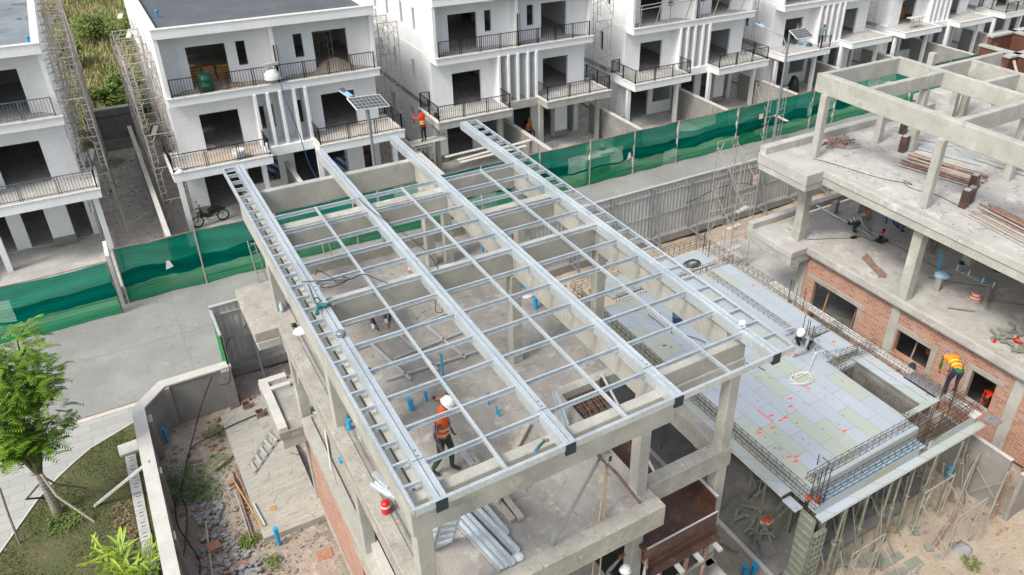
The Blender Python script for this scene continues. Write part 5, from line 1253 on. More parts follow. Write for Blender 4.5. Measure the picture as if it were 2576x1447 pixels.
person((16.61,12.61,3.2), 100, 'crouching person in pale grey hooded top among the cages beside the steel roof corner', pz(CROUCH), 'grey_cloth', 'dark_cloth', hat='hood', hatm='helmet_white', scale=1.1)
person((19.25,10.5,1.35), 110, 'person in dark cap and orange sleeves standing low behind the cage by the second window', REACH, 'pink_band', 'dark_cloth', sleeves='skin', hat='cap', hatm='navy', scale=1.05)
person((22.95,9.45,.25), 90, 'person in bright red suit bending inside the rightmost brick window', BEND, 'red_suit', 'red_suit', vest='red_suit', stripes='reflective_yellow', hat='hair', scale=1.0)
person((13.75,36.2,2.32), 20, 'person in red jacket with yellow bands standing on the low scaffold under the bare balcony', pz(REACH), 'red_suit', 'dark_cloth', vest='red_suit', stripes='reflective_yellow', hat='hair')
person((14.75,36.9,2.0), 160, 'second person in dark clothes, half hidden beside the bare porch column', LEAN, 'dark_cloth', 'dark_cloth', hat='hair')
person((20.85,38.0,.5), 200, 'person in orange helmet sitting behind the lot wall in the dark porch', SIT, 'red_suit', 'navy', vest='orange_tool', hat='helmet', hatm='helmet_orange')
person((22.84,33.06,0), 150, 'person in white helmet standing behind the green net beside the steel roof corner', STAND, 'vest_teal', 'navy', hat='helmet', scale=.86)
person((42.79,36.23,3.31), -70, 'man in grey blue shirt and tan cap leaning over the edge of the unrailed balcony', LEAN, 'vest_teal', 'dark_cloth', hat='cap', hatm='straw', scale=.95)
person((41.99,37.71,3.31), 20, 'person in blue jeans behind the solar panel on the unrailed balcony', STAND, 'grey_cloth', 'denim', hat='hair', scale=.9)

# ------------------------------------------------------------------ motorbike
def motorbike(c, hd, lab):
    t = thing('motorbike', c, lab, 'motorbike')
    ca, sa = math.cos(hd), math.sin(hd)
    def L(x,y,z): return (c[0]+x*ca-y*sa, c[1]+x*sa+y*ca, c[2]+z)
    for x in (-.58,.6):
        mb = MB(); mb.tube([L(x+.26*math.cos(a),0,.28+.26*math.sin(a)) for a in [j*math.pi/9 for j in range(19)]],.035,6); w_ = mb.build('wheel','black_plastic',t)
        mb = MB()
        for k in range(8): a = k*math.pi/4; mb.tube([L(x,0,.28),L(x+.24*math.cos(a),0,.28+.24*math.sin(a))],.006,3)
        mb.tube([L(x,-.05,.28),L(x,.05,.28)],.04,8); mb.build('rim','chrome',w_)
    mb = MB(); mb.tube([L(-.55,0,.72),L(-.2,0,.76),L(.05,0,.70)],.1,8,rs=[.06,.11,.09]); mb.build('saddle','black_plastic',t)
    mb = MB(); mb.tube([L(-.75,0,.62),L(-.35,0,.60),L(.1,0,.45),L(.35,0,.55),L(.42,0,.8)],.1,8,rs=[.05,.12,.10,.12,.08]); mb.build('body','black_metal',t)
    mb = MB(); mb.tube([L(-.25,0,.28),L(.15,0,.28)],.11,8); mb.build('engine','galvanised_dull',t)
    mb = MB(); mb.tube([L(.6,.06,.28),L(.45,.05,.75),L(.4,.03,.92)],.022,6).tube([L(.6,-.06,.28),L(.45,-.05,.75),L(.4,-.03,.92)],.022,6); mb.build('fork','chrome',t)
    mb = MB(); mb.tube([L(.30,.32,.98),L(.4,.12,.94),L(.4,-.12,.94),L(.30,-.32,.98)],.016,6); h = mb.build('handlebar','black_metal',t)
    for s in (-1,1): MB().tube([L(.4,.2*s,.96),L(.42,.24*s,1.14)],.008,4).lathe(L(.42,.26*s,1.14),[(.01,0),(.05,.03),(.01,.06)],8).build('mirror','black_plastic',h)
    MB().lathe(L(.5,0,.82),[(.01,-.05),(.07,-.02),(.07,.03),(.02,.07)],8).build('headlight','white_plastic',t)
    MB().tube([L(-.1,-.14,.25),L(-.7,-.14,.36)],.035,7).build('exhaust','chrome',t)
motorbike((3.0,36.9,.08), math.pi+.15, 'black motorbike parked at the porch edge behind the green net')

# ------------------------------------------------------------------ loose objects
def cyl(name, c, r, h, m, lab, cat, grp=None, cap=True, lean=(0,0), n=14):
    c = Vector(c); q = c+Vector((lean[0],lean[1],h))
    mb = MB().tube([c,q],r,n); o = mb.build(name,m); tag(o,lab,cat,grp)
    if cap: MB().tube([q-(q-c).normalized()*.03,q+(q-c).normalized()*.012],r*1.12,n).build('pipe_cap',m,o)
    return o
pp = [((3.92,12.41,6.7),.055,.28,'thick blue pipe stub with cap, left one behind the man in the orange vest'),
 ((4.3,12.51,6.7),.035,.26,'thin blue pipe stub right behind the head of the man in the orange vest'),
 ((5.39,11.73,6.7),.022,.32,'thin blue pipe stub alone in the middle of the upper slab'),
 ((5.41,11.37,6.7),.02,.2,'left one of two thin blue pipe stubs close together on the upper slab'),
 ((5.41,11.28,6.7),.02,.2,'right one of two thin blue pipe stubs close together on the upper slab'),
 ((4.94,13.08,6.7),.025,.62,'tall thin blue pipe standing in the middle of the upper slab'),
 ((8.05,14.37,6.7),.06,.30,'thick blue pipe stub with cap near the right side of the upper slab'),
 ((8.37,14.2,6.7),.04,.14,'short blue pipe stub to the right of the thick one on the upper slab'),
 ((8.22,15.42,6.7),.028,.40,'left one of two blue pipes standing in a floor hole beside the middle beam'),
 ((8.26,15.37,6.7),.028,.36,'right one of two blue pipes standing in a floor hole beside the middle beam'),
 ((8.17,17.65,6.7),.035,.18,'blue pipe stub near the far kerb of the upper slab'),
 ((6.01,16.38,6.7),.04,.2,'blue pipe stub half hidden below the second twin beam'),
 ((2.61,12.5,6.7),.045,.24,'blue pipe stub at the left edge of the upper slab, under the steel ladder edge'),
 ((-0.96,22.27,0),.06,.62,'blue pipe standing in the dirt inside the boundary wall corner'),
 ((1.06,16.5,0),.06,.62,'blue pipe with a white label standing by the ground slab'),
 ((11.43,9.09,0),.075,.34,'left one of two blue pipes on the ground right of the frame'),
 ((11.62,8.97,0),.08,.4,'right one of two blue pipes on the ground right of the frame'),
 ((19.19,8.4,0),.09,.45,'blue pipe standing beside the green form pieces under the deck corner'),
 ((2.63,58.53,0),.09,.35,'blue pipe stub in the narrow yard by the long wall'),
 ((-0.82,42.79,0),.09,.3,'blue pipe stub in the narrow yard under the left scaffold')]
for c, r, h, lab in pp: cyl('blue_pipe',c,r,h,'blue_pvc',lab,'pipe',lean=(rnd.uniform(-.02,.02),rnd.uniform(-.02,.02)))
a = (2.23,12.06,6.4); o = MB().tube([(a[0]-.02,a[1],a[2]),(a[0]+.3,a[1]+.02,a[2]+.02)],.065,14).build('blue_pipe','blue_pvc'); tag(o,'blue pipe elbow sticking out sideways below the left slab edge','pipe')
a = (8.43,14.94,9.2); o = MB().tube([(a[0],a[1],a[2]),(a[0]+.42,a[1]+.1,a[2]-.02)],.085,14).tube([(a[0]-.004,a[1],a[2]),(a[0]+.01,a[1],a[2])],.06,14).build('blue_pipe','dark_blue'); tag(o,'blue pipe stuck sideways through the inner face of a roof beam','pipe')

# red cooler
a = (2.5,10.07,6.7)
t = thing('cooler_jug',a,'red drink cooler jug with white band at the left slab edge','cooler')
MB().lathe(a,[(.001,0),(.083,0),(.088,.02),(.088,.16)],20).build('body','red_plastic',t)
MB().lathe((a[0],a[1],a[2]+.16),[(.090,0),(.091,.05)],20).build('band','white_plastic',t)
MB().lathe((a[0],a[1],a[2]+.21),[(.088,0),(.085,.025),(.07,.05),(.045,.06),(.035,.08)],20).build('lid','red_plastic',t)
# drills, hammer
def drill(a, hd, lab, m1, m2, s=1.0):
    t = thing('power_drill',a,lab,'drill'); ca,sa = math.cos(hd),math.sin(hd)
    def L(x,y,z): return (a[0]+(x*ca-y*sa)*s,a[1]+(x*sa+y*ca)*s,a[2]+z*s)
    MB().tube([L(-.09,0,.04),L(.06,0,.04)],.035*s,10).tube([L(-.05,0,.04),L(-.07,-.14,.035)],.026*s,8).build('body',m1,t)
    MB().tube([L(.06,0,.04),L(.12,0,.04)],.022*s,8).build('chuck','black_plastic',t)
    MB().tube([L(.12,0,.04),L(.18,0,.04)],.006*s,5).build('bit','chrome',t)
    MB().bar(L(-.09,-.17,.035),L(-.04,-.17,.035),.06*s,.05*s).build('battery',m2,t)
drill((2.47,12.31,9.88),-.35,'teal corded power drill lying on the leftmost twin beam','teal_tool','teal_tool',1.25)
drill((4.54,12.37,6.7),2.2,'orange and teal cordless drill standing on the slab behind the man in orange','orange_tool','black_plastic',1.3)
a = (4.25,7.45,9.67); t = thing('hammer',a,'claw hammer lying on the near roof beam','hammer')
p1 = (4.11,7.39,9.68); p2 = (4.34,7.5,9.68)
MB().tube([p1,p2],.016,7).build('handle','teal_tool',t)
q1 = (4.3,7.54,9.69); q2 = (4.37,7.46,9.69); MB().tube([q1,p2,q2],.02,7,rs=[.008,.022,.026]).build('head','rusty_pipe',t)
MB().tube([p1,(4.16,7.42,9.68)],.019,7).build('grip','blue_pvc',t)
def lump(name, c, r, m, lab, cat, seed=1, flat=.8, sx=1.3):
    rn = random.Random(seed); mb = MB(); n = 10; vs = []; k = 6
    for i in range(k+1):
        a = math.pi/2*i/k
        for j in range(n):
            b = 2*math.pi*j/n; q = r*math.cos(a)*rn.uniform(.82,1.15)
            vs.append((c[0]+math.cos(b)*q*sx,c[1]+math.sin(b)*q,c[2]+r*flat*math.sin(a)*rn.uniform(.9,1.1)))
    mb.add(vs,[(i*n+j,i*n+(j+1)%n,(i+1)*n+(j+1)%n,(i+1)*n+j) for i in range(k) for j in range(n)],0,True)
    o = mb.build(name,m); return tag(o,lab,cat)
a = (2.48,11.32,9.88); o = MB().lathe(a,[(.001,0),(.07,0),(.085,.03),(.075,.05),(.085,.07),(.06,.09),(.03,.09)],14).build('wire_coil','pole_grey'); tag(o,'grey round coil resting on the leftmost twin beam','coil')
lump('plastic_bag',(8.75,8.04,9.88),.065,'white_plastic','small crumpled white plastic bag on the rightmost twin beam','bag',2)
lump('plastic_bag',(2.72,16.39,6.71),.17,'white_plastic','crumpled white plastic bag and papers on the slab at the left of the roof','bag',3,.6)
lump('plastic_bag',(4.06,7.97,6.71),.1,'white_plastic','clear plastic wrap at the end of the steel channel bundle','bag',4,.6)
lump('plastic_bag',(8.17,14.94,6.71),.12,'white_plastic','crumpled white bag by the two blue pipes near the middle beam','bag',5,.6)
o = MB().lathe((2.5,17.44,6.72),[(.001,0),(.045,0),(.05,.1),(.045,.2),(.018,.26),(.018,.29)],12).build('water_bottle','clear_bottle'); tag(o,'clear water bottle beside the far left column','bottle')
o = MB().lathe((2.6,16.67,6.72),[(.001,0),(.05,0),(.06,.05),(.03,.09)],10).build('black_bowl','black_plastic'); tag(o,'small black bowl on the slab beside the white bag','bowl')
lump('red_bundle',(2.92,17.33,6.72),.09,'red_plastic','red bundle below the steel ladder edge at the left','bundle',6,1.2,.7)
lump('orange_bag',(6.01,17.68,6.72),.12,'sack_red','small red and white sack on the upper slab under the second twin beam','sack',7,1.0,.7)
# cables
def cable(pts, r, lab, m='black_plastic'):
    P_ = [Vector(p) for p in pts]; out = []
    for i in range(len(P_)-1):
        p0,p1,p2,p3 = P_[max(i-1,0)],P_[i],P_[i+1],P_[min(i+2,len(P_)-1)]
        for k in range(6):
            t = k/6; out.append(.5*((2*p1)+(p2-p0)*t+(2*p0-5*p1+4*p2-p3)*t*t+(3*p1-p0-3*p2+p3)*t**3))
    out.append(P_[-1]); o = MB().tube(out,r,5).build('cable',m); return tag(o,lab,'cable')
z9 = 9.89
cable([(4.46,16.33,9.9),(4.51,15.55,9.9),(4.62,14.89,9.9),(4.82,14.3,9.8),(4.95,13.49,9.75),(4.92,12.84,9.7),(4.83,12.78,9.5),(5.34,14.22,8),(5.46,14.58,7.4),(5.63,14.62,7.3),(5.61,14.55,7.6)],.009,'thin black cable running down across the second twin beam and hanging below it')
cable([(2.37,13.35,9.9),(2.74,13.19,9.9),(2.99,13.06,9.9),(3.2,12.97,9.9),(3.46,13.03,9.9),(3.61,12.76,9.9),(3.77,12.51,9.88)],.009,'black cable lying across purlins from the leftmost twin beam')
cable([(3.19,13.04,9.88),(3.1,13.38,9.6),(2.87,13.7,9.4),(2.8,13.83,9.4),(2.94,13.56,9.6),(3.15,13.27,9.8),(3.16,13.01,9.88),(2.96,13.07,9.85),(2.91,13.32,9.85),(2.86,14.11,9.6),(2.79,14.1,9.5)],.009,'loops of black cable beside the leftmost twin beam')
cable([(2.41,12.41,9.9),(2.39,12.61,9.9),(2.46,12.68,9.9),(2.48,12.53,9.9),(2.39,12.5,9.9),(2.42,12.9,9.9),(2.45,13.22,9.9)],.008,'cord of the teal drill curled on the leftmost twin beam')
cable([(0.76,22.6,1.75),(0.24,22.31,1),(-0.22,21.8,0.35),(-0.53,21.21,0.08),(-0.84,20.22,0.08),(-1.13,19.51,0.1),(-1.22,18.57,0.12),(-1.05,17.68,0.1),(-0.91,17.02,0.1),(-0.98,16.52,0.1)],.02,'thick black cable dropping from the wall and running over the rubble')
cable([(2.07,22.01,0.25),(1.7,21.95,0.2),(0.9,21.83,0.2),(0.25,21.7,0.15),(-0.35,21.56,0.1),(-0.61,20.96,0.1),(-0.79,20.29,0.1),(-0.96,19.65,0.1),(-0.92,19.02,0.12),(-1.02,18.28,0.12),(-1.39,16.77,0.1)],.018,'second black cable crossing from the rusty box tube to the rubble')
cable([(2.33,24.64,2),(2.02,25.19,1.3),(1.51,24.38,1.6),(1.23,22.2,1.72),(0.92,22.17,1.65)],.015,'black cable hanging from the left balcony to the wall corner')
cable([(24.82,23.4,2.5),(24.31,23.78,2.5),(23.69,24.01,2.45),(22.71,24.02,2.4),(21.76,23.75,2.4),(20.98,23.66,2.4)],.016,'thick black cable strung along the long corrugated fence')
cable([(21.46,17.58,6.72),(21.66,17.18,6.72),(21.92,16.28,6.72),(22.2,15.32,6.72),(22.62,14.57,6.72),(22.77,14.3,6.72),(22.8,14.66,6.72),(22.5,14.2,6.72),(22.74,13.52,6.72),(22.8,13.2,6.72),(22.71,12.28,6.72)],.01,'thin black cable wandering over the right upper slab')
cable([(21.7,17.75,3.37),(21.8,17.35,3.37),(22.78,16.87,3.37),(23.38,16.52,3.37),(23.79,16.47,3.37),(23.85,16.06,3.37),(24.31,15.54,3.37),(24.3,14.3,3.37),(24.27,13.69,3.37),(24.3,12.81,3.37)],.009,'thin cable across the right lower slab between the two crouching men')
cable([(23.43,13.19,3.38),(23.74,12.75,3.38),(24.17,12.24,3.38),(24.64,11.76,3.38)],.009,'short cable beside the concrete stub with the blue cloth')
cable([(7.2,36.6,6.33),(7.24,36,5.37),(7.41,35.6,4.32),(7.56,35.4,2.97),(7.78,35.2,2.03)],.02,'dark blue hose hanging down the front of the dark-roofed house','dark_blue')
# white rope coil and hanging ropes
t_ = []
cx_, cy_, cz_ = (15.39,11.53,3.31)
for k in range(46): a = k*.62; rr = .28+.06*math.sin(k*1.7); t_.append((cx_+math.cos(a)*rr*1.25+.05*math.sin(k),cy_+math.sin(a)*rr*.8,cz_+.012+.0007*k))
t_ += [(15.74,11.61,3.36),(16.04,11.81,3.4),(16.46,12.05,3.5),(16.75,12.04,3.5),(16.72,11.84,3.5),(16.55,11.87,3.5),(16.7,12.04,3.5),(17.15,11.95,3.45),(17.34,11.97,3.4)]
o = MB().tube(t_,.014,5).build('rope','white_rope'); tag(o,'loosely coiled white rope on the pale deck, its end over a cage','rope')
t = thing('hoist_rope',(6.2,7.3,9.0),'pair of tan hoisting ropes hanging from a steel bracket at the near roof beam','rope')
h0 = Vector((5.66,7.73,8.2)); 
MB().tube([h0,h0.lerp(Vector((5.69,7.91,6.6)),1),(5.72,8.08,5)],.016,5).build('rope_strand','rope_fibre',t)
MB().tube([h0+Vector((.03,0,0)),(5.79,7.88,7.2),(5.84,7.98,5.8),(5.84,8,5)],.016,5).build('rope_strand','rope_fibre',t)
b0 = Vector((5.51,7.54,8.75)); MB().box(b0.x-.05,b0.x+.05,b0.y-.12,b0.y+.3,b0.z-.08,b0.z+.1).build('hoist_beam','concrete_beam',t)
MB().box(b0.x-.025,b0.x+.025,b0.y-.124,b0.y-.12,b0.z-.05,b0.z+.06).build('beam_hole','black_plastic',t)
MB().tube([b0+Vector((0,-.1,0)),h0+Vector((0,0,.2)),h0],.012,5).build('hook','rusty_pipe',t)
pole('steel_tube',[(4.69,7.87,6.72),(5.38,7.54,8.7)],.028,'pole_grey','grey steel tube leaning from the near slab up to the roof beam bracket','tube')
pole('steel_tube',[(5.29,7.59,8.9),(5.92,7.77,7.9),(6.55,7.84,6.75)],.03,'rusty_pipe','rusty steel tube sloping down from the roof beam to the slab corner','tube')
# steel channels, ladder and timber on the near slab
def chanbar(a, b, w_, h, lab, m='galvanised', grp=None):
    t = Vector(b)-Vector(a); mb = MB(); s = t.normalized().cross(Vector((0,0,1))).normalized()
    A_, B_ = Vector(a), Vector(b); mb.bar(A_,B_,w_,.008); mb.bar(A_+s*(w_/2-.004)+Vector((0,0,h/2)),B_+s*(w_/2-.004)+Vector((0,0,h/2)),.008,h); mb.bar(A_-s*(w_/2-.004)+Vector((0,0,h/2)),B_-s*(w_/2-.004)+Vector((0,0,h/2)),.008,h)
    o = mb.build('steel_channel',m); return tag(o,lab,'steel channel',grp)
gch = 'loose steel channels on the near part of the upper slab'
chanbar((3.86,9.41,6.74),(4.08,8.02,6.74),.13,.09,'wide bright steel channel, longest of the right-hand bundle on the near slab',grp=gch)
chanbar((4.04,9.41,6.73),(4.13,8.47,6.73),.10,.07,'shorter steel channel lying right of the longest one',grp=gch)
chanbar((3.66,9.37,6.74),(3.91,7.85,6.74),.11,.08,'rightmost channel of the long left-hand bundle',grp=gch)
chanbar((3.56,9.31,6.73),(3.79,7.87,6.73),.11,.08,'middle channel of the long left-hand bundle',grp=gch)
chanbar((3.48,9.18,6.73),(3.7,7.88,6.73),.10,.05,'leftmost thin channel of the long left-hand bundle',grp=gch)
chanbar((6.46,10.78,7.25),(6.44,10.23,6.75),.1,.09,'upright steel stud bundle leaning by the stair opening')
chanbar((2.68,13.29,7.4),(2.82,13.06,6.74),.13,.1,'steel stud bundle leaning at the left beside the far man in grey')
t = thing('metal_ladder',(2.89,8.89,6.72),'pair of galvanised ladder frames standing under the near left roof beam','ladder')
la, lb = Vector((2.9,8.87,6.72)), Vector((2.92,8.15,8.4)); ra, rb_ = Vector((3.23,8.86,6.72)), Vector((3.19,8.18,8.2)); ka, kb = Vector((2.86,8.9,6.9)), Vector((2.78,8.59,7.9))
MB().bar(la,lb,.035,.08).bar(ra,rb_,.035,.08).bar(la-Vector((.05,0,0)),lb-Vector((.05,0,0)),.03,.08).build('stile','galvanised',t)
for k in range(6):
    f = .04+k*.17; MB().bar(la.lerp(lb,f),ra.lerp(rb_,f),.07,.03).build('rung','galvanised',t)
    MB().bar(la.lerp(lb,f)-Vector((.06,0,0)),la.lerp(lb,f)-Vector((.30,-.02,0)),.07,.03).build('rung','galvanised',t)
o = None
for i,(a,b) in enumerate((((4.29,9.32,6.76),(4.35,8.67,6.76)),((4.47,9.37,6.76),(4.5,8.62,6.76)),((4.45,9.34,6.85),(4.23,9.11,6.85)),((4.29,10.66,6.76),(4.33,10.25,6.76)),((4.41,10.54,6.76),(4.42,10.22,6.76)),((5.79,10.7,6.77),(5.2,10.2,6.77)))):
    o = MB().bar(a,b,.12,.09).build('timber_beam','timber' if i!=3 else 'galvanised_dull',bevel=.006)
    tag(o,['left one of the two long timbers lying on the near slab','right one of the two long timbers lying on the near slab','short timber propped on the ends of the two long ones','grey metal piece beside a timber end behind the near roof beam','timber end beside the grey metal piece behind the near beam','timber on the slab left of the brown stair board opening'][i],'timber')
# offcuts heap
t = thing('stud_offcuts',(2.71,10.35,6.72),'heap of short bright steel stud offcuts at the left slab edge behind the red cooler','offcut heap')
rn = random.Random(61)
for k in range(14):
    b = Vector((2.69,10.23,6.74))+Vector((rn.uniform(-.12,.25),rn.uniform(-.05,.1),rn.uniform(0,.12))); e = b+Vector((rn.uniform(-.25,.05),rn.uniform(.25,.6),rn.uniform(0,.15)))
    MB().bar(b,e,.06,.012).bar(b+Vector((.03,0,.015)),e+Vector((.03,0,.015)),.006,.03).build('stud_piece','galvanised',t)
p = [(2.56,10.86,6.95),(2.7,10.38,6.95)]; MB().bar(p[0],p[1],.09,.05).build('stud_piece','galvanised',t)
t = thing('steel_frame_panel',(4.51,14.27,6.73),'light steel stud frame panels lying flat on the upper slab under the roof','frame panel')
fr = [((3.58, 14.97, 6.75), (5.98, 15.26, 6.75)), ((3.78, 13.55, 6.75), (6.01, 13.46, 6.75)), ((3.95, 15.0, 6.75), (4.26, 13.3, 6.75)), ((4.64, 15.03, 6.75), (4.78, 14.26, 6.75)), ((5.36, 14.99, 6.75), (5.63, 13.39, 6.75)), ((4.83, 13.98, 6.75), (4.91, 13.3, 6.75)), ((4.21, 14.18, 6.75), (6.03, 14.33, 6.75)), ((3.61, 16.53, 6.75), (4.9, 16.57, 6.75)), ((4.88, 16.52, 6.75), (5.88, 16.51, 6.75))]
for a,b in fr: MB().bar(a,b,.05,.05).build('stud','galvanised_dull',t)
# ------------------------------------------------------------------ site objects on the right-hand frame
def woodstub(c, w_, h, lab, rotz=.2, m='film_formwork'):
    x,y,z = c; pts = [(-w_/2,-w_*.35),(w_/2,-w_*.35),(w_/2,w_*.35),(-w_/2,w_*.35)]; ca,sa = math.cos(rotz),math.sin(rotz)
    poly = [(x+a*ca-b*sa,y+a*sa+b*ca) for a,b in pts]
    o = MB().prism(poly,z,z+h).build('column_stub',m,bevel=.01); tag(o,lab,'stub')
    MB().prism([(x+(a*ca-b*sa)*.8,y+(a*sa+b*ca)*.8) for a,b in pts],z+h,z+h+.012).build('stub_top','concrete_beam',o)
    return o
woodstub((24.95,16.40,L2),.32,.62,'brown boxed concrete stub left of the middle column on the right upper slab')
woodstub((26.5,17.6,L2),.3,.55,'brown boxed concrete stub below the far beam crossing on the right upper slab')
woodstub((24.15,12.98,L2),.32,.6,'tallest brown boxed stub at the end of the rusty pipe pile')
woodstub((22.82,12.38,L2),.32,.62,'brown boxed stub nearest the slab edge, one of the close pair')
woodstub((23.3,12.5,L2),.3,.55,'slightly lower brown boxed stub right behind its twin')
woodstub((27.3,14.6,L2),.32,.5,'brown boxed stub among the steel channels at the right picture edge')
woodstub((24.44,18.46,L1),.3,.5,'grey boxed stub by the far kerb of the right lower slab',m='concrete_slab')
st = woodstub((23.05,12.55,L1),.3,.5,'broken concrete stub draped with pale blue cloth on the right lower slab',m='concrete_slab')
lump('blue_cloth',(23.15,12.6,L1+.5),.22,'pale_blue_plastic','pale blue cloth draped over a concrete stub','cloth',11,.8)
pole('blue_pipe',[(23.35,12.85,L1),(23.4,12.95,L1+1.2)],.035,'blue_pvc','thin blue pipe standing behind the blue cloth on the right lower slab','pipe')
woodstub((2.8,12.5,L1),.22,.5,'dark rusty box tube standing on the lower slab at the left of the near column',m='film_formwork')
for i,(x,y) in enumerate(((1.52,22.52),(1.81,21.88))):
    w_ = wall(MB(),'x',y-.12,y-.10,x-.12,x+.12,.16,.36); w_.box(x-.12,x+.12,y+.10,y+.12,.16,.36).box(x-.12,x-.1,y-.1,y+.1,.16,.36).box(x+.1,x+.12,y-.1,y+.1,.16,.36)
    o = w_.build('box_tube','rusty_pipe'); tag(o,['grey rusty open box tube on the ground slab, farther one','brown rusty open box tube on the ground slab at the end of the black cable'][i],'box tube')
def pile(c, q, n, w_, h, r, lab, grp, m, seed, jit=.12):
    rn = random.Random(seed); c = Vector(c); q = Vector(q); s = (q-c).normalized().cross(Vector((0,0,1))).normalized()
    for k in range(n):
        f = rn.uniform(-.5,.5); z = r+rn.random()*h*(1-abs(f)*1.2)
        a = c+s*f*w_+s*rn.uniform(-jit,jit)+(q-c)*rn.uniform(-.06,.1)+Vector((0,0,max(r,z))); b = q+s*f*w_+s*rn.uniform(-jit,jit)+(q-c)*rn.uniform(-.1,.06)+Vector((0,0,max(r,z+rn.uniform(-.03,.03))))
        o = MB().tube([a,b],r,6).build('steel_pipe',m[k%len(m)]); tag(o,lab,'pipe',grp)
pile((24.3,15.75,L2),(24.9,13.2,L2),46,1.55,.22,.027,'rusty or grey scaffold pipe in the big pile between columns on the right upper slab','pipes in the big pile on the right upper slab',['rusty_pipe','scaffold_pipe','rusty_pipe','concrete_beam'],71)
pile((23.0,12.1,L2),(22.6,9.0,L2),16,1.5,.06,.027,'rusty pipe lying in the tidy parallel row at the right picture edge','pipes in the parallel row at the right picture edge',['rusty_pipe','rusty_pipe','scaffold_pipe'],72,.02)
rn = random.Random(73)
for k in range(26):
    x, y = rn.uniform(22.7,24.3), rn.uniform(17.7,18.5); a = rn.random()*3.1; L = rn.uniform(.12,.3)
    o = MB().tube([(x-math.cos(a)*L,y-math.sin(a)*L,L2+.04+rn.random()*.12),(x+math.cos(a)*L,y+math.sin(a)*L,L2+.04+rn.random()*.12)],.03,6).build('pipe_offcut','rusty_pipe'); tag(o,'short rusty pipe offcut in the loose heap near the far corner column','pipe offcut','short rusty pipe offcuts on the right upper slab')
for i,(a,b,w_,lab) in enumerate((((25.6,16.5,L2+.03),(26.3,14.1,L2+.03),.12,'long steel channel beside the big rusty pipe pile'),((25.95,16.5,L2+.03),(26.5,14.5,L2+.03),.1,'steel channel right of the one beside the pipe pile'),
   ((26.5,17.0,L2+.03),(27.2,15.4,L2+.03),.12,'short steel channel behind the brown stub among channels'),((26.9,15.6,L2+.03),(27.4,12.2,L2+.03),.14,'dull channel at the right of the channel row'),((26.6,15.2,L2+.03),(27.0,12.0,L2+.03),.14,'dull channel in the middle of the channel row'),((27.4,15.8,L2+.03),(27.9,12.4,L2+.03),.14,'dull channel farthest right of the row'),
   ((23.3,17.6,L2+.03),(23.9,17.5,L2+.03),.1,'short bright channel piece beside the loose offcuts'),((25.0,11.7,L1+.03),(23.3,10.85,L1+.03),.08,'bluish steel channel near the right edge of the lower slab'))):
    chanbar(a,b,w_,.08,lab,'galvanised' if i<3 else 'galvanised_dull')
pole('steel_tube',[(23.9,18.95,L1+.25),(24.1,16.3,L1+.04)],.03,'galvanised','long thin steel tube running under the straw-hat man','tube')
chanbar((24.1,18.2,L1+.05),(24.35,16.2,L1+.03),.09,.06,'steel stud the straw-hat man is cutting')
o = MB().tube([(25.18,17.4,L1+.1),(25.3,17.5,L1+1.1)],.02,6).build('broom','dark_blue'); tag(o,'blue broom lying near the grey column on the right lower slab','broom'); MB().box(25.02,25.3,17.3,17.45,L1,L1+.14).build('broom_head','blue_pvc',o)
a = (26.1,18.0,L1); o = MB().lathe(a,[(.001,0),(.14,0),(.24,.16),(.22,.16),(.13,.02),(.001,.02)],16).build('basin','black_plastic'); tag(o,'dark mixing basin beside the column behind the blue broom','basin')
pole('blue_pipe',[(25.5,16.7,L1),(25.62,16.85,L1+.85)],.03,'dark_blue','blue pipe standing on the slab left of the man in blue sleeves','pipe')
t = thing('chop_saw',(24.15,15.85,L1),'red and black chop saw on the right lower slab between the two crouching men','saw')
MB().box(23.95,24.4,15.7,16.0,L1,L1+.07).build('saw_base','black_plastic',t)
MB().lathe((24.2,15.85,L1+.30),[(.001,-.02),(.16,-.02),(.16,.02),(.001,.02)],16,sy=.25).build('blade_guard','galvanised_dull',t)
MB().tube([(24.2,15.95,L1+.05),(24.22,15.9,L1+.35),(24.12,15.8,L1+.52)],.06,8).build('arm','black_plastic',t)
MB().tube([(24.0,15.8,L1+.40),(24.14,15.8,L1+.46)],.05,8).build('motor','red_plastic',t)
t = thing('grinder',(23.35,16.5,L1),'small black and orange tool on the slab in front of the straw-hat man','tool')
MB().tube([(23.28,16.55,L1+.06),(23.5,16.5,L1+.06)],.06,8).build('tool_body','black_plastic',t); MB().tube([(23.5,16.5,L1+.06),(23.66,16.48,L1+.05)],.035,8).build('tool_nose','orange_tool',t)
t = thing('grinder',(7.65,8.65,5.32),'orange angle grinder lying on the brown stair formwork','tool')
MB().tube([(7.4,8.7,5.36),(7.6,8.6,5.36)],.035,8).build('tool_body','orange_tool',t); MB().lathe((7.68,8.56,5.34),[(.001,0),(.06,0),(.06,.02),(.001,.02)],12).build('disc','black_plastic',t)
o = MB().prism([(22.95,15.5),(22.45,15.35),(21.95,14.1),(22.1,13.95),(22.35,14.1),(22.55,14.75)],L1+.002,L1+.012).build('steel_plate','rusty_pipe'); tag(o,'flat dark stepped plate lying on the right lower slab','plate')
o = MB().bar((21.8,14.3,L1+.05),(21.86,14.1,L1+.05),.1,.1).build('tube_offcut','galvanised'); tag(o,'small square tube offcut near the edge of the right lower slab','offcut')
lump('cement_sack',(23.64,11.5,L1),.22,'sack_red','crumpled red and white sack on the right lower slab','sack',14,1.3,.9)
t = thing('pipe_manifold',(24.5,12.3,L1),'row of white and blue pipe stubs on a long pipe beside the cloth-draped stub','pipe run')
MB().tube([(24.7,13.0,L1+.06),(24.73,11.5,L1+.06)],.03,6).tube([(24.9,13.1,L1+.05),(24.9,11.5,L1+.05)],.025,6).build('long_pipe','galvanised_dull',t)
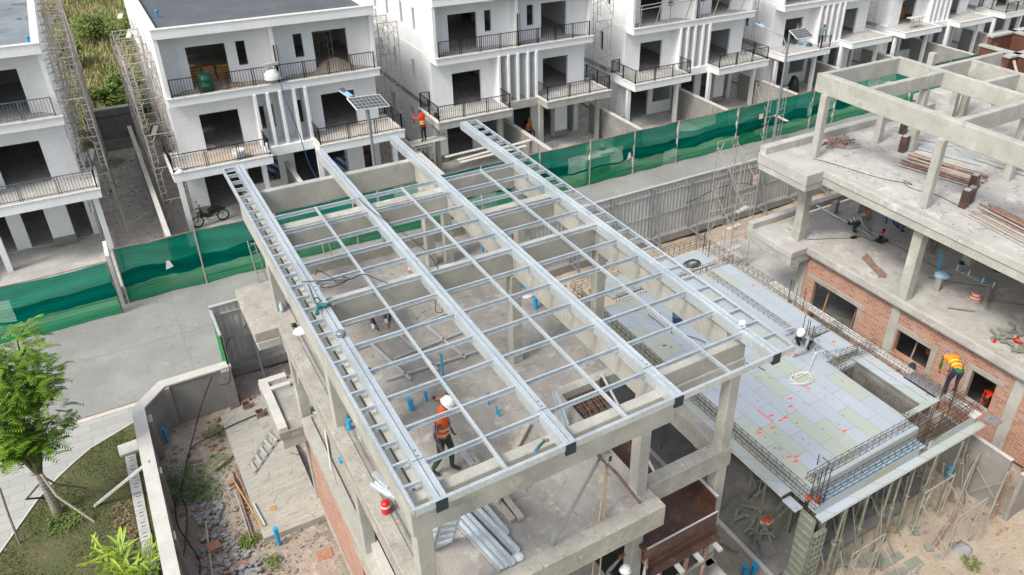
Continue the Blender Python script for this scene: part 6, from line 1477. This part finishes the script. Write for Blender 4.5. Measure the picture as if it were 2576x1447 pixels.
for k,(dy) in enumerate((0,.12,.45,.9,1.0,1.1,1.4)): MB().tube([(24.7,12.95-dy,L1+.06),(24.72,12.95-dy,L1+.28)],.028,6).build('pipe_stub','blue_pvc' if k%2 else 'white_plastic',t)
lump('blue_bag',(26.1,12.2,L1),.17,'dark_blue','dark blue bag under the right upper slab near the broad column','bag',15,.9)
lump('black_shoe_bag',(25.4,13.2,L1),.12,'black_plastic','small black bag under the right upper slab','bag',16,.8)
for i,(a,b) in enumerate((((25.3,14.5,L1+.04),(26.6,15.3,L1+.04)),((25.0,14.2,L1+.04),(26.6,14.9,L1+.04)),((23.9,11.2,L1+.04),(24.9,10.2,L1+.04)),((22.3,11.6,L1+.04),(22.9,11.0,L1+.04)))):
    pole('steel_pipe',[a,b],.024,'rusty_pipe',['thin brown pipe on the lower slab under the slab above, farther one','thin brown pipe on the lower slab under the slab above, nearer one','rusty pipe lying near the red and white sack','short rusty pipe at the near right of the lower slab'][i],'pipe')
rn = random.Random(75)
for k in range(46):
    x, y = 22.6+rn.uniform(-.75,.75), 9.4+rn.uniform(-.55,.55); a = rn.random()*3.14; L = rn.uniform(.06,.17); z = L1+.03+rn.random()*.12
    o = MB().bar((x-math.cos(a)*L,y-math.sin(a)*L,z),(x+math.cos(a)*L,y+math.sin(a)*L,z+rn.uniform(-.02,.03)),.07,.05).build('form_clip','red_plastic' if k%12==0 else 'aluform'); tag(o,'short green-grey or red metal form piece in the heap at the right picture edge' ,'form piece','form pieces in the heap at the right picture edge')
lump('white_sack',(21.55,6.3,L1+.05),.26,'white_plastic','white sack hanging over the near corner of the right lower slab','sack',17,1.4,1.0)
cyl('blue_pipe',(21.3,6.45,2.95),.09,.2,'blue_pvc','blue pipe end poking out under the white sack','pipe',cap=False,lean=(-.12,0))
lump('black_bag',(25.9,19.1,L1+.25),.16,'black_plastic','black and white bag on the far kerb of the right lower slab','bag',18,.8)
pole('steel_prop',[(22.1,16.3,.05),(22.15,16.1,2.2)],.035,'yellow_sack','yellow steel prop inside the large dark doorway','prop')
pole('steel_prop',[(22.1,14.9,.05),(22.15,14.8,2.1)],.035,'rusty_pipe','rusty steel prop at the right of the large dark doorway','prop')
pole('steel_prop',[(22.1,12.3,.05),(22.1,12.1,2.5)],.035,'timber','pale steel prop inside the second brick opening','prop')
lump('cloth_bundle',(23.0,12.0,.9),.3,'orange_tool','tan orange cloth bundle inside the second brick opening','cloth',19,1.3,.8)

# ------------------------------------------------------------------ objects on the pale deck and sand
a = (14.05,15.71,3.31); t = thing('bucket',a,'small blue bucket with rusty inside on the pale deck, seen through the roof grid','bucket')
MB().lathe(a,[(.001,0),(.15,0),(.17,.28)],14).build('bucket_body','dark_blue',t); MB().lathe((a[0],a[1],a[2]+.28),[(.175,-.02),(.185,.0),(.16,.005),(.155,-.02),(.001,-.03)],14).build('bucket_rim','rusty_pipe',t)
o = MB().tube([(16.33,13.25,3.62),(16.68,13.25,3.62)],.055,8).build('drawing_roll','cap_lilac'); tag(o,'crumpled pale drawing sheet resting on the cage above the hooded worker','paper')
t = thing('wire_bundle',(16.82,18.29,3.3),'tangled ring of black wire on the far green deck panel','wire')
for k in range(7): a = (16.78,18.26,3.33); MB().tube([(a[0]+math.cos(j*.7)*(.34-.02*k)+.03*math.sin(k*3+j),a[1]+math.sin(j*.7)*(.26-.02*k),a[2]+.015*k) for j in range(10)],.012,4).build('wire_loop','rebar',t)
for i,(a,b) in enumerate((((13.82,14.94,3.32),(14.09,14.33,3.32)),((13.83,16.36,3.35),(13.47,15.21,3.32)),((13.44,16.45,3.35),(13.47,15.53,3.32)),((14.48,12.95,3.32),(14.73,12.37,3.32)),((13.5,8.99,3.32),(13.46,8.71,3.32)))):
    o = MB().tube([a,Vector(a).lerp(Vector(b),.7)+Vector((0,0,.03)),b],.012,5).build('loose_rebar','rebar'); tag(o,['loose rebar piece on the deck seen through the roof grid, right one','loose rebar piece beside the blue bucket','loose rebar piece left of the one beside the blue bucket','bent rebar lying on the deck below the steel roof corner','short rebar stub poking up from the deck near its corner'][i],'rebar')
def precast(x0,x1,y0,y1,z1,lab):
    t = thing('site_wall',((x0+x1)/2,(y0+y1)/2,0),lab,'wall'); MB().box(x0,x1,y0,y1,-.1,z1).build('wall_body','wall_concrete',t,bevel=.01); MB().box(x0-.005,x1+.005,y0-.005,y1+.005,z1,z1+.02).build('top_face','wall_cap',t); return t
w1 = precast(19.30,19.42,6.98,9.2,1.9,'grey wall with two shoe-shaped dark marks, between the deck corner and the brick frame')
for (yy,zz) in ((8.28,.95),(7.96,.85)):
    MB().lathe((0,0,0),[(.001,0),(.1,0)],4).v
    mb = MB(); mb.add([(19.292,yy-.12+.02*math.cos(0)+.13*math.cos(a)*(.55 if math.sin(a)<0 else .8),zz+.33*math.sin(a)) for a in [k*math.pi/8 for k in range(16)]],[list(range(16))[::-1]]); mb.build('dark_mark','concrete_dark',w1)
    MB().tube([(19.30,yy-.12,zz+.15),(19.27,yy-.12,zz+.16)],.03,8).build('tie_sleeve','pole_grey',w1)
mb = MB(); 
for (yy,zz) in ((8.1,1.35),(7.85,1.28)): mb.box(19.288,19.292,yy-.03,yy+.03,zz-.03,zz+.03)
mb.build('red_mark','red_plastic',w1)
precast(19.25,21.6,6.5,6.62,1.75,'grey wall running off the right picture edge, beside the brown reinforcement ladder')
def rladder(p,q,w_,lab):
    p=Vector(p);q=Vector(q);d=(q-p).normalized(); s=d.cross(Vector((0,1,0))).normalized()*w_; t=thing('rebar_ladder',p,lab,'rebar cage')
    MB().tube([p,q],.012,4).build('long_bar','rusty_pipe',t); MB().tube([p+s,q+s],.012,4).build('long_bar','rusty_pipe',t); MB().tube([p+s*.5+Vector((0,.1,0)),q+s*.5+Vector((0,.1,0))],.012,4).build('long_bar','rusty_pipe',t)
    n=int((q-p).length/.16)
    for k in range(n): c=p+d*(.08+k*.16); MB().bar(c,c+s,.014,.014).build('stirrup','rusty_pipe',t)
rladder((19.15,6.75,0),(19.2,6.8,1.75),.12,'rusty rebar ladder leaning against the end of the grey wall')
rladder((16.65,6.97,-0.05),(17.66,7.14,0.5),.14,'rusty rebar ladder lying on the sand right of the props')
rladder((14.41,7.29,0),(14.72,7.41,0.5),.14,'rusty rebar ladder rising at the bottom edge from the sand')
rn = random.Random(77)
def boxpiece(a,b,w_,h,m,lab,grp=None):
    o = MB().bar(a,b,w_,h).build('metal_offcut',m,bevel=.004); return tag(o,lab,'metal offcut',grp)
pn = [((12.34,9.1),(12.55,9.5),.4,.06,'slate grey flat panel leaning by the column form on the dark slab'),((14.7,7.35),(15.6,7.3),.22,.05,'perforated green panel lying on the sand, middle one of the bottom heap'),((14.6,7.7),(15.1,7.55),.35,.04,'flat green panel at the top of the bottom sand heap'),((14.3,7.1),(15.3,6.9),.18,.05,'dark long green panel at the bottom picture edge'),((15.4,6.95),(15.9,6.9),.3,.03,'pale green plate at the bottom picture edge'),((13.6,8.15),(14.5,7.6),.15,.08,'pale angle bar lying in front of the props'),((14.15,8.05),(14.45,7.85),.22,.1,'green box piece in front of the props'),((16.4,6.95),(16.5,7.15),.2,.08,'grey green block on the sand beside the rebar ladder'),((16.55,7.5),(16.7,7.8),.18,.08,'pale green block in the chain of form pieces on the sand'),((16.3,7.9),(16.6,8.05),.15,.08,'green block at the top of the chain of form pieces'),((13.44,10.84),(14.7,11.1),.12,.1,'long pale channel on the dark slab under the deck, farther one'),((13.6,10.1),(14.9,10.6),.14,.12,'long pale channel on the dark slab under the deck, nearer one')]
for (a,b,w_,h,lab) in pn: boxpiece((a[0],a[1],.15 if a[1]>8.55 and a[0]<15 else 0),(b[0],b[1],.17 if a[1]>8.55 and a[0]<15 else .02),w_,h,'aluform' if 'slate' not in lab else 'slate_board',lab)
for k in range(9):
    boxpiece((13.0+.07*k,9.55+.02*k,.15),(13.05+.07*k,9.6+.02*k,.75),.32,.02,'aluform','thin form panel standing in the leaning row beside the column form','form panels standing in a leaning row under the deck')
for k in range(30):
    x,y = rn.uniform(12.4,13.2), rn.uniform(9.6,10.6); a=rn.random()*3.1; L=rn.uniform(.08,.3)
    boxpiece((x-math.cos(a)*L,y-math.sin(a)*L,.16+rn.random()*.08),(x+math.cos(a)*L,y+math.sin(a)*L,.16+rn.random()*.1),.07,.03,'aluform','small grey green form piece in the scattered heap on the dark slab','small form pieces heaped on the dark slab')
for k in range(40):
    x,y = rn.uniform(16.2,19.0), rn.uniform(8.6,10.4); a=rn.random()*3.1; L=rn.uniform(.1,.35)
    boxpiece((x-math.cos(a)*L,y-math.sin(a)*L,.12+rn.random()*.1),(x+math.cos(a)*L,y+math.sin(a)*L,.12+rn.random()*.15),.1,.04,'aluform','green form piece in the jumble under the right part of the deck','green form pieces jumbled under the right part of the deck')
lump('cement_sack',(13.1,10.0,.12),.2,'sack_red','torn red and white sack between the standing form panels and the props','sack',21,.8)
t = thing('column_form',(6.9,9.9,0),'green ladder-like column form standing in the gap behind the near right column','form panel')
mb=MB(); mb.box(9.2,9.24,9.4,10.1,.1,2.4).build('panel','aluform',t); mb=MB()
for k in range(10): mb.box(9.14,9.2,9.38,10.12,.15+k*.23,.19+k*.23)
mb.box(9.13,9.2,9.36,9.4,.1,2.4).box(9.13,9.2,10.1,10.14,.1,2.4); mb.build('form_rib','aluform',t)
t2 = thing('column_form',(15.7,8.3,0),'dark green column form lying behind the props under the deck','form panel')
mb=MB(); mb.box(15.5,16.0,8.95,9.0,.15,2.0).build('panel','slate_board',t2); mb=MB()
for k in range(8): mb.box(15.48,16.02,8.9,8.95,.2+k*.22,.24+k*.22)
mb.build('form_rib','aluform',t2)
lump('stone',(17.28,6.53,-0.1),.24,'stone_grey','large pale stone on the sand at the lower right','stone',22,.8)
lump('stone',(16.44,6.71,-0.1),.12,'stone_grey','smaller pale stone left of the large one on the sand','stone',23,.8)
o = MB().prism([tuple((17.13,6.9,-0.03))[:2],tuple((17.31,6.77,-0.03))[:2],tuple((17.12,6.61,-0.03))[:2],tuple((17.01,6.75,-0.03))[:2]],-.06,.0).build('board_piece','slate_board'); tag(o,'dark broken board beside the large stone on the sand','board')
pole('steel_tube',[(11.44,10.45,0.02),(11.73,9.64,0.1)],.04,'prop_pipe','grey prop tube lying on the ground between the two frames','tube')
pole('site_pole',[(20.5,6.3,-.05),(20.45,6.35,2.0)],.035,'rusty_pipe','brown pole standing against the grey wall at the right edge','pole')
pole('site_pole',[(19.6,6.3,1.9),(21.2,6.5,1.95)],.03,'rusty_pipe','horizontal brown pole above the grey wall at the right edge','pole')

# ------------------------------------------------------------------ objects in the rubble plot
for i,(a,b,m) in enumerate((((.50,19.88),(.50,17.0),'rusty_pipe'),((.42,19.0),(.42,16.9),'scaffold_pipe'),((.67,19.89),(.70,16.98),'rusty_pipe'),((.60,19.95),(.76,17.1),'rusty_pipe'),((.46,19.5),(.78,17.2),'yellow_sack'))):
    pole('steel_pipe',[(a[0],a[1],.07+.02*i),(b[0],b[1],.07+.02*i)],.028,m,['leftmost long rusty pipe by the ground slab','grey pipe outermost in the bundle by the ground slab','rusty pipe nearest the ground slab edge, upper one','rusty pipe crossing the bundle by the ground slab','yellowish bamboo pole crossing the pipe bundle diagonally'][i],'pipe')
chanbar((.74,18.14,.2),(.84,17.16,.2),.08,.04,'pale timber strip along the edge of the ground slab','plank')
pole('steel_pipe',[(-.53,18.3,.08),(-.74,16.0,.06)],.03,'timber','grey pole lying across the rubble, running under the orange tile','pole')
pole('timber_pole',[(.1,20.19,.06),(.66,20.5,.1)],.04,'bark_dark','brown crooked stick at the left edge of the ground slab','stick')
for i,(c,s,rz) in enumerate((((-.5,17.25,.12),.17,.1),((2.02,15.5,.02),.2,-.1))):
    ca,sa=math.cos(rz),math.sin(rz); poly=[(c[0]+x*ca-y*sa,c[1]+x*sa+y*ca) for x,y in ((-s,-s*.9),(s,-s*.9),(s,s*.9),(-s,s*.9))]
    o = MB().prism(poly,c[2],c[2]+.02).build('tile','brick_piece'); tag(o,['square orange tile lying on the grey pole in the rubble','square orange tile on the dirt beside the brick wall'][i],'tile')
o = MB().box(.3,.5,19.35,19.5,0,.12).build('brick','brick_piece'); tag(o,'orange hollow brick at the head of the pipe bundle','brick')
o = MB().box(-.85,-.72,16.9,17.0,0,.08).build('brick','brick_piece'); tag(o,'small orange brick piece under the black cable at the bottom','brick')
o = MB().bar((-.02,16.45,.03),(.25,16.25,.03),.06,.03).build('brick_strip','brick_piece'); tag(o,'thin orange strip on the dirt near the bottom edge','brick')
t = thing('steel_ladder',(1.5,20,.2),'thin steel scaffold ladder lying on the ground slab below the lower balcony','ladder')
a,b,c,d = Vector((.98,19.74,.22)),Vector((1.95,21.0,.24)),Vector((1.03,19.29,.22)),Vector((2.1,20.5,.24))
MB().tube([a,b],.018,5).tube([c,d],.018,5).build('rail','scaffold_pipe',t)
for k in range(5): f=.08+k*.2; MB().bar(a.lerp(b,f),c.lerp(d,f),.09,.012).build('rung','galvanised_dull',t)
pole('anchor_bolt',[(2.2,19.62,.2),(2.4,19.4,.22)],.02,'rusty_pipe','rusty T-headed bolt on the ground slab by the brick wall','bolt')
lump('paper_scrap',(1.2,17.7,.165),.09,'yellow_sack','small yellowish paper scrap on the ground slab','paper',25,.2)
pole('white_pipe',[(2.61,17.54,6.3),(2.52,17.2,5),(2.55,17.56,3.4),(2.84,17.22,3.38)],.02,'white_plastic','thin white pipe hanging down beside the left columns','pipe')
pole('white_pipe',[(2.93,17.14,3.4),(2.66,15.7,3.4),(2.51,14.98,3.4)],.02,'white_plastic','thin white pipe lying on the lower left slab','pipe')
pole('thin_rod',[(2.62,15.31,3.4),(2.49,14.41,3.4)],.014,'rusty_pipe','thin rusty rod at the end of the white pipe on the lower left slab','rod')

# ------------------------------------------------------------------ objects on and under the white houses
a = (4.2,37.62,6.22); t = thing('oil_drum',a,'green drum standing on the upper balcony of the dark-roofed house','drum')
MB().lathe(a,[(.001,0),(.27,0),(.27,.25),(.285,.27),(.27,.29),(.27,.55),(.285,.57),(.27,.59),(.27,.82),(.25,.82),(.25,.7),(.001,.7)],18).build('drum_body','green_plastic',t)
lump('rubbish_sack',(7.0,37.12,6.5),.40,'white_plastic','bulging white rubbish sack hung on the upper railing of the dark-roofed house','sack',31,1.2,1.0)
o = MB().bar((6.7,37.1,7.15),(7.35,37.1,7.2),.22,.12).build('cardboard_piece','plywood'); tag(o,'brown board on top of the white rubbish sack','board')
lump('rubbish_sack',(6.02,36.05,3.5),.25,'white_plastic','white plastic sack tied at the right end of the lower left balcony railing','sack',32,1.6,.5)
a = (4.75,36.25,3.32); t = thing('bucket',a,'white tub full of dark mortar on the lower left balcony','bucket')
MB().lathe(a,[(.001,0),(.24,0),(.29,.42),(.27,.42),(.25,.36),(.001,.36)],16).build('bucket_body','white_plastic',t)
lump('cement_bag',(3.75,38.3,3.32),.25,'sack','pale cement bag inside the lower left balcony door','sack',33,.5,1.4)
lump('white_sheet',(2.15,36.0,3.34),.3,'white_plastic','white curved sheet in the corner of the lower left balcony','sheet',34,.6,1.0)
for nm,c,rx,ry,h,lab in (('sand_heap',(4.3,36.9,3.3),1.3,.55,.12,'spread brown sand on the lower left balcony of the dark-roofed house'),('sand_heap',(10.2,38.3,6.2),1.0,.8,.55,'high sand heap in the upper right doorway of the dark-roofed house'),('sand_heap',(5.1,38.0,6.21),.8,.5,.1,'flat sand patch beside the green drum')):
    mb=MB(); rn=random.Random(int(c[0]*9)); n=18; vs=[]
    for i in range(5):
        for j in range(n): b=2*math.pi*j/n; q=1-i/4.6; vs.append((c[0]+rx*q*math.cos(b)*rn.uniform(.92,1.08),c[1]+ry*q*math.sin(b)*rn.uniform(.92,1.08),c[2]+h*(i/4.0)**.8))
    mb.add(vs,[(i*n+j,i*n+(j+1)%n,(i+1)*n+(j+1)%n,(i+1)*n+j) for i in range(4) for j in range(n)]+[tuple(range(4*n,5*n))],0,True)
    o=mb.build(nm,'sand'); tag(o,lab,'sand heap')
def sacks(c, nx, nz, m, lab, grp):
    rn=random.Random(int(c[0]*7))
    for i in range(nx):
        for k in range(nz):
            x=c[0]+i*.62+rn.uniform(-.04,.04); y=c[1]+rn.uniform(-.04,.04); z=c[2]+k*.13
            o=MB().box(x-.28,x+.28,y-.2,y+.2,z+.005,z+.125).build('sack_pile',m,bevel=.04); tag(o,lab,'sack',grp)
sacks((4.0,39.3,6.22),3,5,'yellow_sack','yellow brown sack in the stacks inside the upper left room of the dark-roofed house','sacks in the upper left room')
sacks((5.0,38.0,.1),1,5,'sack_red','red and white cement sack stacked beside the brown cartons in the left garage','cement sacks by the left garage')
for i,(x,y,z,w_,h,lab) in enumerate(((5.9,38.6,.12,.5,.9,'brown carton beside the cement sack stack in the left garage'),(6.6,38.9,.12,.5,.8,'second brown carton in the left garage, right of the first'),(11.0,39.5,.12,.8,.7,'large brown carton in the porch under the solar panel'),(54.3,38.9,3.32,.9,.9,'stack of brown cartons inside the balcony door above the trestle table'),(59.8,39.2,3.32,.9,1.4,'tall brown carton stack inside the farthest balcony door'))):
    o=MB().box(x,x+w_,y,y+.5,z,z+h).build('carton','cardboard',bevel=.01); tag(o,lab,'carton')
    MB().box(x+.002,x+w_-.002,y-.004,y,z+h*.45,z+h*.48).build('carton_seam','plywood',o)
t=thing('generator',(7.3,38.9,.1),'small yellow generator between the porch columns of the dark-roofed house','generator'); MB().box(7.0,7.55,38.3,38.7,.16,.5).build('generator_body','yellow_sack',t,bevel=.03); MB().tube([(7.0,38.3,.1),(7.0,38.3,.62),(7.55,38.3,.62),(7.55,38.3,.1)],.02,5).build('generator_frame','black_plastic',t)
o=MB().box(6.2,7.5,39.5,39.55,.15,1.7).build('striped_tarp','striped_tarp'); tag(o,'blue and white striped tarp in the garage under the left balcony','tarp')
o=MB().box(9.0,10.3,39.0,39.05,.15,1.2).build('striped_tarp','striped_tarp'); tag(o,'blue and white striped tarp behind the leaning boards','tarp')
for i in range(3): pole('timber_pole',[(8.0+.15*i,36.9,1.2-.15*i),(10.6,36.6+.1*i,.2)],.05,'foil_board',['upper grey board','middle grey board','lower grey board'][i]+' of three leaning in the porch behind the far roof beam','board')
t=thing('tripod',(39.69,36.28,3.32),'black tripod on the unrailed balcony left of the solar panel pole','tripod'); a=Vector((39.57,36.22,3.9))
for k in range(3): MB().tube([a,a+Vector((.25*math.cos(k*2.1),.25*math.sin(k*2.1),-.6))],.015,4).build('leg','black_metal',t)
lump('tool_box',(42.59,36.95,3.32),.2,'dark_blue','blue tool bag on the unrailed balcony','bag',41,.9)
lump('blue_tub',(42.3,37.5,3.32),.15,'blue_pvc','bright blue tub on the unrailed balcony','tub',42,.9)
cyl('white_bucket',(42.6,37.93,3.32),.13,.3,'white_plastic','white bucket behind the bright blue tub','bucket',cap=False)
t=thing('trestle_table',(53.3,36.6,3.3),'pale trestle table on the balcony of the sixth house','table'); MB().box(52.6,54.1,36.4,36.9,4.05,4.1).build('table_top','plank',t)
for x in (52.7,53.0,53.7,54.0): MB().tube([(x,36.45,3.3),(x+.05,36.6,4.05)],.03,5).build('leg','timber',t)
o=MB().box(22.0,23.2,40.0,40.5,.15,.5).build('dark_boards','black_metal',bevel=.01); tag(o,'dark metal bars stacked in the porch behind the bare columns','bar stack')
lump('water_tank',(41.6,36.9,.12),.5,'black_plastic','black drum with yellow lid standing on the porch under the solar lamp','drum',43,2.4,.7)
o=MB().box(63.5,66,36.2,36.24,5.0,9.0).build('green_sheet','grey_green_paint'); tag(o,'bright green net sheet hung at the farthest house','net')
o=MB().box(21.05,22.6,31.9,32.4,0,1.3).box(22.0,22.9,31.95,32.35,1.3,1.42).build('gate_pier','white_trim'); tag(o,'white stepped block behind the green net beside the lot wall','pier')
o=MB().box(31.9,33.2,31.9,32.3,0,1.3).box(32.4,33.6,31.95,32.25,1.3,1.4).build('gate_pier','white_trim'); tag(o,'white stepped block behind the green net at the third house','pier')
# notices on the corrugated fence
for i,(x,z) in enumerate(((12.9,1.75),(26.2,1.5))):
    t=MB().box(x,x+.45,24.835,24.84,z,z+.6).build('notice_sheet','paper'); tag(t,['white notice with red border on the fence, seen through the roof grid','small white notice with red edge near the fence scaffold tower'][i],'notice')
    MB().box(x-.04,x+.49,24.83,24.8345,z+.6,z+.66).box(x-.04,x+.0,24.83,24.8345,z-.02,z+.6).box(x+.06,x+.39,24.83,24.8345,z+.28,z+.32).build('red_border','red_plastic',t)
t=thing('safety_harness',(9.3,20.2,6.4),'yellow and blue safety harness hanging on the far middle column','harness')
MB().tube([(10.58,20.8,5.8),(10.61,20.93,5.5),(10.71,21,5.2)],.05,6).build('strap','yellow_sack',t); MB().tube([(10.66,20.82,5.6),(10.72,21,5.2)],.05,6).build('strap','dark_blue',t)
